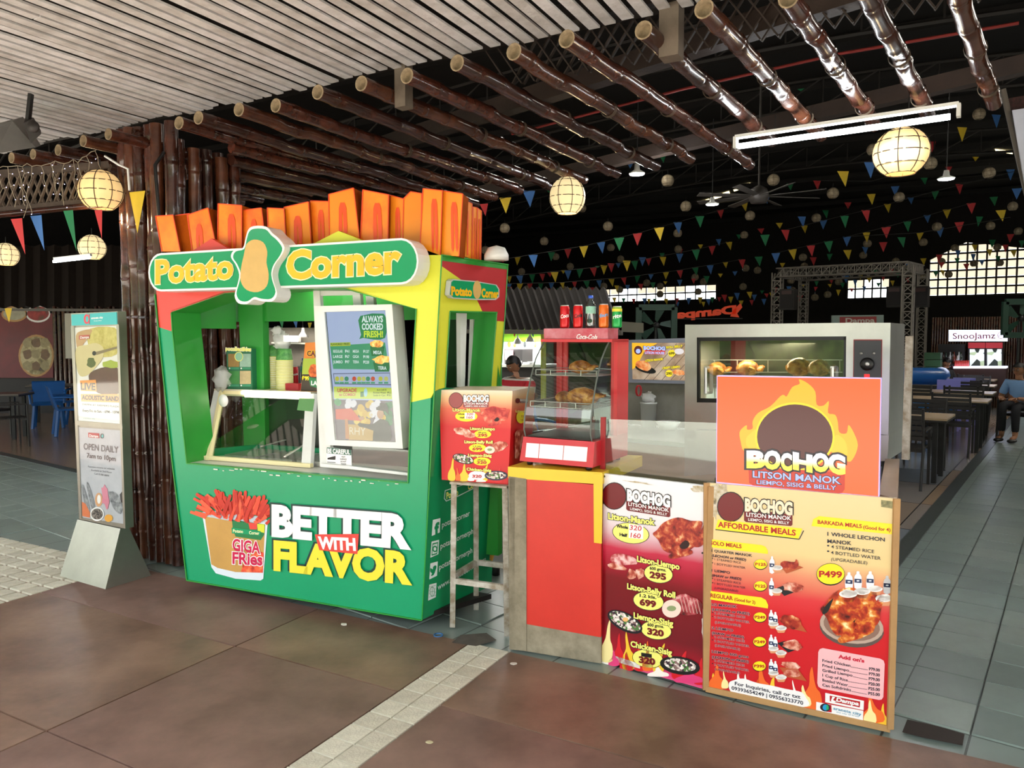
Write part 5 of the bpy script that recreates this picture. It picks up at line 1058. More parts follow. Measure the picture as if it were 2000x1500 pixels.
# ---- orange lit sign
ls = thing('lit_sign', 'bright orange lit sign with a flame ring emblem on the menu boards', 'sign', tuple(P2.hit(1560, 955)))
lp = [(1400, 733.4), (1721.5, 738.6), (1717.5, 970.5), (1398.6, 944)]
b = B(); b.prism([P2.hit(u, v, -.012) for u, v in lp], -P2.n*.05, M('lilac_frame', '#b9a8e6', .3, emit=.25)); b.build('frame', ls)
sh = Sheet(P2, -.011, .0007).crop(1380, 720, .18)
def LE(k, c, e=.36): return lit('lit_'+k, c, .5 if e > .1 else .1)
sh.poly([(118, 85), (1888, 112), (1862, 1386), (110, 1228)], LE('orange', '#ff6a30', .5), 1)
fo = LE('amber', '#ffbf2a'); fo2 = LE('amber2', '#ffce38')
sh.poly(smooth_loop([(415, 900), (370, 790), (358, 690), (400, 635), (438, 615), (440, 660), (500, 650), (500, 570), (560, 480), (690, 410), (800, 300), (840, 285), (870, 300), (930, 200), (1010, 165), (1003, 115), (1100, 160), (1180, 250), (1195, 390), (1270, 400), (1328, 352), (1318, 480), (1395, 500), (1425, 580), (1440, 690), (1520, 700), (1540, 610), (1600, 700), (1642, 830), (1600, 960), (1535, 1010), (1400, 900), (1000, 860), (600, 880)], 3), fo, 2)
sh.poly(smooth_loop([(450, 860), (430, 760), (480, 700), (540, 660), (540, 800), (600, 890)], 3), fo2, 3); sh.poly(smooth_loop([(1400, 720), (1500, 780), (1530, 900), (1500, 960), (1350, 900)], 3), fo2, 3)
sh.ell(958, 740, 432, 375, LE('yellow', '#f8e028', .4), 4, n=40); sh.ell(958, 740, 410, 352, LE('maroon', '#5a2424', .2), 5, n=40)
sh.poly([(455, 1060), (1500, 1130), (1498, 1310), (1470, 1350), (1430, 1352), (500, 1268), (460, 1240)], LE('red', '#d23422'), 6)
NV = LE('navy', '#2a2140', .05)
BG_ = grad('lit_name_gradient', [(.10, '#f6d84a'), (.14, '#ffffff'), (.185, '#c4cdfa')], .3, emit=.3)
cps = []
for ch, x0, x1, y0, y1, h in (('B', 430, 640, 1078, 1078, 205), ('O', 610, 815, 1090, 1090, 215), ('C', 790, 940, 1100, 1112, 205), ('H', 930, 1155, 1095, 1125, 205), ('O', 1135, 1340, 1112, 1122, 215), ('G', 1310, 1515, 1128, 1152, 225)):
    sh.text(ch, (x0+20, y0-8), (x1-20, y1-6), h-20, NV, 8, .12); sh.text(ch, (x0+24, y0-12), (x1-24, y1-10), h-30, BG_, 10, .06)
LB = LE('lightblue', '#b8c8ff'); sh.text('LITSON MANOK', (500, 1180), (1450, 1252), 76, NV, 8, .06); sh.text('LITSON MANOK', (504, 1178), (1448, 1250), 72, LB, 10, .022)
sh.text('LIEMPO, SISIG & BELLY', (540, 1252), (1408, 1318), 48, NV, 8, .05); sh.text('LIEMPO, SISIG & BELLY', (544, 1250), (1404, 1316), 45, LB, 10, .018)
sh.build('lit_face', ls)
# ---- clear guard panels on the counter
gd = thing('acrylic_guard', 'scratched clear acrylic guard panel behind the white price board', 'guard', tuple(P1.hit(1280, 935)))
b = B(); b.prism([P1.hit(u, v, -.06) for u, v in ((1170, 818), (1402, 826), (1400, 950), (1176, 928))], -P1.n*.004, GLASS); b.build('panel', gd)
b = B(); b.prism([P1.hit(u, v, -.055) for u, v in ((1173, 815), (1182, 815), (1181, 920), (1172, 920))], -P1.n*.012, M('red_clip', '#a32228', .4)); b.build('red_post', gd)
# ---- food warmer
W0, W1 = atz(1014.8, 900, ZCT+.022), atz(1158, 913.5, ZCT+.022); WX = (W1-W0).normalized(); WL = (W1-W0).length; WDp = Vector((-WX.y, WX.x, 0))
RED = M('warmer_red', '#c4202c', .3, coat=.3); REDB = M('warmer_red_bright', '#d8343a', .3)
wm = thing('food_warmer', 'red curved-glass food warmer with wire shelves on the yellow counter', 'food warmer', (W0.x, W0.y, ZCT))
def wp(x, d, z): return Vector((W0.x, W0.y, ZCT))+WX*x+WDp*d+Vector((0, 0, z))
WD_ = .47; zt_ = 1.64-ZCT
b = B(); b.hexa([wp(0, 0, .022), wp(WL, 0, .022), wp(WL, WD_, .022), wp(0, WD_, .022)], [wp(.012, .02, .15), wp(WL-.0, .02, .15), wp(WL, WD_, .15), wp(.0, WD_, .15)], RED); b.build('base', wm)
sh = Sheet(vplane(wp(0, -.0, 0), wp(WL, -.0, 0)), .0, .001).crop(840, 580, .2533); pl_ = Plane(wp(0, 0, .022), (wp(WL, 0, .022)-wp(0, 0, .022)).cross(wp(0, .02, .15)-wp(0, 0, .022))); sh.pl = pl_
for a_, c_ in ((742, 842), (845, 1030), (1033, 1215)):
    f_ = lambda x: (x-742)/(1215-742); sh.poly([(a_+2, 1125+34*f_(a_)), (c_, 1125+34*f_(c_)), (c_-10, 1235+36*f_(c_)), (a_-8, 1235+36*f_(a_))], PWHITE, 2)
sh.build('label_strip', wm)
for x, d in ((.04, .04), (WL-.04, .04), (.04, WD_-.05), (WL-.04, WD_-.05)): b = B(); b.lathe(wp(x, d, 0), [(0, 0), (.014, 0), (.018, .022), (0, .022)], BLACK, 10); b.build('foot', wm)
prof = [(.03, .15), (.012, .19), (.02, .27), (.045, .36), (.085, .46), (.14, .56), (.20, .62), (.245, zt_-.008)]
b = B(); pts = []
for d, z in prof: pts += [wp(.02, d, z), wp(WL-.02, d, z)]
b.add(pts, [[2*i, 2*i+1, 2*i+3, 2*i+2] for i in range(len(prof)-1)], GLASS, True); b.build('curved_glass', wm)
for x in (.02, WL-.02):
    b = B(); b.face([wp(x, d, z) for d, z in prof]+[wp(x, WD_-.03, zt_-.01), wp(x, WD_-.03, .15)], GLASS); b.build('side_glass', wm)
    b = B(); b.tube([wp(x, d, z) for d, z in prof], .0045, M('seal_grey', '#5e665f', .4), 6); b.build('glass_edge', wm)
for x, d, wx_, wd_ in ((.0, WD_-.04, .035, .04), (WL-.035, WD_-.16, .035, .16), (.03, WD_-.03, .03, .02)):
    b = B(); b.hexa([wp(x, d, .15), wp(x+wx_, d, .15), wp(x+wx_, d+wd_, .15), wp(x, d+wd_, .15)], [wp(x, d, zt_), wp(x+wx_, d, zt_), wp(x+wx_, d+wd_, zt_), wp(x, d+wd_, zt_)], REDB); b.build('upright', wm)
b = B(); b.hexa([wp(0, .235, zt_-.012), wp(WL, .235, zt_-.012), wp(WL, WD_, zt_-.012), wp(0, WD_, zt_-.012)], [wp(0, .235, zt_+.004), wp(WL, .235, zt_+.004), wp(WL, WD_, zt_+.004), wp(0, WD_, zt_+.004)], RED); b.build('roof', wm)
b = B(); b.prism([wp(.03, WD_-.012, .15), wp(WL-.03, WD_-.012, .15), wp(WL-.03, WD_-.012, zt_), wp(.03, WD_-.012, zt_)], WDp*.003, GLASS); b.build('back_glass', wm)
b = B(); b.prism([wp(.03, .03, .152), wp(WL-.03, .03, .152), wp(WL-.03, WD_-.04, .152), wp(.03, WD_-.04, .152)], (0, 0, .006), M('black_tray', '#1a1614', .5)); b.build('floor_tray', wm)
for z, d0 in ((.31, .055), (.475, .115)):
    b = B(); x0, x1, d1 = .035, WL-.035, WD_-.05
    for dz in (0, .028): b.tube([wp(x0, d0, z+dz), wp(x1, d0, z+dz), wp(x1, d1, z+dz), wp(x0, d1, z+dz), wp(x0, d0, z+dz)], .0022, STEEL, 5)
    for k in range(16): x = x0+(x1-x0)*(k+.5)/16; b.bar(wp(x, d0, z), wp(x, d1, z), .0022, .0022, STEEL)
    for k in range(5): x = x0+(x1-x0)*k/4; b.bar(wp(x, d0, z), wp(x, d0, z+.028), .003, .003, STEEL)
    b.build('wire_shelf', wm)
hd = thing('header_sign', 'dull red header sign with white script lettering on the food warmer', 'sign', tuple(wp(.1, .25, zt_+.004)))
b = B(); hb = [wp(.012, .25, zt_+.005), wp(WL-.03, .25, zt_+.005), wp(WL-.03, .25, zt_+.062), wp(.012, .25, zt_+.062)]; b.prism(hb, WDp*.14, M('header_pink_red', '#b9384a', .35, col2='#c8808a', vs=9)); b.build('panel', hd)
ph = vplane(hb[0], hb[1]); sh = Sheet(ph, .001, .0008).crop(840, 580, .2533); sh.text('Coca-Cola', (1125, 322), (1285, 328), 38, PWHITE, 2, .02, lean=12); sh.line([(1140, 318), (1170, 328), (1225, 330)], 4, PWHITE, 2); sh.build('lettering', hd)
ztp = zt_+.064
for k, (u0, r, h, m_, lab, wds, wc) in enumerate(((1103, .0265, .128, M('can_red', '#c8121c'), 'red drink can with white script, leftmost on the warmer header', 'Coca', PWHITE), (1129, .0265, .128, M('can_red_b', '#d0161a', .25, .2), 'red drink can with black script beside the water bottle', 'Cola', PBLACK),
        (1179, .0265, .130, M('can_orange', '#ee7a1e', .25, .2, col2='#e0641a', vs=20), 'orange drink can with blue lettering on the warmer header', 'fan', M('can_blue', '#5aa6d8', .4)), (1205, .0265, .116, M('can_green', '#17a04a', .25, .2), 'green and yellow drink can, rightmost on the warmer header', 'rite', PWHITE))):
    # place along the header where the photograph's sight line crosses it
    d = ray(u0, 640); base = wp(0, .31, ztp); n_ = Vector((-WX.y, WX.x, 0)); tt = (base-CAM).dot(n_)/Vector((d.x, d.y, 0)).dot(n_); p = CAM+d*tt; p.z = ZCT+ztp
    c_ = can('drink_can', p, r, h, m_, lab, (wds, .05, .45, .028), wc)
    if k == 3: b = B(); b.lathe(p, [(r*1.004, h*.74), (r*1.006, h*.75), (r*1.006, h*.87), (r*.9, h*.93)], M('can_yellow', '#e8dc3a', .3), 24); b.build('yellow_band', c_)
    if k == 0: ptB = (d, n_)
d = ray(1153.5, 640); tt = (wp(0, .31, ztp)-CAM).dot(n_)/Vector((d.x, d.y, 0)).dot(n_); p = CAM+d*tt; p.z = ZCT+ztp
bottle('water_bottle', p, .176, 'clear water bottle with blue cap between the cans on the warmer', labelc='#9ad8c0')
def chicken(name, lab, p, s, rz, seed=0, cat='food'):
    t = thing(name, lab, cat, tuple(p)); m = food('roast_skin', ['#5a2c12', '#9a5a22', '#c88a3c', '#e0b060'], 24, rough=.35); c, si = math.cos(rz), math.sin(rz)
    def R_(x, y, z): return p+Vector((x*c-y*si, x*si+y*c, z))*s
    b = B(); rr_ = random.Random(seed)
    b.tube([R_(-1.0, 0, .45), R_(-.85, 0, .5), R_(-.4, 0, .55), R_(.1, 0, .58), R_(.55, 0, .5), R_(.9, 0, .42), R_(1.0, 0, .4)], [.08*s, .32*s, .52*s, .58*s, .5*s, .3*s, .08*s], m, 14); b.build('body', t)
    for sy in (-1, 1):
        b = B(); b.tube([R_(.4, .42*sy, .35), R_(.75, .5*sy, .5), R_(1.1, .4*sy, .62), R_(1.35, .3*sy, .62), R_(1.42, .28*sy, .62)], [.18*s, .26*s, .16*s, .07*s, .09*s], m, 10); b.build('drumstick', t)
        b = B(); b.tube([R_(-.5, .45*sy, .6), R_(-.2, .62*sy, .45), R_(.1, .55*sy, .35), R_(-.1, .6*sy, .25)], [.12*s, .15*s, .1*s, .05*s], m, 9); b.build('wing', t)
    return t
chicken('roast_chicken', 'small roast chicken on the upper wire shelf of the red warmer', wp(.24, .24, .48), .065, .3, 1)
chicken('roast_chicken', 'large roast chicken on the lower wire shelf of the red warmer', wp(.27, .2, .315), .085, -.3, 2)
chicken('roast_chicken', 'darker roast chicken piece left on the lower wire shelf', wp(.13, .26, .315), .06, .8, 3)
# ================================================================== OVEN, MENU SCREEN AND WASH COUNTER BEHIND
ov = atz(1735, 896, zc2); OP = Plane((ov.x, ov.y, 0), Hd); OD = Hd
oven = thing('rotisserie_oven', 'big stainless rotisserie oven with a glass door behind the orange sign', 'oven', (ov.x, ov.y, 0))
def oq(name, pts, m, off=0, th=.02, lab=None):
    b = B(); b.prism([OP.hit(u, v, off) for u, v in pts], -OP.n*th, m); o = b.build(name, oven)
    if lab: o['label'] = lab
    return o
oq('side_panel', [(1338, 634), (1361, 634), (1361, 860), (1337, 855)], STEEL, 0, .42); oq('top_panel', [(1361, 634), (1653, 630.5), (1653, 658), (1361, 660)], STEEL, 0, .42)
oq('control_housing', [(1653, 630.5), (1739.4, 630.5), (1735, 850), (1651, 840)], STEEL, 0.004, .42); oq('lower_panel', [(1361, 784), (1653, 790), (1651, 842), (1361, 838)], STEEL, 0, .42)
oq('base_panel', [(1337, 840), (1736, 850), (1733, 900), (1337, 930)], STEEL, 0, .42)
oq('cavity_back', [(1361, 655), (1653, 655), (1653, 790), (1361, 790)], M('oven_cavity', '#3a3a34', .35, .5), -.38, .02)
oq('door_seal', [(1361, 659), (1653, 657), (1653, 664), (1361, 666)], BLACK, .004, .02); oq('door_seal', [(1361, 659), (1366, 659), (1366, 784), (1361, 784)], BLACK, .004, .02); oq('door_seal', [(1648, 657), (1653, 657), (1653, 790), (1648, 790)], BLACK, .004, .02); oq('door_seal', [(1361, 778), (1653, 783), (1653, 790), (1361, 786)], BLACK, .004, .02)
b = B(); b.face([OP.hit(u, v, -.005) for u, v in ((1366, 665), (1648, 663), (1648, 784), (1366, 778))], glass('oven_glass', '#c8cfc4', .45)); b.build('door_glass', oven)
for u in (1378, 1625):
    b = B(); a_, c_ = OP.hit(u, 718, .04), OP.hit(u, 768, .04); b.bar(a_, c_, .022, .012, STEEL)
    for q_ in (a_, c_): b.bar(q_, q_-OP.n*.04, .02, .014, STEEL)
    b.build('door_handle', oven)
oq('control_panel', [(1667, 663), (1723, 663), (1722, 745), (1666, 742)], M('panel_red_line', '#9a2a2e', .4), .008, .004); oq('control_face', [(1668.5, 665), (1721.5, 665), (1720.5, 744), (1667.5, 741)], M('control_grey', '#3a3c3e', .4), .011, .004)
def odisc(name, u, v, r, th, m, off): b = B(); b.lathe(OP.hit(u, v, off), [(0, th), (r*.8, th), (r, th*.6), (r, 0)], m, 24, axis=OP.n); return b.build(name, oven)
odisc('dial', 1694, 711, .036, .02, BLACK, .012); odisc('dial_cap', 1694, 711, .012, .006, STEEL, .032); odisc('indicator', 1682, 690, .008, .004, DSTEEL, .012); odisc('indicator', 1707, 690, .008, .004, DSTEEL, .012)
oq('power_switch', [(1688, 731), (1698, 731), (1698, 737), (1688, 737)], M('switch_red', '#e01818', .3, emit=1.2), .014, .004)
for k, (u, s_) in enumerate(((1460, .09), (1560, .1), (1600, .09), (1400, .08))):
    p = OP.hit(u, 722, -.2); chicken('roast_chicken', ('whole chicken roasting left of centre inside the oven', 'whole chicken roasting near the middle of the oven', 'whole chicken roasting at the right end inside the oven', 'whole chicken roasting at the left end inside the oven')[k], p-Vector((0, 0, .04)), s_, .6, k+5)
b = B()
for v in (703, 727): b.bar(OP.hit(1368, v, -.2), OP.hit(1645, v, -.2), .006, .006, STEEL)
for u in (1395, 1440, 1500, 1560, 1610, 1640): b.bar(OP.hit(u, 703, -.2), OP.hit(u, 727, -.2), .005, .005, STEEL)
b.build('spit_rack', oven)
area('oven_lamp', tuple(OP.hit(1500, 670, -.25)), .6, 5, (1, .85, .6), sy=.1)
# white post at the counter end
pp = atz(1757, 896, zc2); po = thing('square_post', 'scuffed white square post rising from the counter end', 'post', (pp.x, pp.y, 0)); b = B(); b.box(Vector((pp.x, pp.y, 0))+Hm*.03+Vector((0, 0, zc2/2+.83)), .035, .035, 1.66-zc2, WP_, X=Hm, Y=Hd); b.build('shaft', po)
# menu screen 2
sp0 = aty(1228, 745, 6.4); SP2 = Plane(sp0, Hd); ms = thing('menu_screen', 'landscape lit menu screen between the warmer and the oven', 'screen', tuple(sp0))
b = B(); b.prism([SP2.hit(u, v) for u, v in ((1225, 664), (1345, 660), (1345, 750), (1228, 747))], -SP2.n*.05, M('screen_grey_frame', '#9498a8', .4)); b.build('frame', ms)
sh = Sheet(SP2, .001, .0012).crop(1200, 600, .29); sh.poly([(118, 240), (500, 240), (500, 495), (122, 485)], food('plank_print', ['#6a5444', '#a58a70', '#c8b8a4'], 6, emit=.3), 1); sh.poly([(118, 240), (290, 242), (200, 300), (150, 400), (120, 420)], LE('amber', '#ffbf2a'), 2)
for k in range(6): sh.line([(200+k*60, 490), (420+k*60, 245)], 3, M('plank_line', '#4a3a2e', .5), 2)
sh.poly([(205, 285), (342, 290), (340, 320), (205, 316)], LE('red', '#d23422'), 4); sh.text('BOCHOG', (196, 288), (342, 292), 26, NV, 4, .11); sh.text('BOCHOG', (198, 286), (340, 290), 24, LB, 6, .07); sh.text('LITSON HOUSE', (206, 313), (336, 317), 16, LB, 6, .05); sh.ell(160, 290, 28, 30, LE('maroon', '#5a2424'), 4); sh.ell(160, 296, 16, 16, LB, 5)
YS = LE('yellow', '#f8e028'); 
for t, p0_, p1_ in (('ROLL BELLY', (350, 278), (458, 268)), ('LITSON MANOK', (208, 368), (328, 356)), ('CRISPY LIEMPO', (322, 418), (442, 408))): sh.text(t, p0_, p1_, 15, YS, 6, .05, out=PBLACK)
for x, y, t in ((386, 310, '699'), (368, 446, '295')): sh.ell(x, y, 24, 24, YS, 5); sh.text(t, (x-18, y+8), (x+18, y+8), 16, PBLACK, 7, .04)
sh.ell(210, 418, 72, 24, GREYP, 4, 15); sh.poly(blob(200, 395, 55, 34, 14, .15, 20, 4), food('screen_chicken', ['#a03a18', '#e88a4a', '#f8c890'], 20, emit=.3), 5); sh.ell(436, 298, 32, 20, LE('white2', '#e8e0e0', .5), 5); sh.poly(blob(432, 440, 42, 20, 12, .15, 5, 8), food('screen_chicken', ['#a03a18']), 5); sh.build('screen_picture', ms)
wl = thing('wash_counter', 'grey wall panel and brown cupboard counter with a sink behind the warmer', 'counter', (sp0.x, sp0.y, 0))
a_ = SP2.hit(1215, 748, -.06); c_ = SP2.hit(1400, 748, -.06)
b = B(); b.prism([Vector((a_.x, a_.y, .91)), Vector((c_.x, c_.y, .91)), Vector((c_.x, c_.y, 1.36)), Vector((a_.x, a_.y, 1.36))], Hd*.03, M('grey_splash', '#8f8d84', .6, col2='#77746a', vs=3)); b.build('splash_panel', wl)
b = B(); q_ = Vector((a_.x, a_.y, 0))-Hd*.75-Hm*.3; b.hexa([q_, q_+Hm*1.5, q_+Hm*1.5+Hd*.75, q_+Hd*.75], [x+Vector((0, 0, .868)) for x in (q_, q_+Hm*1.5, q_+Hm*1.5+Hd*.75, q_+Hd*.75)], M('cupboard_wood', '#a98a62', .5, var=.15, vs=3, stretch=(1, 1, 5))); b.build('cupboard', wl)
b = B(); q2 = q_+Vector((0, 0, .87))-Hd*.02; b.prism([q2, q2+Hm*1.5, q2+Hm*1.5+Hd*.74, q2+Hd*.74], (0, 0, .03), STEEL); b.build('steel_top', wl)
zc3 = .901
pbk = atz(1266, 835, zc3); tb = thing('plastic_tub', 'tall cloudy plastic tub with a clear bag in it on the wash counter', 'tub', tuple(pbk)); FROST = M('frosted_plastic', '#d4d8d4', .35)
b = B(); b.lathe(pbk, [(0, .003), (.058, .003), (.068, .2), (.072, .2), (.072, .215), (.064, .215), (.055, .01)], FROST, 20); b.build('tub_body', tb); b = B(); b.ball(pbk+Vector((0, 0, .25)), .06, PLASTIC, 10, 8, (1.1, 1, .8), crump); b.build('bag_liner', tb)
p = atz(1238, 815, zc3); bb = thing('blue_bag', 'crumpled blue plastic bag beside the cloudy tub', 'bag', tuple(p)); b = B(); b.ball(p+Vector((-.02, .06, .09)), .08, M('blue_film', '#5a94c4', .25, col2='#bcd8e6', vs=12), 12, 9, (.8, .7, 1.1), crump); b.build('film', bb)
p = SP2.hit(1246, 763, .03); b = B()
for k in range(6): b.tube([p+Vector((math.cos(t)*.02+k*.002, -.002*k, math.sin(t)*.045)) for t in [2*math.pi*i/14 for i in range(15)]], .003, M('red_cord', '#c01c28', .4), 5)
tag(b.build('cord_coil'), 'small red coiled cord hanging over the plastic tub', 'cord')
p = atz(1305, 840, zc3); bw = B(); bw.lathe(p, [(0, .002), (.06, .002), (.1, .07), (.103, .07), (.058, 0), (0, 0)], PWHITE, 22); tag(bw.build('bowl'), 'white basin tilted on the wash counter beside the tub', 'bowl')
# ================================================================== INFORMATION STAND
i0, i1, i2 = atz(117, 1125), atz(206, 1151), atz(295, 1124); IX = (i1-i0).normalized(); ID = (i2-i1).normalized(); IL = (i1-i0).length; IDp = (i2-i1).length
inf = thing('info_stand', 'tall brushed steel information stand with two posters by the bamboo column', 'sign stand', tuple((i0+i2)/2))
def ip(x, d, z): return i0+IX*x+ID*d+Vector((0, 0, z))
mid = IDp/2; zB_ = .37; BRS = M('brushed_steel', '#a9a79c', .36, .85, var=.15, vs=4, bump=.03, bs=14)
for k, fc in enumerate(([ip(0, 0, 0), ip(IL, 0, 0), ip(IL-.03, mid-.03, zB_), ip(.0, mid-.03, zB_)], [ip(IL, 0, 0), ip(IL, IDp, 0), ip(IL-.03, mid+.03, zB_), ip(IL-.03, mid-.03, zB_)], [ip(IL, IDp, 0), ip(0, IDp, 0), ip(.0, mid+.03, zB_), ip(IL-.03, mid+.03, zB_)], [ip(0, IDp, 0), ip(0, 0, 0), ip(.0, mid-.03, zB_), ip(.0, mid+.03, zB_)])):
    c_ = sum(fc, Vector((0, 0, 0)))/4; n_ = (fc[1]-fc[0]).cross(fc[3]-fc[0]).normalized(); ctr = ip(IL/2, mid, zB_/3); n_ = -n_ if (c_-ctr).dot(n_) < 0 else n_
    b = B(); b.prism(fc, -n_*.004, BRS); b.build('base_plate', inf)
IPl = vplane(ip(0, mid-.03, 0), ip(IL, mid-.03, 0)); IF = [(138, 612), (229, 608), (245, 1032), (155, 1013)]
q = [IPl.hit(u, v) for u, v in IF]; z0_ = zB_-.01; z1_ = (q[0].z+q[1].z)/2; xa = (q[3]-i0).dot(IX); xb = (q[2]-i0).dot(IX); xa = min(xa, (q[0]-i0).dot(IX)) 
TI = lambda p: (p[0]*.4, 580+p[1]*.4)
def iq(name, pts, m, off=0, th=.05, lab=None):
    o = qb(name, inf, [TI(p) for p in pts], off, th, m, IPl, IPl.n)
    if lab: o['label'] = lab
    return o
iq('housing', [(345, 80), (574, 70), (612, 1132), (388, 1085)], BRS, 0, .06)
TEAL = M('header_teal', '#3fb3b5', .3); iq('header_panel', [(348, 86), (568, 74), (571, 134), (350, 140)], TEAL, .004, .004)
iq('upper_poster', [(360, 150), (570, 140), (592, 622), (380, 606)], M('poster_cream', '#e9e8e2', .3), .003, .002); iq('lower_poster', [(384, 636), (594, 652), (604, 1108), (398, 1076)], M('poster_grey', '#c3c5cb', .3, col2='#b2b5bd', vs=5), .003, .002)
iq('cross_rail', [(372, 604), (596, 622), (598, 644), (374, 626)], BRS, .012, .012)
for pts in ([(345, 142), (360, 142), (398, 1082), (386, 1080)], [(568, 134), (580, 134), (612, 1128), (602, 1112)]): iq('edge_rail', pts, BRS, .01, .01)
sh = Sheet(IPl, .0045, .0006).crop(0, 580, .4)
sh.ell(422, 108, 13, 24, M('logo_red', '#d8364a', .4), 1); sh.ell(425, 108, 7, 15, TEAL, 2); sh.poly([(432, 84), (437, 84), (437, 132), (432, 132)], M('logo_red', '#d8364a'), 2); sh.text('araneta city', (446, 108), (502, 104), 10, PWHITE, 2, .03); sh.text('the city of firsts', (458, 119), (496, 117), 5, PWHITE, 2, .01)
SKT = M('poster_skin', '#c8a274', .4); GT = M('poster_guitar', '#dccf9a', .4, var=.1)
sh.poly(smooth_loop([(440, 155), (560, 150), (572, 200), (570, 280), (480, 290), (430, 230)], 3), M('poster_shirt', '#b3a44a', .4, col2='#d8cc7a', vs=20), 1)
sh.poly(smooth_loop([(370, 190), (400, 165), (450, 160), (430, 200), (400, 250), (440, 290), (430, 310), (385, 280)], 3), SKT, 2)
sh.poly(smooth_loop([(440, 370), (520, 340), (576, 350), (582, 470), (480, 470), (440, 420)], 3), M('poster_trouser', '#6a4a3c', .4, var=.2, vs=9), 1)
sh.poly(smooth_loop([(372, 250), (420, 235), (470, 225), (505, 250), (500, 300), (470, 340), (430, 380), (390, 385), (372, 330)], 3), GT, 3); sh.ell(460, 275, 10, 11, PBLACK, 4); sh.poly([(468, 268), (576, 240), (577, 250), (470, 284)], M('guitar_neck', '#8a7a5a', .4), 4); sh.poly(blob(445, 320, 22, 22, 12, .2, 0, 5), M('poster_leaf', '#5f6a3a', .5), 4); sh.poly(blob(540, 330, 40, 20, 12, .25, 0, 6), M('poster_lime', '#a8b84a', .5), 3)
OR = M('poster_orange', '#f0a04a', .4); DK = M('poster_ink', '#2c2826', .4)
sh.poly([(385, 188), (437, 184), (438, 204), (386, 208)], M('poster_tag', '#c8605a', .4), 5); sh.text('Dampa', (392, 204), (434, 201), 12, PWHITE, 6, .03)
sh.poly([(390, 408), (468, 404), (472, 462), (394, 458)], OR, 5); sh.text('LIVE', (395, 452), (464, 454), 34, DK, 7, .03); sh.poly([(394, 474), (581, 474), (583, 516), (396, 510)], OR, 5); sh.text('ACOUSTIC BAND', (400, 500), (578, 508), 22, DK, 7, .04)
sh.text('DAMPA AT FARMERS PLAZA', (402, 528), (580, 540), 9, DK, 3, 0); sh.text('Every Fri. to Sun. - 6PM - 10PM', (404, 560), (580, 570), 13, DK, 3, .02); sh.text('araneta city', (406, 594), (464, 598), 6, M('logo_teal_ink', '#3a9aa0', .4), 3)
sh.poly([(430, 662), (484, 666), (485, 690), (431, 685)], PRED, 2); sh.text('Dampa', (436, 682), (480, 686), 12, PWHITE, 3, .03); sh.ell(498, 679, 8, 12, DK, 2); sh.ell(500, 679, 5, 8, TEAL, 3)
GI = M('poster_grey_ink', '#55565a', .4); sh.text('OPEN DAILY', (408, 744), (576, 762), 32, GI, 2, .01); sh.text('7am to 10pm', (424, 784), (564, 802), 24, DK, 2, .01)
for t, x0, x1, y in (('Function rooms w/ videoke', 430, 560, 832), ('Available at 2nd Floor', 444, 546, 849), ('Call 8188 4099', 460, 532, 866)): sh.text(t, (x0, y), (x1, y+12), 9, GI, 2, 0)
for k, (x, y) in enumerate(((415, 985), (440, 975))): sh.poly(smooth_loop([(x-18, y-60), (x-8, y-65), (x+18, y+20), (x+25, y+75), (x+10, y+70), (x-5, y+10)], 2), M('poster_fish', '#4a5058', .4, col2='#a8acb0', vs=30), 2)
sh.ell(482, 990, 18, 34, M('poster_shell', '#d8a070', .4), 2); sh.ell(483, 988, 9, 22, PWHITE, 3); sh.poly(blob(515, 980, 18, 55, 16, .3, -5, 3), M('poster_pink', '#d8849a', .4), 3); sh.ell(474, 1060, 34, 34, PWHITE, 4); sh.ell(474, 1060, 28, 27, food('pepper_print', ['#2c2826', '#8a8078'], 120, vor=True), 5); sh.ell(530, 1080, 20, 18, M('poster_lemon', '#eaa83a', .4), 5)
sh.poly(smooth_loop([(530, 950), (570, 960), (598, 1010), (590, 1060), (560, 1040), (540, 1000)], 2), M('poster_fish', '#4a5058'), 2); sh.poly([(400, 1000), (418, 1010), (440, 1055), (438, 1078), (402, 1070)], M('poster_salmon', '#e07a4a', .4), 3); sh.poly([(584, 965), (600, 945), (602, 1010), (590, 1000)], DK, 3)
sh.build('printed_artwork', inf)
b = B(); b.face([IPl.hit(*TI(p), .009) for p in ((360, 150), (570, 140), (604, 1108), (398, 1076))], glass('poster_glass', '#f4f7f6', .0)); b.build('cover_glass', inf)
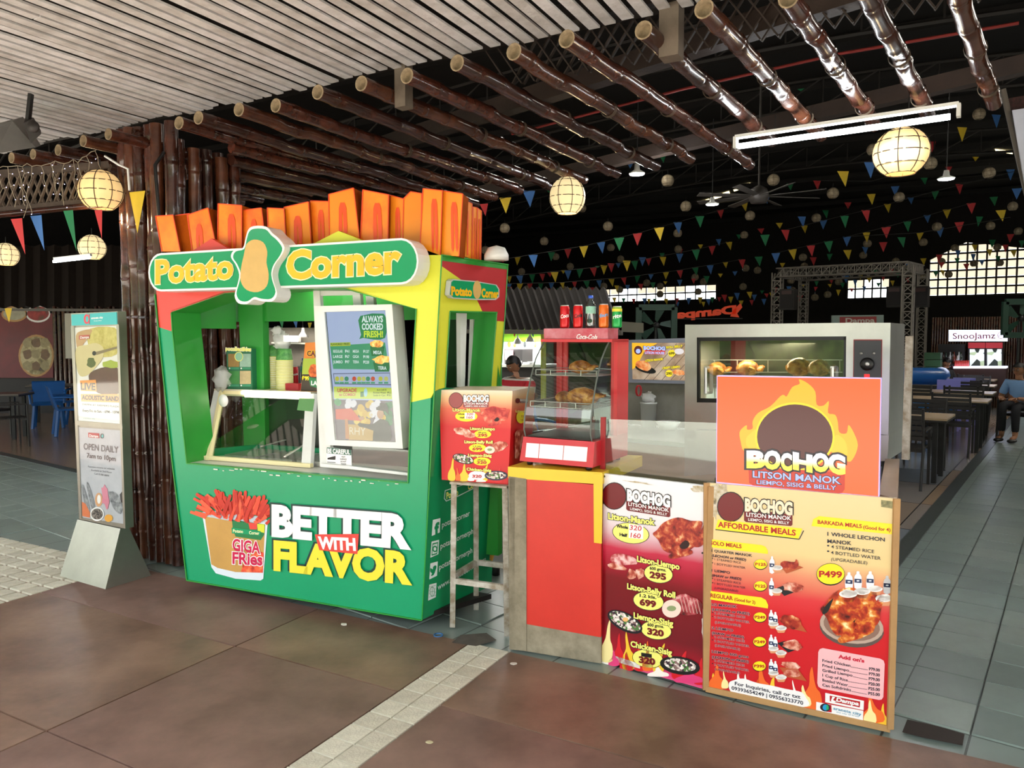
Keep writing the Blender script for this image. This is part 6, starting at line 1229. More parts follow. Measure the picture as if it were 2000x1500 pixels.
# ================================================================== LANTERNS
LRIB = M('lantern_rib', '#2a1d12', .6); LLIT = M('lantern_shell_lit', '#ffe6b0', .5, emit=.42, var=.12, vs=5); LLIT2 = M('lantern_shell_amber', '#f7d090', .5, emit=.34, var=.15, vs=5); LOFF = M('lantern_shell_unlit', '#b5a78c', .5, col2='#8a7c66', vs=9)
def lantern(p, r, m, lab, ztop=None, sq=1.0, group=None, parts=True, nr=12):
    t = thing('lantern', lab, 'lantern', tuple(p), group) ; th0 = math.radians(32)
    if not parts: bpy.data.objects.remove(t)
    prof = [(r*math.sin(a), -r*sq*math.cos(a)) for a in [th0+(math.pi-th0-.18)*i/10 for i in range(11)]]
    b = B(); b.lathe(p, prof, m, 16)
    rb = b if not parts else B()
    ne = 8 if parts else 6
    for k in range(ne):
        a = math.pi*2*k/ne+.2; rb.tube([p+Vector((math.cos(a)*q*1.01, math.sin(a)*q*1.01, z)) for q, z in prof[::(1 if parts else 2)]], r*.022, LRIB, 3, cap=False)
    for i in ((0, 2, 4, 6, 8, 10) if parts else (2, 5, 8)):
        q, z = prof[i]; rb.tube([p+Vector((math.cos(a)*q*1.01, math.sin(a)*q*1.01, z)) for a in [2*math.pi*j/nr for j in range(nr+1)]], r*.022, LRIB, 3, cap=False)
    if parts:
        b.build('shell', t); rb.build('ribs', t)
        if ztop: c = B(); c.tube([p+Vector((0, 0, r*.98)), p+Vector((0, 0, ztop-p.z))], .004, BLACK, 5); c.build('cord', t)
        return t
    if ztop: b.tube([p+Vector((0, 0, r*.9)), p+Vector((0, 0, r*1.7))], .008, BLACK, 3)
    o = b.build('lantern', origin=p); return tag(o, lab, 'lantern', group)
for (u, v, rp, r, m, lab, zt2, sq) in ((1108, 384, 35, .155, LLIT, 'glowing cream shell lantern hanging in the middle over the counter', 3.04, 1.08), (1760, 298, 50, .16, LLIT2, 'large glowing amber shell lantern in front of the long tube lamp', 3.04, .95), (197, 373, 40, .15, LLIT2, 'large glowing shell lantern at the lattice rail left of the column', 2.9, 1.0),
        (180, 484, 25, .15, LLIT, 'smaller glowing shell lantern under the lattice rail beside the column', 2.6, 1.0), (12, 498, 23, .15, LLIT, 'glowing shell lantern cut by the left edge of the photo', 2.7, 1.0), (118, 628, 13, .15, LLIT, 'tiny glowing lantern before the bamboo wall above the blue chairs', 2.3, .9),
        (461, 640, 9, .12, LLIT2, 'tiny amber lantern seen through the left kiosk window', 2.4, 1)):
    y = FPX*r/rp; p = aty(u, v, y); o = lantern(p, r, m, lab, max(zt2, p.z+r*1.5), sq)
    if rp > 22: l = bpy.data.lights.new('lantern_bulb', 'POINT'); l.energy = 2.5; l.color = (1, .75, .42); l.shadow_soft_size = .05; ob = bpy.data.objects.new('lantern_bulb', l); COL.objects.link(ob); ob.location = p-Vector((0, 0, r*1.3))
FL = []
for x, y, r in ((286, 320, 33), (543, 404, 28), (958, 307, 32), (976, 445, 25), (790, 190, 27), (160, 462, 27), (618, 505, 22), (1040, 520, 23), (712, 568, 22), (395, 602, 20), (1347, 10, 40), (1465, 177, 35), (1883, 238, 32), (1412, 352, 28), (1415, 455, 25), (1845, 363, 25), (1855, 580, 18), (1525, 638, 18), (1838, 700, 18), (668, 717, 17), (1580, 668, 17), (930, 697, 14), (1210, 675, 15), (1297, 698, 14), (800, 732, 15), (1297, 750, 14), (433, 715, 15), (1035, 720, 15), (1545, 733, 14), (905, 783, 14)): FL.append((900+x*.3, 350+y*.3, r*.3))
for x, y, r in ((220, 5, 42), (643, 100, 40), (1113, 128, 37), (525, 275, 32), (1382, 338, 32), (1762, 332, 30), (1285, 448, 28), (1960, 370, 28), (1920, 193, 33), (888, 458, 28), (858, 540, 25), (430, 555, 27), (1090, 583, 25), (1508, 488, 24), (1810, 483, 24), (440, 618, 23), (698, 660, 24), (345, 720, 20), (685, 730, 20), (1415, 585, 20), (1645, 598, 20), (1828, 595, 20), (1280, 688, 20), (1465, 677, 20), (107, 648, 24), (515, 840, 17), (605, 820, 17), (355, 790, 17), (1052, 665, 20)): FL.append((1450+x*.275, 350+y*.275, r*.275))
for x, y, r in ((1750, 637, 33), (1160, 835, 35), (1478, 912, 35), (1805, 965, 33)): FL.append((1300+x*.35, y*.35, r*.35))
base_l = {}
for (u, v, rp) in FL:
    r = .13; y = min(FPX*r/rp, 27.5); p = aty(u, v, y)
    if p.z > ZR-.5: k_ = (ZR-.5-CH)/(p.z-CH); p = CAM+(p-CAM)*k_; r *= k_
    key = round(r, 3)
    near = 'seen high up' if v < 400 else 'seen midway up' if v < 520 else 'seen low down'
    lab = 'unlit greyish shell lantern %s among the hall pennants' % near
    if key not in base_l: base_l[key] = lantern(p, r, LOFF, lab, True, 1, 'unlit shell lanterns %s in the hall' % near, parts=False)
    else: o = base_l[key].copy(); COL.objects.link(o); o.location = p; o['label'] = lab; o['group'] = 'unlit shell lanterns %s in the hall' % near
# ================================================================== PENNANTS
FCOL = {'R': ('red', M('cloth_red', '#c8363a', .7, var=.15)), 'Y': ('yellow', M('cloth_yellow', '#d8b92c', .7, var=.15)), 'B': ('blue', M('cloth_blue', '#3f74b8', .7, var=.15)), 'G': ('green', M('cloth_green', '#177a4c', .7, var=.15))}
r6 = """R150,160,80 Y290,120,100 B443,75,105 G575,60,30 R275,522,20 Y370,508,55 B470,492,80 G590,475,60 R697,455,60 Y800,435,75 B912,410,75 G1030,380,85 R1150,352,80 Y1290,315,85 B1412,280,75 G1555,240,75 R1690,200,55 Y1845,155,55
Y315,632,45 B382,628,60 G465,620,60 R530,615,50 R578,608,30 Y610,605,65 Y668,592,25 B697,595,60 G775,585,60 R862,575,60 G890,565,15 Y932,560,60 R978,548,60 B1025,545,35 Y1080,530,70 G1130,532,60 B1183,508,60 R1222,515,50 G1310,480,45 Y1315,505,60 R1430,455,30 B1425,485,60 G1530,458,70 Y1560,425,30 R1635,435,60 B1678,390,45 Y1745,408,55 G1810,360,30
B315,680,45 R318,700,40 Y385,680,60 R450,680,45 B505,705,45 G520,680,45 B590,675,50 R568,712,35 Y660,672,40 G638,710,35 R740,668,45 Y705,708,45 B742,708,45 G818,662,55 R855,705,40 B900,658,50 Y980,650,50 Y1015,692,40 R1060,640,50 B1085,688,40 G1150,630,50 R1170,682,45 B1238,620,35 G1250,672,45 Y1335,605,50 Y1332,665,20 R1425,592,55 B1425,655,45 G1525,575,55 R1515,648,35 B1622,560,60 G1600,630,50 Y1722,540,40 Y1690,615,25 R1830,522,60 B1785,600,30
R645,745,40 B697,750,40 Y758,752,40 G832,760,35 R878,762,45 B938,768,35 Y998,770,40 G1060,775,35 R1125,778,35 B1195,775,40 Y1225,778,35 G1262,778,30 Y1335,778,40 R1407,775,40 B1410,800,30 B1485,772,45 Y1558,768,45 Y1578,798,35 B1610,778,45 G1638,768,40 R1683,768,30 R1715,752,50 Y1757,765,45 B1798,740,50 Y1825,790,40"""
rb = """G338,30,50 R530,10,70 B1085,50,70 R1540,35,75 G1290,-10,50 B1950,65,80 Y915,105,75 G1370,85,60 R750,165,45 Y1030,175,65 B1195,130,50 R1625,170,75 G1785,125,65 B168,125,50
G590,220,60 B422,265,75 R875,220,85 G725,260,85 Y1452,215,65 B1312,255,55 Y1835,220,80 G1685,265,70 Y262,310,40 Y440,330,55 B575,292,65 G1170,300,75 R1540,305,75 B1400,345,70
R130,350,40 R305,360,80 G160,395,80 Y880,378,70 R1020,340,80 B742,408,70 Y1262,380,60 G610,440,80 G1130,412,75 R1905,390,60 G1775,430,60 G1985,435,50
R485,470,80 Y745,503,70 R1000,447,70 B872,480,55 Y1650,465,55 R1868,465,55 Y355,498,75 B237,525,75 G115,550,70 B1530,505,50 Y1755,498,50 Y1925,505,50
R503,555,60 G620,530,50 Y285,595,35 R1400,535,60 G1525,560,45 B1640,530,55 B1700,575,40 G1815,545,45 R1415,590,45 Y1285,562,50 B1172,590,50 R1590,600,50 R1057,620,55 Y1250,622,55 G945,645,50 Y840,665,50 B735,685,55 R630,708,35 G527,725,35 G1105,655,45 R1000,680,45 Y902,697,45 B802,715,45 G710,735,40 Y620,745,25 R522,765,30 Y430,742,30 B330,760,45 R235,770,35 G140,790,25 Y50,800,50 B85,820,45 R65,858,40 R170,812,30 Y208,805,45 B152,850,45 G235,840,30 Y322,832,30 R410,825,50 Y682,785,45 G965,735,35 B865,760,35 R775,775,30 Y1065,720,40 R1170,700,35 G1372,655,40 Y1420,645,45"""
r3 = "B1845,640,75 Y1655,710,80 R1485,790,60 Y1730,875,25 B1140,905,85 Y990,955,85 R1580,930,40 B1925,945,60 G755,495,15 R148,750,20 G1840,865,45 B1660,905,35"
def parse(txt, x0, y0, k): return [(x0+float(a)*k, y0+float(b_)*k, float(h)*k, c) for c, a, b_, h in ((w_[0], *w_[1:].split(',')) for w_ in txt.split())]
FLG = parse(r6, 900, 350, .3)+parse(rb, 1450, 350, .275)+parse(r3.rsplit(' ', 2)[0], 1300, 0, .35)+parse('G1840,865,45', 650, 0, .35)+parse('B1660,905,35', 650, 0, .35)
rd = random.Random(21); cordpts = []
def pennant(p, hgt, wid, key, lab, group, yaw=0, lean=0):
    cn, m = FCOL[key]; X = Vector((math.cos(yaw), math.sin(yaw), 0)); b = B()
    curl = rd.uniform(-.25, .25)*wid; N_ = Vector((-X.y, X.x, 0)); tip = p+X*(lean*hgt)-Vector((0, 0, hgt))+N_*curl
    a_, c_ = p-X*wid/2, p+X*wid/2; md = (a_+c_+tip)/3+N_*curl*.4; e1 = (a_+tip)/2; e2 = (c_+tip)/2
    th = N_*.004; vs = [a_, c_, e2, tip, e1, md]; fs = [[0, 1, 5], [1, 2, 5], [2, 3, 5], [3, 4, 5], [4, 0, 5]]
    b.add(vs, fs, m, True)
    o = b.build('pennant', origin=p); return tag(o, lab, 'pennant', group)
for (u, v, h, c) in FLG:
    rows = 'lower' if v > 530 else 'middle' if v > 430 else 'upper'
    hh = .3; hp = max(h, 17 if v < 450 else 13 if v < 540 else 10.5); y = min(FPX*hh/hp, 26); p = aty(u, v, y)
    if p.z > ZR-.35: k_ = (ZR-.35-CH)/(p.z-CH); p = CAM+(p-CAM)*k_; y *= k_
    hr = h*y/FPX; wr = hp*.78*y/FPX
    cn = FCOL[c][0]; pennant(p, hr, wr, c, '%s cloth pennant in the %s strings under the hall roof' % (cn, rows), '%s pennants in the %s hall strings' % (cn, rows), rd.uniform(-.6, .2), rd.uniform(-.12, .12)+.08)
    cordpts.append((u, v, y))
# cords carrying the pennants
CORD = M('black_cord', '#1a1816', .7)
for k, row in enumerate([[(275, 522), (800, 435), (1150, 352), (1555, 240), (1845, 155)], [(150, 160), (443, 75), (575, 60)], [(315, 632), (862, 575), (1222, 515), (1530, 458), (1745, 408)], [(315, 680), (660, 672), (1060, 640), (1425, 592), (1830, 522)]]):
    q = [(900+a*.3, 350+c*.3) for a, c in row]; b = B(); b.tube([aty(u, v, 17 if k != 1 else 12) for u, v in q], .006, CORD, 3)
    tag(b.build('bunting_line'), ('longest rising cord of pennants left of the ceiling fan', 'short cord of pennants beside the fry shapes', 'third cord of pennants behind the food warmer', 'lowest cord of pennants above the far kitchen')[k], 'cord')
for k, row in enumerate([[(530, 10), (915, 105-90), (1290, -10-80)], [(305, 360), (875, 220), (1370, 85), (1950, -60)], [(237, 525), (742, 408), (1262, 380), (1905, 270)], [(485, 470), (1020, 340), (1625, 170)]]):
    q = [(1450+a*.275, 350+c*.275) for a, c in row]; b = B(); b.tube([aty(u, v, 15) for u, v in q], .006, CORD, 3)
    tag(b.build('bunting_line'), ('highest cord of pennants over the ceiling fan', 'cord of pennants rising right past the white tube lamp', 'cord of pennants above the stage truss', 'cord of pennants above the oven')[k], 'cord')
# near pennants on the lattice rail and column
for (u, v, w_, h, c, ln, lab) in ((32, 427, 33, 70, 'R', .38, 'coral red pennant hanging at the left end of the lattice rail'), (70, 421, 32, 68, 'B', .32, 'blue pennant with a drooping point on the lattice rail'), (133, 411, 27, 78, 'G', .2, 'green pennant on the lattice rail left of the lanterns'), (192, 410, 21, 55, 'R', .15, 'narrow red pennant behind the large lantern at the column'), (268, 374, 42, 80, 'Y', 0, 'yellow pennant pinned to the front of the bamboo column'),
        (16, 602, 22, 28, 'Y', -.1, 'small yellow pennant over the red food mural'),
        (1005, 648, 6, 12, 'R', 0, 'small red pennant over the green tiled kitchen'), (1040, 649, 6, 11, 'B', .2, 'small blue pennant over the green tiled kitchen'), (1458, 640, 6, 9, 'Y', 0, 'small yellow pennant left above the oven'),
        (550, 628, 10, 14, 'G', 0, 'green pennant under the yellow kitchen sign in the kiosk'), (577, 628, 10, 14, 'B', 0, 'blue pennant under the yellow kitchen sign in the kiosk'), (605, 630, 10, 16, 'Y', 0, 'yellow pennant under the yellow kitchen sign in the kiosk')):
    y = 5.35 if u < 240 and v < 500 else 5.1 if u == 268 else 9.0; 
    if u == 268: y = CAM.y+ (cg-CM*.25-CD*.09).y
    p = aty(u, v, y); o = pennant(p, h*y/FPX, w_*y/FPX, c, lab, None, -.4, ln)
# ================================================================== LAMPS, FAN
pa, pb_ = atz(1437, 268, 2.93), atz(1873, 203, 2.93); tl_f = thing('tube_lamp', 'long white fluorescent tube lamp hanging under the glossy bamboo poles', 'lamp', tuple(pa))
d_ = (pb_-pa).normalized(); b = B(); b.bar(pa, pb_, .045, .02, WHITE); b.build('batten', tl_f)
for p in (pa, pb_): b = B(); b.box(p-Vector((0, 0, .035)), .02, .05, .07, WHITE, X=d_, Y=d_.cross(Vector((0, 0, 1)))); b.build('end_bracket', tl_f)
b = B(); b.tube([pa+d_*.02-Vector((0, 0, .06)), pb_-d_*.04-Vector((0, 0, .062))], .017, TUBE, 10); b.build('tube', tl_f)
for p in (pa.lerp(pb_, .2), pa.lerp(pb_, .8)): b = B(); b.tube([p, p+Vector((0, 0, .1))], .004, BLACK, 4); b.build('hanger', tl_f)
a_ = area('tube_light', tuple((pa+pb_)/2-Vector((0, 0, .09))), 1.2, 14, (.93, .97, 1), sy=.05); a_.rotation_euler = (0, 0, math.atan2(d_.y, d_.x))
a_ = area('tube_light_up', tuple((pa+pb_)/2-Vector((0, 0, .04))), 1.2, 8, (.93, .97, 1), sy=.05, rot=(math.pi, 0, 0)); a_.rotation_euler = (math.pi, 0, math.atan2(d_.y, d_.x))
for (u, v, y, r, lab) in ((1244, 338, 7.5, .075, 'round white downlight right of the middle lantern'), (1848, 348, 9, .09, 'bright round downlight below the large right lantern'), (1391, 398, 11, .09, 'pale round downlight left of the ceiling fan')):
    p = aty(u, v, y); t = thing('downlight', lab, 'lamp', tuple(p)); b = B(); b.lathe(p, [(0, -.02), (r, -.01), (r*1.05, 0), (r*.4, .03), (r*.3, .09), (0, .09)], WHITE, 18); b.build('housing', t)
    b = B(); b.lathe(p, [(0, -.026), (r*.92, -.016), (r*.95, -.01)], TUBE, 18); b.build('lamp_face', t); b = B(); b.tube([p+Vector((0, 0, .08)), p+Vector((0, 0, 1.2))], .006, BLACK, 4); b.build('rod', t)
    l = bpy.data.lights.new('downlight_bulb', 'POINT'); l.energy = 20; l.shadow_soft_size = .08; ob = bpy.data.objects.new('downlight_bulb', l); COL.objects.link(ob); ob.location = p-Vector((0, 0, .1))
p = aty(1482, 384, 12); fan = thing('ceiling_fan', 'huge dark many-bladed ceiling fan hanging in the hall', 'ceiling fan', tuple(p)); FM_ = M('fan_grey', '#37332f', .5)
b = B(); b.lathe(p, [(0, -.1), (.12, -.1), (.16, 0), (.12, .12), (.05, .16), (.015, .18), (.015, 1.8)], FM_, 16); b.build('hub', fan)
for k in range(8):
    a = math.pi*2*k/8+.15; X = Vector((math.cos(a), math.sin(a), 0)); Y_ = Vector((-X.y, X.x, .25)).normalized(); b = B(); b.prism([p+X*.15-Y_*.03, p+X*1.0-Y_*.06, p+X*1.0+Y_*.06, p+X*.15+Y_*.05], (0, 0, .012), FM_); b.build('blade', fan)
# ================================================================== STAGE TRUSS AND SPEAKERS
TRU = M('truss_aluminium', '#8c867e', .5, .3); tw = thing('stage_truss', 'square aluminium stage truss frame standing behind the tables', 'truss', tuple(atz(1775, 760, 0)))
def box_truss(a, c, w, name, rungs):
    a, c = Vector(a), Vector(c); d = (c-a).normalized(); X = Hm if abs(d.z) > .5 else Vector((0, 0, 1)); Y_ = Hd; b = B()
    cor = [X*sx*w/2+Y_*sy*w/2 for sx, sy in ((-1, -1), (1, -1), (1, 1), (-1, 1))]
    for q in cor: b.tube([a+q, c+q], .022, TRU, 5)
    for i in range(rungs):
        p, q2 = a.lerp(c, i/rungs), a.lerp(c, (i+1)/rungs)
        for j in range(4): b.bar(p+cor[j], q2+cor[(j+1) % 4], .018, .018, TRU); b.bar(p+cor[j], p+cor[(j+1) % 4], .018, .018, TRU)
    b.build(name, tw)
YT = 17.5; tops = {}
for k, (u, v, y) in enumerate(((1775, 521, YT), (1519, 533, YT+2.5), (1803, 520+6, YT+3), (1570, 541, YT+5.5))):
    t_ = aty(u, v, y); tops[k] = t_; box_truss((t_.x, t_.y, 0), t_, .22, 'truss_leg', 16)
box_truss(tops[1], tops[0], .22, 'truss_beam', 16); box_truss(tops[3], tops[2], .22, 'truss_beam', 14); box_truss(tops[0], tops[2], .22, 'truss_beam', 10); box_truss(tops[1], tops[3], .22, 'truss_beam', 10)
SPB = M('speaker_black', '#1c1715', .6)
def speaker(c, w, h, d, lab, X=Hm, Y=Hd, front='#3a1f1c'):
    t = thing('loudspeaker', lab, 'speaker', tuple(c)); b = B(); b.box(c, w, d, h, SPB, X=X, Y=Y); b.build('cabinet', t); b = B(); b.box(c-Y*(d/2+.006), w*.86, .012, h*.86, M('grille_dark', '#15100f', .7), X=X, Y=Y); b.build('grille', t)
    b = B(); b.box(c-Y*(d/2+.01)+Vector((0, 0, h*.33)), w*.7, .02, h*.18, M('speaker_badge', front, .5), X=X, Y=Y); b.build('horn', t); return t
for (u, v, lab) in ((1748, 580, 'black loudspeaker hanging left of the stage truss leg'), (1799, 580, 'black loudspeaker hanging right of the stage truss leg'), (1540, 585, 'black loudspeaker inside the left stage truss')): speaker(aty(u, v, YT+1), .34, .5, .3, lab)
sc_ = aty(38, 285, 4.95); tsp = thing('loudspeaker', 'grey tilted loudspeaker under the slatted canopy at the left', 'speaker', tuple(sc_)); GR = M('speaker_grey', '#6a6966', .5, var=.2)
spx = [aty(u, v, y) for u, v, y in ((-20, 265, 4.6), (22, 238, 4.6), (58, 292, 4.6), (18, 298, 4.6))]; sps = [aty(u, v, y) for u, v, y in ((10, 245, 5.0), (80, 262, 5.0), (82, 280, 5.0), (30, 296, 5.0))]
b = B(); b.hexa([aty(-30, 262, 4.55), aty(24, 236, 4.7), aty(70, 288, 4.7), aty(-10, 300, 4.55)], [aty(-20, 245, 5.1), aty(45, 228, 5.1), aty(80, 284, 5.1), aty(0, 290, 5.1)], GR); b.build('cabinet', tsp)
b = B(); b.hexa([aty(46, 240, 4.62), aty(60, 236, 4.62), aty(80, 262, 4.62), aty(60, 280, 4.62)], [aty(50, 228, 4.8), aty(66, 230, 4.8), aty(80, 255, 4.8), aty(66, 275, 4.8)], SPB); b.build('side_plate', tsp)
b = B(); b.lathe(aty(66, 248, 4.58), [(.035, 0), (.035, .01), (0, .012)], SPB, 16, axis=-Vector((0, 1, 0))); b.bar(aty(55, 235, 4.75), aty(62, 222, 4.75)+Vector((0, 0, .12)), .03, .02, BLACK); b.build('bracket', tsp)
# ================================================================== LATTICE RAIL (left)
ra, rb_ = aty(-60, 345, 5.1), aty(212, 322, 5.6); RW = M('rail_wood', '#5c5148', .8, col2='#453c35', vs=9)
RW2 = M('lattice_slat_wood', '#7a6c5e', .8, col2='#5c5046', vs=9)
lr = thing('lattice_rail', 'grey wooden lattice rail draped with fairy light wires left of the column', 'lattice', tuple(ra))
bot_a, bot_b = aty(-60, 418, 5.1), aty(212, 392, 5.6)
for (a_, c_, w_, nm) in ((ra, rb_, .04, 'top_rail'), (bot_a, bot_b, .045, 'bottom_rail')): b = B(); b.bar(a_, c_, w_, .05, RW); b.build(nm, lr)
b = B(); b.tube([bot_a-Vector((0, .03, .03)), bot_b-Vector((0, .03, .03))], .022, BAM[1], 8); b.build('bamboo_rail', lr)
for k in range(18):
    f0, f1 = k/18-.03, k/18+.075
    for d in (0, 1):
        a_ = bot_a.lerp(bot_b, (f0, f1)[d]); c_ = ra.lerp(rb_, (f1, f0)[d]); off = Vector((0, .012*d, 0)); b = B(); b.bar(a_+off, c_+off, .022, .008, RW2); b.build('slat', lr)
fw_ = thing('fairy_light_string', 'tangled pale fairy light wire hanging over the lattice rail', 'string lights', tuple(ra)); b = B(); WR = M('pale_wire', '#a39a86', .6); rd2 = random.Random(8); BUL = M('fairy_bulb', '#d8d4ff', emit=2.5); bb_ = B()
pts = [ra.lerp(rb_, f/30)+Vector((0, -.06, .03+.015*rd2.uniform(-1, 1)+.05*max(0, f-24)/6*2)) for f in range(31)]; b.tube(pts, .003, WR, 4)
for k in range(17):
    s_ = pts[1+k*29//17]; q = [s_]; 
    for j in range(rd2.randint(4, 8)): q.append(q[-1]+Vector((rd2.uniform(-.02, .02), rd2.uniform(-.01, .01), -.045)))
    b.tube(q, .0022, WR, 3)
    for e in q[1::2]: t_ = e+Vector((rd2.uniform(-.03, .03), -.005, rd2.uniform(-.015, .015))); b.tube([e, t_], .0018, WR, 3); bb_.ball(t_, .003, BUL, 6, 4)
b.build('wire', fw_); o = bb_.build('bulb_points', fw_); o['kind'] = 'stuff'
b = B(); b.tube([aty(205, 305, 5.2), aty(232, 322, 5.1), aty(250, 330, 5.1), aty(253, 372, 5.1)], .008, WHITE, 5); tag(b.build('metal_bracket'), 'thin white metal bracket on the bamboo column by the large lantern', 'bracket')
# ================================================================== DINING FURNITURE
CHM = M('chair_black', '#211e1d', .45, var=.2); TTOP = M('table_top_beige', '#b39c7c', .35, var=.1, vs=3); TLEG = M('table_leg_black', '#141313', .5)
def make_chair():
    t = thing('dining_chair', 'x', 'chair')
    for i in range(7): b = B(); y = -.2+i*.066; b.box((0, y, .44), .44, .054, .018, CHM); b.build('seat_slat', t)
    for i in range(6): z = .56+i*.058; b = B(); b.box((0, .22+(z-.44)*.16, z), .46, .016, .042, CHM); b.build('back_slat', t)
    for sx in (-1, 1):
        b = B(); b.bar((sx*.23, -.21, 0), (sx*.23, -.2, .64), .028, .028, CHM); b.build('leg', t)
        b = B(); b.tube([(sx*.23, .3, 0), (sx*.23, .21, .42), (sx*.23, .24, .6), (sx*.23, .3, .89)], .016, CHM, 6); b.build('leg', t)
        b = B(); b.box((sx*.235, .02, .65), .045, .46, .018, CHM); b.build('arm', t)
    b = B()
    for y in (-.2, .2): b.bar((-.23, y, .42), (.23, y, .42), .025, .025, CHM)
    b.build('seat_frame', t); return t
def make_table(w=1.5, d=.75, m=TTOP):
    t = thing('dining_table', 'x', 'table'); b = B(); b.box((0, 0, .735), w, d, .022, m); b.build('table_top', t); b = B(); b.box((0, 0, .715), w+.006, d+.006, .02, TLEG); b.build('edge_band', t)
    for sx in (-1, 1):
        for sy in (-1, 1): b = B(); b.bar((sx*(w/2-.12), sy*(d/2-.1), 0), (sx*(w/2-.12), sy*(d/2-.1), .71), .05, .05, TLEG); b.build('leg', t)
    return t
chair0 = make_chair(); table0 = make_table(); used = [0, 0]
yaw = -math.radians(36.9)
def put(proto, i, loc, rz, lab, grp=None):
    if used[i] == 0: used[i] = 1; proto.location = loc; proto.rotation_euler = (0, 0, rz); o = proto; o['label'] = lab; o['group'] = grp or ''
    else: o = dup(proto, loc, rz, lab, grp)
    if not grp and 'group' in o: del o['group']
    return o
rowt = [atz(1868, 811, .746), atz(1940.5, 780, .746), atz(1949, 766, .746), atz(1950, 752, .746), atz(1950, 741, .746)]
names = ['nearest beige dining table beside the aisle', 'second beige dining table along the aisle', 'third beige dining table along the aisle', 'fourth dining table along the aisle', 'fifth dining table, lit white by the bar']
for k, c in enumerate(rowt):
    s_, t_ = HT(c); s_ -= .78; t_ += -.2
    for col in range(3 if k > 1 else 2):
        cc = FH(s_-col*1.9, t_, 0)
        if (k >= 2 and col) or proj(cc+Hm*.9)[0] < 1745: continue
        wh = 0; wh = ('' if col == 0 else ', next table inward' if col == 1 else ', third table inward')
        tb_ = put(table0, 1, cc, yaw, (names[k]+wh)[:90])
        for j, (dx, dy, rz) in enumerate(((-.36, -.6, math.pi), (.36, -.6, math.pi), (-.36, .6, 0), (.36, .6, 0))):
            if (col == 2 and j < 2) or (k >= 2 and j in (0, 2)) or (k == 4 and j > 1): continue
            where = ('near side', 'near side', 'far side', 'far side')[j]; side = ('left', 'right')[j % 2]
            q = FH(HT(cc)[0]+dx, HT(cc)[1]+dy, 0)
            put(chair0, 0, q, yaw+rz, 'black slatted chair, %s %s of the %s' % (side, where, ('nearest', 'second', 'third', 'fourth', 'fifth')[k]+(' aisle table' if col == 0 else ' row inner table' if col == 1 else ' row innermost table')))
# left dining corner: blue plastic chairs, dark tables
BLU = M('plastic_blue', '#1f5fa8', .35, var=.1)
def blue_chair(p, rz, lab):
    t = thing('plastic_chair', lab, 'chair', tuple(p)); c, si = math.cos(rz), math.sin(rz); R_ = lambda x, y, z: Vector(p)+Vector((x*c-y*si, x*si+y*c, z))
    b = B(); b.hexa([R_(-.24, -.24, .42), R_(.24, -.24, .42), R_(.22, .22, .43), R_(-.22, .22, .43)], [R_(-.25, -.25, .45), R_(.25, -.25, .45), R_(.23, .22, .46), R_(-.23, .22, .46)], BLU); b.build('seat', t)
    b = B(); b.hexa([R_(-.25, .2, .45), R_(.25, .2, .45), R_(.27, .32, .82), R_(-.27, .32, .82)], [R_(-.25, .24, .45), R_(.25, .24, .45), R_(.27, .35, .84), R_(-.27, .35, .84)], BLU); b.build('backrest', t)
    for sx in (-1, 1):
        for sy in (-1, 1): b = B(); b.bar(R_(sx*.24, sy*.25, 0), R_(sx*.2, sy*.2, .43), .05, .04, BLU); b.build('leg', t)
        b = B(); b.tube([R_(sx*.26, -.2, .45), R_(sx*.28, -.18, .64), R_(sx*.29, .1, .66), R_(sx*.26, .28, .66)], .02, BLU, 6); b.build('arm', t)
    return t
blue_chair(atz(96, 834), .5, 'wide blue plastic chair behind the dark table at the left'); blue_chair(atz(140, 848), 2.2, 'blue plastic chair partly hidden by the information stand'); blue_chair(atz(165, 826), .2, 'blue plastic chair farthest back by the red mural wall')
for (u, v, lab, rz) in ((108, 751, 'dark small table in front of the blue plastic chairs', .4), (-8, 768, 'dark table cut by the left edge of the photo', .2)):
    p = atz(u, v, .746); t = make_table(.9, .6, M('table_top_dark', '#5a5148', .35)); t.location = (p.x, p.y, 0); t.rotation_euler = (0, 0, rz); tag(t, lab, 'table')
p = atz(18, 872); dup(chair0, (p.x, p.y, 0), 2.4, 'black slatted chair standing at the left edge of the photo'); p = atz(-20, 850); dup(chair0, (p.x, p.y, 0), 1.2, 'black slatted chair half outside the left edge')
# left back wall: dark bamboo, red food mural, low corrugated roof
lw0 = aty(-60, 700, 16.5); LWP = Plane((lw0.x, lw0.y, 0), Vector((0, 1, 0)))
def lw(u, v, off=0): return LWP.hit(u, v, off)
b = B(); b.prism([lw(-400, 940), lw(420, 940), lw(420, 480), lw(-400, 480)], Vector((0, .1, 0)), M('dark_bamboo_wall', '#1d1512', .6, var=.4)); struct(b, 'wall_side')
mu = thing('food_mural', 'dark red wall mural with round dishes of food behind the blue chairs', 'mural', tuple(lw(40, 745))); qb('panel', mu, [(-300, 605), (104, 612), (104, 738), (-300, 738)], .05, .02, M('mural_red', '#7a1a22', .5, col2='#5c141b', vs=1.5), LWP, LWP.n)
sh = Sheet(LWP, .052, .002).crop(0, 400, .2667); OY = food('oyster_dish', ['#3a2a1c', '#8a7a4a', '#c8b88a', '#5a5a3a'], 5, vor=False)
sh.ell(265, 1105, 130, 155, M('dish_rim', '#b98a52', .5), 1); sh.ell(265, 1105, 116, 140, OY, 2)
rdm = random.Random(3)
for k in range(9): sh.poly(blob(200+(k % 3)*65, 1010+(k//3)*85, 34, 36, 12, .15, 0, k), M('oyster_%d' % (k % 2), ('#a8986a', '#7a5a38')[k % 2], .5, var=.3, vs=12), 3)
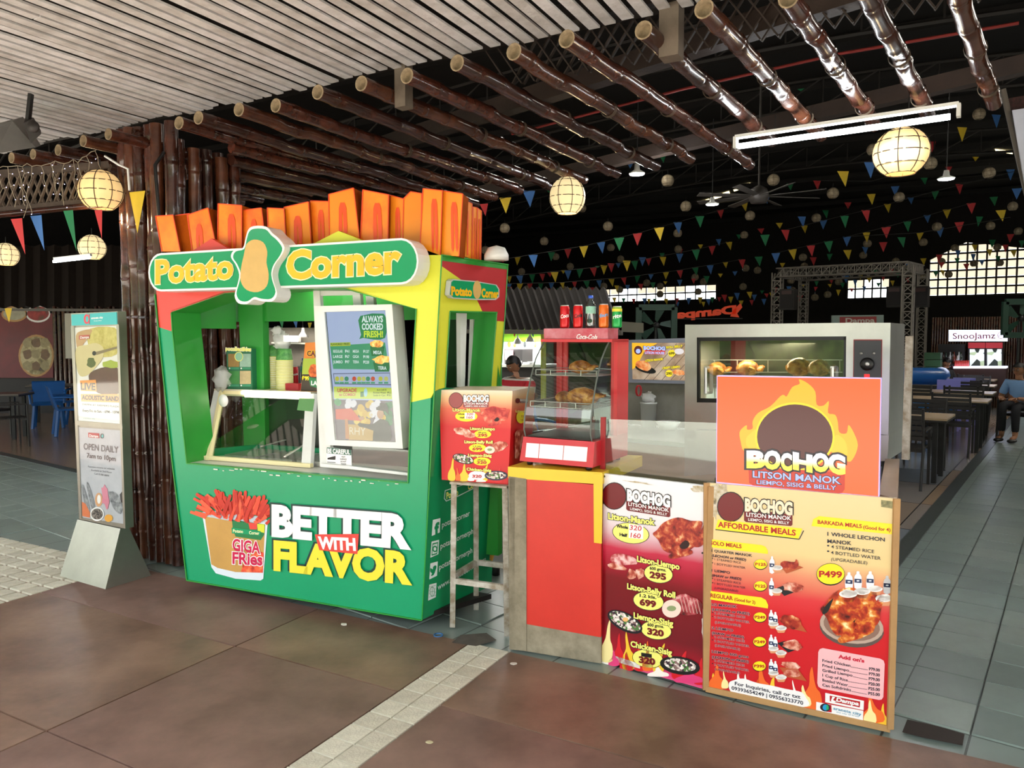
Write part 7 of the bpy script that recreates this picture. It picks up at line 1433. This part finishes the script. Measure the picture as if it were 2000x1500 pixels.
sh.ell(105, 800, 95, 58, M('dish_rim', '#b98a52'), 1); sh.ell(105, 798, 82, 46, M('mural_white_food', '#b8b49a', .5, var=.3, vs=9), 2); sh.ell(278, 800, 90, 62, PWHITE, 1); sh.ell(278, 796, 80, 52, food('mural_pepper', ['#2a4a2a', '#8a1c20', '#b83a30'], 7), 2); sh.build('print', mu)
for k in range(14): p = lw(106+k*9, 600, .06); b = B(); b.tube([Vector((p.x, p.y, 0)), Vector((p.x, p.y, 2.4))], .045, BAM[k % 3], 8); o = b.build('bamboo_pole', bpy.data.objects['wall_side'])
lcr = thing('lean_to_roof', 'low dark corrugated roof over the left dining corner', 'roof', tuple(lw(80, 600))); b = B(); n = 60; q = []
for i in range(n+1): u = -300+i*14; e = .03*(1 if i % 2 else -1); q.append((LWP.hit(u, 600, 1.6)+Vector((0, 0, e)), LWP.hit(u, 480, .2)+Vector((0, 0, e))))
b.add([x for pr in q for x in pr], [[2*i, 2*i+1, 2*i+3, 2*i+2] for i in range(n)], M('corrugated_dark', '#2a211c', .6, var=.3)); b.build('roof_sheet', lcr)
b = B(); b.bar(LWP.hit(-300, 603, 1.6), LWP.hit(420, 607, 1.6), .05, .05, M('gutter_grey', '#5f5a54', .5)); b.build('gutter', lcr)
pa, pb_ = aty(104, 511, 8.2), aty(176, 503, 8.2); t = thing('tube_lamp', 'short white tube lamp glowing under the dark left roof', 'lamp', tuple(pa)); b = B(); b.tube([pa, pb_], .014, TUBE, 8); b.build('tube', t); b = B(); b.bar(pa+Vector((0, .02, .03)), pb_+Vector((0, .02, .03)), .04, .03, WHITE); b.build('batten', t)
area('left_tube_light', tuple((pa+pb_)/2-Vector((0, 0, .05))), .5, 12, (.93, .97, 1), sy=.05)
wbp = qb('notice_board', None, [(126, 612), (150, 612), (150, 700), (128, 700)], .12, .02, M('pale_board', '#c9c4b4', .5), LWP, LWP.n); tag(wbp, 'pale upright notice board behind the tiny left lantern', 'board')
# ================================================================== KITCHENS BEHIND
k0 = aty(1000, 757, 9.6); KP = Plane((k0.x, k0.y, 0), Hd)
def kq(name, par, pts, m, off=0, th=.03): return qb(name, par, pts, off, th, m, KP, KP.n)
kit = thing('kitchen_stall', 'bright lime and white tiled kitchen stall behind the striped shirt man', 'stall', tuple(KP.hit(1010, 757)))
LIME = M('lime_wall', '#8fcf2a', .5); kq('lime_wall', kit, [(930, 640), (1062, 640), (1062, 668), (930, 668)], LIME, -1.0); kq('tile_wall', kit, [(930, 666), (1062, 666), (1062, 760), (930, 760)], brickmat('white_small_tiles', '#e6ece8', '#dfe6e2', '#b8c0ba', .1, 36.9, .3, .004), -1.0)
kq('side_post', kit, [(1056, 650), (1064, 650), (1064, 780), (1056, 780)], M('kitchen_yellow', '#b8b82a', .5), 0); 
kq('counter_front', kit, [(925, 716), (1062, 716), (1062, 790), (925, 790)], DARK, -.3, .4)
kq('counter_top', kit, [(925, 712), (1062, 712), (1062, 717), (925, 717)], STEEL, -.28, .45)
CRT = M('corrugated_brown', '#2f2520', .6, var=.35); cr_ = thing('corrugated_roof', 'brown corrugated roof slope above the lime kitchen', 'roof', tuple(KP.hit(1060, 640))); n = 44; q = []
for i in range(n+1): u = 905+i*7; e = .03*(1 if i % 2 else -1); q.append((KP.hit(u, 647, .7)+Vector((0, 0, e)), KP.hit(u-28, 563, -1.5)+Vector((0, 0, e))))
b = B(); b.add([x for pr in q for x in pr], [[2*i, 2*i+1, 2*i+3, 2*i+2] for i in range(n)], CRT); b.build('roof_sheet', cr_); b = B(); b.bar(KP.hit(905, 647, .72), KP.hit(1215, 650, .72), .04, .05, M('gutter_grey', '#5f5a54')); b.build('gutter', cr_)
area('kitchen_light', tuple(KP.hit(1000, 655, -.5)), 1.2, 60, (1, 1, .96), sy=.4)
for u, v, lab in ((1011, 672, 'left dome pendant lamp in the lime kitchen'), (1035, 668, 'right dome pendant lamp in the lime kitchen')):
    p = KP.hit(u, v, -.2); t = thing('pendant_lamp', lab, 'lamp', tuple(p)); b = B(); b.lathe(p, [(.055, 0), (.05, .03), (.03, .06), (.012, .08), (.012, .11)], M('lamp_dome', '#e8ece8', .3), 16); b.build('shade', t); b = B(); b.tube([p+Vector((0, 0, .1)), p+Vector((0, 0, .4))], .004, BLACK, 4); b.build('cord', t); b = B(); b.lathe(p, [(0, .01), (.05, .005)], TUBE, 14); b.build('bulb', t)
dm = thing('drink_dispenser', 'dark drink dispenser on the lime kitchen counter', 'machine', tuple(KP.hit(1000, 712, -.45))); kq('cabinet', dm, [(985, 682), (1020, 682), (1019, 712), (985, 712)], SPB, -.4, .25); kq('front_sticker', dm, [(986, 684), (1002, 684), (1002, 703), (987, 703)], M('pink_sticker', '#d8a8b0', .4), -.385, .01)
ms_ = [('stack of white bowls on the lime kitchen counter', 1012, 714, .05, .06), ('white pot on the lime kitchen counter', 1037, 714, .045, .05), ('white container left on the lime kitchen counter', 985+40, 714, .03, .04)]
for lab, u, v, r, h in ms_: p = KP.hit(u, v, -.35); b = B(); b.lathe(p, [(0, 0), (r*.8, 0), (r, h), (0, h*.9)], PWHITE, 14); tag(b.build('bowl'), lab, 'bowl')
for u, c, lab in ((994, '#d88a2a', 'orange fish-shaped plaque on the white kitchen tiles'), (1005, '#e0b030', 'yellow fish-shaped plaque on the white kitchen tiles'), (1025, '#22262a', 'black fish-shaped plaque on the white kitchen tiles'), (1045, '#d87a2a', 'orange fish-shaped plaque, rightmost on the kitchen tiles')):
    p = KP.hit(u, 673, -.97); b = B(); b.ball(p, .04, M('plaque'+c[1:], c, .5), 10, 8, (.5, .3, 1)); tag(b.build('wall_plaque'), lab, 'plaque')
# small signs above and deep stall front behind the kiosk
def flat_sign(lab, y, pts, m, texts=(), cat='sign', name='hanging_sign', post=True):
    P_ = Plane((0, y, 0), Vector((0, 1, 0))); t = thing(name, lab, cat, tuple(P_.hit(*pts[3]))); qb('panel', t, pts, 0, .04, m, P_, P_.n)
    if texts:
        sh = Sheet(P_, .003, .002)
        for tx in texts: tx(sh)
        sh.build('lettering', t)
    return t
YS2 = M('sign_yellow_glow', '#e6c81e', .5, emit=.25)
flat_sign('yellow seafood kitchen sign seen over the kiosk counter', 8.2, [(528, 582), (640, 588), (640, 622), (528, 616)], YS2, (lambda s_: s_.text('DAMPA', (556, 612), (604, 614), 9, M('sign_dkgreen', '#2a5a2a', .5), 2, .02), lambda s_: s_.text('Seafood', (575, 621), (622, 622), 7, M('sign_dkgreen', '#2a5a2a'), 2, .01), lambda s_: s_.poly([(592, 586), (618, 588), (612, 600), (596, 598)], PRED, 1)))
flat_sign('small green sign with a fire picture above the warmer cans', 10.5, [(1068, 619), (1100, 620), (1100, 644), (1068, 643)], M('green_sign', '#7fa52a', .5, emit=.1), (lambda s_: s_.poly([(1071, 622), (1082, 622), (1082, 636), (1071, 636)], PBLACK, 1), lambda s_: s_.poly([(1072, 636), (1076, 630), (1081, 636)], PRED, 2)))
flat_sign('dim pale sign right of the green drink can', 12, [(1215, 628), (1257, 631), (1257, 650), (1215, 648)], M('dim_cream', '#6a6656', .6))
flat_sign('red and pale banner half hidden behind the oven top', 16, [(1625, 616), (1726, 615), (1726, 640), (1625, 640)], M('banner_pale', '#7a8a84', .6), (lambda s_: s_.poly([(1640, 619), (1712, 618), (1712, 634), (1640, 634)], M('banner_red', '#8a2a2a', .5), 1), lambda s_: s_.text('Dampa', (1652, 631), (1708, 630), 10, M('banner_cream', '#b8b0a4', .5), 2, .03)), cat='banner', name='banner')
P_ = Plane((0, 19, 0), Vector((0, 1, 0))); rv = thing('red_letter_sign', 'large red back-to-front lettering hanging in the dark hall', 'sign', tuple(P_.hit(1380, 620))); sh = Sheet(P_, 0, .002); RL = M('red_letters', '#c8401e', .5, emit=.12)
sh.text('Dampa', (1436, 612), (1320, 622), 16, RL, 0, .05); sh.poly([(1426, 618), (1432, 606), (1446, 592), (1450, 600), (1440, 612), (1444, 620)], RL, 0); sh.build('lettering', rv); b = B(); b.bar(P_.hit(1318, 623), P_.hit(1450, 622), .02, .02, BLACK); b.tube([P_.hit(1320, 622), P_.hit(1320, 560)], .01, BLACK, 4); b.build('rail', rv)
# back kitchen seen through the kiosk: shelves and counter
k2 = aty(560, 760, 8.4); t = thing('back_stall', 'dim kitchen counter and shelf behind the kiosk counter', 'stall', tuple(k2)); P8 = Plane((0, 8.6, 0), Vector((0, 1, 0)))
qb('wall_panel', t, [(520, 640), (640, 640), (640, 800), (520, 800)], 0, .05, M('kitchen_grey', '#6a665e', .6, var=.3), P8, P8.n); qb('shelf', t, [(530, 668), (625, 670), (625, 673), (530, 671)], .1, .3, STEEL, P8, P8.n); qb('counter', t, [(520, 716), (640, 718), (640, 790), (520, 788)], .3, .3, DARK, P8, P8.n); qb('white_crate', t, [(554, 655), (582, 656), (582, 668), (554, 667)], .2, .12, PWHITE, P8, P8.n)
p = P8.hit(592, 655, .3); pl = thing('pendant_lamp', 'black dome pendant lamp behind the kiosk window post', 'lamp', tuple(p)); b = B(); b.lathe(p, [(.06, -.02), (.05, 0), (.02, .04), (.008, .1)], BLACK, 14); b.build('shade', pl); b = B(); b.tube([p+Vector((0, 0, .1)), p+Vector((0, 0, .35))], .004, BLACK, 4); b.build('cord', pl)
area('back_stall_light', tuple(P8.hit(570, 640, .4)), .5, 8, (1, .9, .75), sy=.3)
# ================================================================== BAR AND FAR FURNITURE
yb = 17.0; BP_ = Plane((0, yb, 0), Hd); bp0 = aty(1900, 720, yb); BP_ = Plane((bp0.x, bp0.y, 0), Hd)
bar = thing('bar_counter', 'dark bar counter with a glowing white edge at the end of the aisle', 'bar', tuple(BP_.hit(1890, 760))); 
def bq(name, par, pts, m, off=0, th=.05): return qb(name, par, pts, off, th, m, BP_, BP_.n)
bq('front', bar, [(1862, 719), (1965, 719), (1965, 775), (1862, 775)], M('bar_red_brown', '#3a1c18', .5), 0, .5); bq('glow_top', bar, [(1862, 716), (1965, 716), (1965, 719.5), (1862, 719.5)], M('bar_glow', '#d8dcff', .4, emit=1.6), .02, .5)
bs = thing('lightbox_sign', 'white glowing lightbox sign with red lettering over the bar', 'sign', tuple(BP_.hit(1905, 667))); bq('case', bs, [(1853, 644.5), (1967, 644.5), (1967, 666.5), (1853, 666.5)], M('lightbox_white', '#dfe8ff', .4, emit=1.0), .5, .15)
sh = Sheet(BP_, .503, .004); MG = M('logo_magenta', '#a83a5a', .5); sh.text('SnooJamz', (1861, 662), (1944, 661), 12, MG, 1, .01); sh.ell(1955, 655, 7, 7, MG, 1); sh.ell(1955, 655, 6, 6, M('lightbox_white', '#dfe8ff'), 2); sh.text('Bar', (1950, 658), (1960, 658), 5, MG, 3, 0); sh.build('lettering', bs)
for k, (u0, u1, lab) in enumerate(((1891, 1924, 'left glass drink cooler with a red top behind the bar'), (1925, 1958, 'right glass drink cooler with a red top behind the bar'))):
    t = thing('drink_cooler', lab, 'fridge', tuple(BP_.hit(u0, 716, -.6))); bq('cabinet', t, [(u0, 668), (u1, 668), (u1, 760), (u0, 760)], M('cooler_body', '#2a2626', .5), -.7, .5); bq('red_top', t, [(u0, 669), (u1, 669), (u1, 680), (u0, 680)], M('cooler_red', '#a8262c', .4, emit=.2), -.68, .05); bq('lit_door', t, [(u0+3, 682), (u1-2, 682), (u1-2, 716), (u0+3, 716)], food('cooler_drinks', ['#20281c', '#a8b890', '#d8e0d8', '#e8f0f0'], 7, emit=.35, vor=True), -.68, .02)
rdb = random.Random(5)
for k in range(34):
    u = 1836+rdb.random()*42; v = 700+(k % 3)*7; p = BP_.hit(u, v, -.5-(k % 3)*.0); h = .26; c = ('#1a2014', '#3a1a10', '#c8c8c0', '#2a3a2a', '#6a2a1a')[k % 5]
    b = B(); b.lathe(p-Vector((0, 0, .12)), [(0, 0), (.035, 0), (.035, .16), (.012, .21), (.012, .27), (0, .27)], M('liquor'+c[1:], c, .2), 8); tag(b.build('bottle'), 'liquor bottle on the stepped shelf left of the bar coolers', 'bottle', 'liquor bottles left of the bar coolers')
t = thing('bottle_shelf', 'dark stepped shelf carrying liquor bottles beside the bar', 'shelf', tuple(BP_.hit(1856, 720, -.5)))
for k in range(3): v = 703.0+k*7+7; bq('shelf_board', t, [(1832, v+1), (1882, v+1), (1882, v+4), (1832, v+4)], DARK, -.42, .2)
bq('back_board', t, [(1832, 672), (1884, 672), (1884, 770), (1832, 770)], DARK, -.75, .05)
for k in range(8):
    u = 1866+k*3.5; p = BP_.hit(u, 716, -.15); b = B(); b.lathe(p, [(0, 0), (.03, 0), (.02, .1), (.022, .14), (0, .14)], M('small_red_jar', '#a83228', .4, emit=.1), 8); tag(b.build('bottle'), 'small red-capped bottle standing along the bar top', 'bottle', 'small bottles along the bar top')
bwall = thing('bamboo_screen', 'dark upright bamboo screen behind the bar', 'screen', tuple(BP_.hit(1900, 770, -1.2)))
for k in range(44): p = BP_.hit(1820+k*5, 700, -1.2); b = B(); b.tube([Vector((p.x, p.y, 0)), Vector((p.x, p.y, 2.15))], .028, BAM[k % 3], 6); b.build('bamboo_slat', bwall)
# blue padded platform, crates, pool-side things
pl0 = atz(1790, 775, 0); t = thing('blue_inflatable', 'long rounded blue padded tub behind the first tables', 'tub', tuple(pl0)); p0, p1 = aty(1700, 733, 14), aty(1830, 735, 14)
b = B(); b.tube([p0, p1, p1+Hd*.5], .16, BLU, 12); b.build('upper_roll', t); b = B(); q0, q1 = Vector((p0.x, p0.y, .35)), Vector((p1.x, p1.y, .35)); b.tube([q0, q1, q1+Hd*.5], .34, M('blue_side', '#2a78b8', .4), 12); b.build('lower_roll', t)
t = thing('beer_crate', 'green plastic crates stacked by the stage truss', 'crate', tuple(aty(1823, 715, 16))); 
for k in range(3): b = B(); b.box(aty(1823, 695+k*14, 16), .3, .3, .14, M('crate_green', '#1f4a2a', .5), X=Hm, Y=Hd); b.build('crate_layer', t)
cs_ = aty(1823, 715, 16); b = B(); b.box((cs_.x, cs_.y, .42), .32, .32, .84, DARK, X=Hm, Y=Hd); b.build('plinth', t)
for k, (u, v, y, lab) in enumerate(((1856, 735, 13.5, 'pale violet lit chair nearest the padded tub'), (1874, 733, 13.8, 'pale violet lit chair left of the bar stools'), (1886, 730, 14.2, 'pale violet lit chair before the bar'))):
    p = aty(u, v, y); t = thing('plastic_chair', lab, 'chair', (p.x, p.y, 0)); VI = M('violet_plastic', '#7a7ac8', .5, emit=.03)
    b = B(); b.box((p.x, p.y, .42), .38, .38, .04, VI, X=Hm, Y=Hd); b.build('seat', t); b = B(); b.box(Vector((p.x, p.y, .68))-Hd*.18, .36, .04, .45, VI, X=Hm, Y=Hd); b.build('backrest', t)
    for sx in (-1, 1):
        for sy in (-1, 1): b = B(); b.box(Vector((p.x, p.y, .2))+Hm*sx*.16+Hd*sy*.16, .03, .03, .42, VI, X=Hm, Y=Hd); b.build('leg', t)
l = area('bar_glow', tuple(aty(1915, 690, 15)), 1.5, 10, (.75, .8, 1), rot=(0, 0, 0), sy=.6)
# standing fans (green dark) and right edge pole with banner
for (u, v, y, r, lab) in ((1282, 635, 13, .32, 'dark industrial fan in a green frame above the menu screen'), (1995, 622, 13, .3, 'dark industrial fan in a green frame at the right edge')):
    c = aty(u, v, y); t = thing('wall_fan', lab, 'fan', tuple(c)); GF = M('fan_green', '#173a2c', .5)
    b = B()
    for k in range(4): a = math.pi/2*k+math.pi/4; b.bar(c+Vector((math.cos(a), 0, math.sin(a)))*r*1.35, c+Vector((math.cos(a+math.pi/2), 0, math.sin(a+math.pi/2)))*r*1.35, .05, .1, GF)
    b.build('frame', t)
    for k in range(5): a = 2*math.pi*k/5; d = Vector((math.cos(a), 0, math.sin(a))); e = Vector((-d.z, .3, d.x)); b = B(); b.prism([c+d*.05, c+d*r-e*.06, c+d*r*.95+e*.1, c+d*.08+e*.05], (0, .01, 0), GF); b.build('blade', t)
    b = B(); b.lathe(c, [(0, .04), (.05, .04), (.05, -.04), (0, -.04)], BLACK, 12, axis=(0, 1, 0)); b.tube([c+Vector((0, .05, 0)), Vector((c.x, c.y+.05, c.z-r*1.3)), Vector((c.x, c.y+.05, 0))], .025, BLACK, 6); b.build('stand', t)
pa, pb_ = aty(1968, 215, 6.2), aty(1999, 350, 6.2); t = thing('banner_post', 'slanting grey pole with a white banner at the right edge', 'post', tuple(pb_)); b = B(); b.tube([pa+(pa-pb_)*.3, pb_+(pb_-pa)*1.6], .022, M('pole_grey', '#5c554c', .7), 8); b.build('pole', t)
b = B(); b.prism([aty(1978, 215, 6.1), aty(2080, 200, 6.0), aty(2080, 372, 6.0), aty(2004, 372, 6.1)], (0, .01, 0), M('banner_white', '#c9cfe0', .6, var=.1)); b.build('banner', t)
b = B(); b.prism([aty(1970, 192, 6.3), aty(2040, 180, 6.3), aty(2040, 235, 6.3), aty(1978, 240, 6.3)], (0, .01, 0), M('dark_netting', '#4a2420', .8, col2='#1c100e', vs=40)); b.build('netting', t)
ep = aty(1740, 600, 9)
# ================================================================== PEOPLE
SKN2 = M('skin_tone', '#9a6a4c', .5, var=.08, vs=12); HAIR = M('black_hair', '#0e0b0a', .5); EYEW = M('eye_white', '#e8e4dc', .3)
def skin(name, joints, edges, mat, par, sub=2, mats=None):
    """one continuous surface grown round a jointed line"""
    org = parent_org(par); bm = bmesh.new(); ly = bm.verts.layers.skin.verify(); vs = [bm.verts.new(Vector(j[0])-org) for j in joints]
    for v, j in zip(vs, joints): r = j[1]; v[ly].radius = (r, r) if not isinstance(r, tuple) else r
    vs[0][ly].use_root = True
    for a, c in edges: bm.edges.new((vs[a], vs[c]))
    me = bpy.data.meshes.new(name); bm.to_mesh(me); bm.free(); me.materials.append(mat)
    o = bpy.data.objects.new(name, me); COL.objects.link(o); o.parent = par
    m = o.modifiers.new('skin', 'SKIN'); m.use_smooth_shade = True; m = o.modifiers.new('sub', 'SUBSURF'); m.levels = sub; m.render_levels = sub
    return o
def head(par, c, r, face, tilt, hair=True, hairlong=False, glasses=False):
    """face: direction looked at; tilt: head bowed (radians)"""
    f = Vector(face).normalized(); f = (f*math.cos(tilt)-Vector((0, 0, 1))*math.sin(tilt)).normalized(); s_ = Vector((-f.y, f.x, 0)).normalized()*-1; u_ = s_.cross(f).normalized(); 
    if u_.z < 0: u_ = -u_
    W = lambda x, y, z: c+s_*x*r+f*y*r+u_*z*r
    b = B(); vs = []; fs = []; n, k = 18, 14
    for i in range(k+1):
        a = math.pi*i/k; z = math.cos(a); w = math.sin(a)
        for j in range(n):
            t_ = 2*math.pi*j/n; x, y = w*math.cos(t_), w*math.sin(t_); jaw = 1-.28*max(0, -z)
            vs.append(W(x*.78*jaw, (y*.92+(.06 if z < 0 and y > 0 else 0))*jaw**.5, z*1.12))
    for i in range(k):
        for j in range(n): fs.append([i*n+j, (i+1)*n+j, (i+1)*n+(j+1) % n, i*n+(j+1) % n])
    b.add(vs, fs, SKN2, True)
    b.add([W(-.1, .9, -.18), W(.1, .9, -.18), W(0, .9, .12), W(0, 1.14, -.16)], [[0, 1, 3], [1, 2, 3], [2, 0, 3], [0, 2, 1]], SKN2, True)
    for sx in (-1, 1): b.ball(W(sx*.8, 0, -.02), r*.16, SKN2, 8, 6, (.6, .8, 1.3))
    h = b.build('head', par)
    b = B()
    for sx in (-1, 1): b.ball(W(sx*.28, .84, .06), r*.085, EYEW, 8, 5, (1.2, 1, .7)); b.ball(W(sx*.28, .90, .05), r*.05, HAIR, 6, 4); b.bar(W(sx*.14, .9, .24), W(sx*.42, .82, .25), r*.05, r*.05, HAIR)
    b.build('eyes', h); b = B(); b.bar(W(-.2, .87, -.5), W(.2, .87, -.5), r*.06, r*.06, M('lip_tone', '#7a3a34', .5)); b.build('mouth', h)
    if glasses:
        b = B()
        for sx in (-1, 1): b.tube([W(sx*.3+.18*math.cos(a), .98, .05+.14*math.sin(a)) for a in [math.pi*2*i/10 for i in range(11)]], r*.025, BLACK, 4)
        b.build('glasses', h)
    b = B(); vs = []; fs = []
    for i in range(9):
        a = math.pi*.62*i/8
        for j in range(n):
            t_ = 2*math.pi*j/n; x, y, z = math.sin(a)*math.cos(t_), math.sin(a)*math.sin(t_), math.cos(a); lim = .38
            if y > .2 and z < lim: z2 = lim; q_ = math.sqrt(max(0, 1-z2*z2))/max(1e-4, math.hypot(x, y)); x, y, z = x*q_, y*q_, z2
            vs.append(W(x*.88, y*1.0-.04, z*1.2))
    for i in range(8):
        for j in range(n): fs.append([i*n+j, (i+1)*n+j, (i+1)*n+(j+1) % n, i*n+(j+1) % n])
    b.add(vs, fs, HAIR, True); b.build('hair', h); return h
def hand(par, wrist, d, up, s=1.0):
    """palm and five bent fingers"""
    d = d.normalized(); sd = d.cross(up).normalized(); up = sd.cross(d).normalized(); P = lambda a, b_, c_: wrist+d*a*s+sd*b_*s+up*c_*s
    J = [(P(0, 0, 0), .022*s), (P(.045, 0, 0), .026*s)]; E = [(0, 1)]
    for k, (off, ln) in enumerate(((-.03, .06), (-.01, .075), (.01, .072), (.03, .055))):
        i = len(J); J += [(P(.075, off, 0), .011*s), (P(.075+ln*.5, off, -.012), .009*s), (P(.075+ln*.9, off, -.035), .008*s)]; E += [(1, i), (i, i+1), (i+1, i+2)]
    i = len(J); J += [(P(.03, -.04, -.005), .011*s), (P(.055, -.058, -.02), .009*s), (P(.075, -.05, -.035), .008*s)]; E += [(1, i), (i, i+1), (i+1, i+2)]
    return skin('hand', J, E, SKN2, par, 1)
def stripes(key, a, c, per, off=0):
    if key in MATS: return MATS[key]
    m = M(key, a, .7); nt = m.node_tree; N = nt.nodes; L = nt.links; tc = N.new('ShaderNodeTexCoord'); sp = N.new('ShaderNodeSeparateXYZ'); L.new(tc.outputs['Object'], sp.inputs[0])
    md = N.new('ShaderNodeMath'); md.operation = 'WRAP'; md.inputs[1].default_value = 1; md.inputs[2].default_value = 0; mu_ = N.new('ShaderNodeMath'); mu_.operation = 'MULTIPLY_ADD'; mu_.inputs[1].default_value = 1/per; mu_.inputs[2].default_value = off; L.new(sp.outputs[2], mu_.inputs[0]); L.new(mu_.outputs[0], md.inputs[0])
    gt = N.new('ShaderNodeMath'); gt.operation = 'GREATER_THAN'; gt.inputs[1].default_value = .5; L.new(md.outputs[0], gt.inputs[0]); mx = N.new('ShaderNodeMix'); mx.data_type = 'RGBA'; L.new(gt.outputs[0], mx.inputs[0]); mx.inputs[6].default_value = lin(a); mx.inputs[7].default_value = lin(c); L.new(mx.outputs[2], N['Principled BSDF'].inputs['Base Color']); return m
def seated(lab, hc, r, face, tilt, shirt, trousers, glasses=False, seat=.46, watch=False, lean=.05):
    """seated person: hc = head centre; r = head radius"""
    f = Vector(face).normalized(); s_ = Vector((f.y, -f.x, 0)); base = Vector((hc.x, hc.y, 0))-f*lean*2
    t = thing('person', lab, 'person', (base.x, base.y, 0)); up = Vector((0, 0, 1)); hz = hc.z
    neck = hc-up*r*1.25-f*.02; chest = neck-up*.17-f*.04; waist = chest-up*.2-f*.04; hip = Vector((base.x, base.y, seat+.1))-f*.06
    J = [(hip, (.15, .12)), (waist, (.14, .11)), (chest, (.17, .12)), (neck-up*.04, .06), (hc-up*r*.5, .05)]; E = [(0, 1), (1, 2), (2, 3), (3, 4)]; SJ = [(hip+up*.02, (.165, .135)), (waist, (.155, .125)), (chest, (.185, .135)), (neck-up*.05, .075)]; SE = [(0, 1), (1, 2), (2, 3)]
    for sx in (-1, 1):
        sh_ = chest+s_*sx*.19+up*.08; el = sh_+s_*sx*.06-up*.26+f*.08; wr = el+f*.24-s_*sx*.14+up*.03
        i = len(J); J += [(sh_, .062), (el, .042), (wr, .028)]; E += [(2, i), (i, i+1), (i+1, i+2)]
        i = len(SJ); SJ += [(sh_, .074), (sh_.lerp(el, .8), .066)]; SE += [(2, i), (i, i+1)]
        hand(t, wr, (f-s_*sx*.5), up, .95)
        if watch and sx == watch: b = B(); b.lathe(wr-(wr-el)*.12, [(.03, -.012), (.033, 0), (.03, .012)], STEEL, 12, axis=(wr-el)); b.build('wrist_watch', t)
        hp = hip+s_*sx*.1; kn = hp+f*.42+up*.02; an = kn-up*(kn.z-.09)-f*.02; 
        i = len(J); J += [(hp, .085), (kn, .062), (an, .04), (an+f*.14-up*.04, .035)]; E += [(0, i), (i, i+1), (i+1, i+2), (i+2, i+3)]
        sb_ = B(); sb_.ball(an+f*.09-up*.055, .06, M('dark_shoe', '#161414', .5), 10, 6, (1, 1, .55), lambda q: q+f*(q.dot(f))*.9); sb_.build('shoe', t)
        skin('trouser_leg', [(hp+up*.002, .098), (kn, .076), (an+up*.05, .056)], [(0, 1), (1, 2)], trousers, t, 1)
    skin('body', J, E, SKN2, t); skin('shirt', SJ, SE, shirt, t); head(t, hc, r, f, tilt, glasses=glasses); return t
hc = aty(1003, 712, 8.1); seated('man in a red and white striped shirt seated looking down at a table', hc, .088, (-.75, -.66, 0), .5, stripes('shirt_stripes', '#c81f30', '#e8e4e0', .13, .3), M('dark_jeans', '#20242c', .8), watch=1)
t_ = make_table(.8, .6, M('table_top_dark', '#5a5148')); t_.location = (hc.x-.45, hc.y-.42, 0); tag(t_, 'dark table where the striped shirt man leans', 'table')
b_ = Vector((hc.x, hc.y, 0)); dup(chair0, (hc.x+.08, hc.y+.06, 0), 2.4+math.pi*.0, 'black slatted chair under the striped shirt man')
hc = aty(1990, 722, 12.0); seated('woman in a light blue shirt with a coral collar seated at the right edge', hc, .1, (-.85, -.5, 0), .1, M('shirt_light_blue', '#7fa8d8', .7, var=.1), M('dark_trousers', '#17171c', .8), glasses=True)
dup(chair0, (hc.x+.06, hc.y+.02, 0), -1.05+math.pi*.0, 'black slatted chair under the woman in light blue')
hc = aty(1848, 708, 16.2); seated('person in a black top bent over at the bar shelf', hc, .1, (.2, -1, 0), .5, M('shirt_black', '#14110f', .8), M('dark_trousers', '#17171c'))
blue_chair(aty(1048, 760, 9.0)*Vector((1, 1, 0)) if False else Vector((aty(1040, 722, 8.8).x, 8.8, 0)), .6, 'blue plastic chair behind the striped shirt man')
# unseen area lights added under the hall roof to brighten the dining area
for (s_, t_, pw) in ((9, 12, 160), (2, 14, 70), (-8, 12, 110), (5, 22, 160)):
    p = FH(s_, t_, 6.2); area('hall_fill', tuple(p), 1.5, pw, (1, .93, .82))
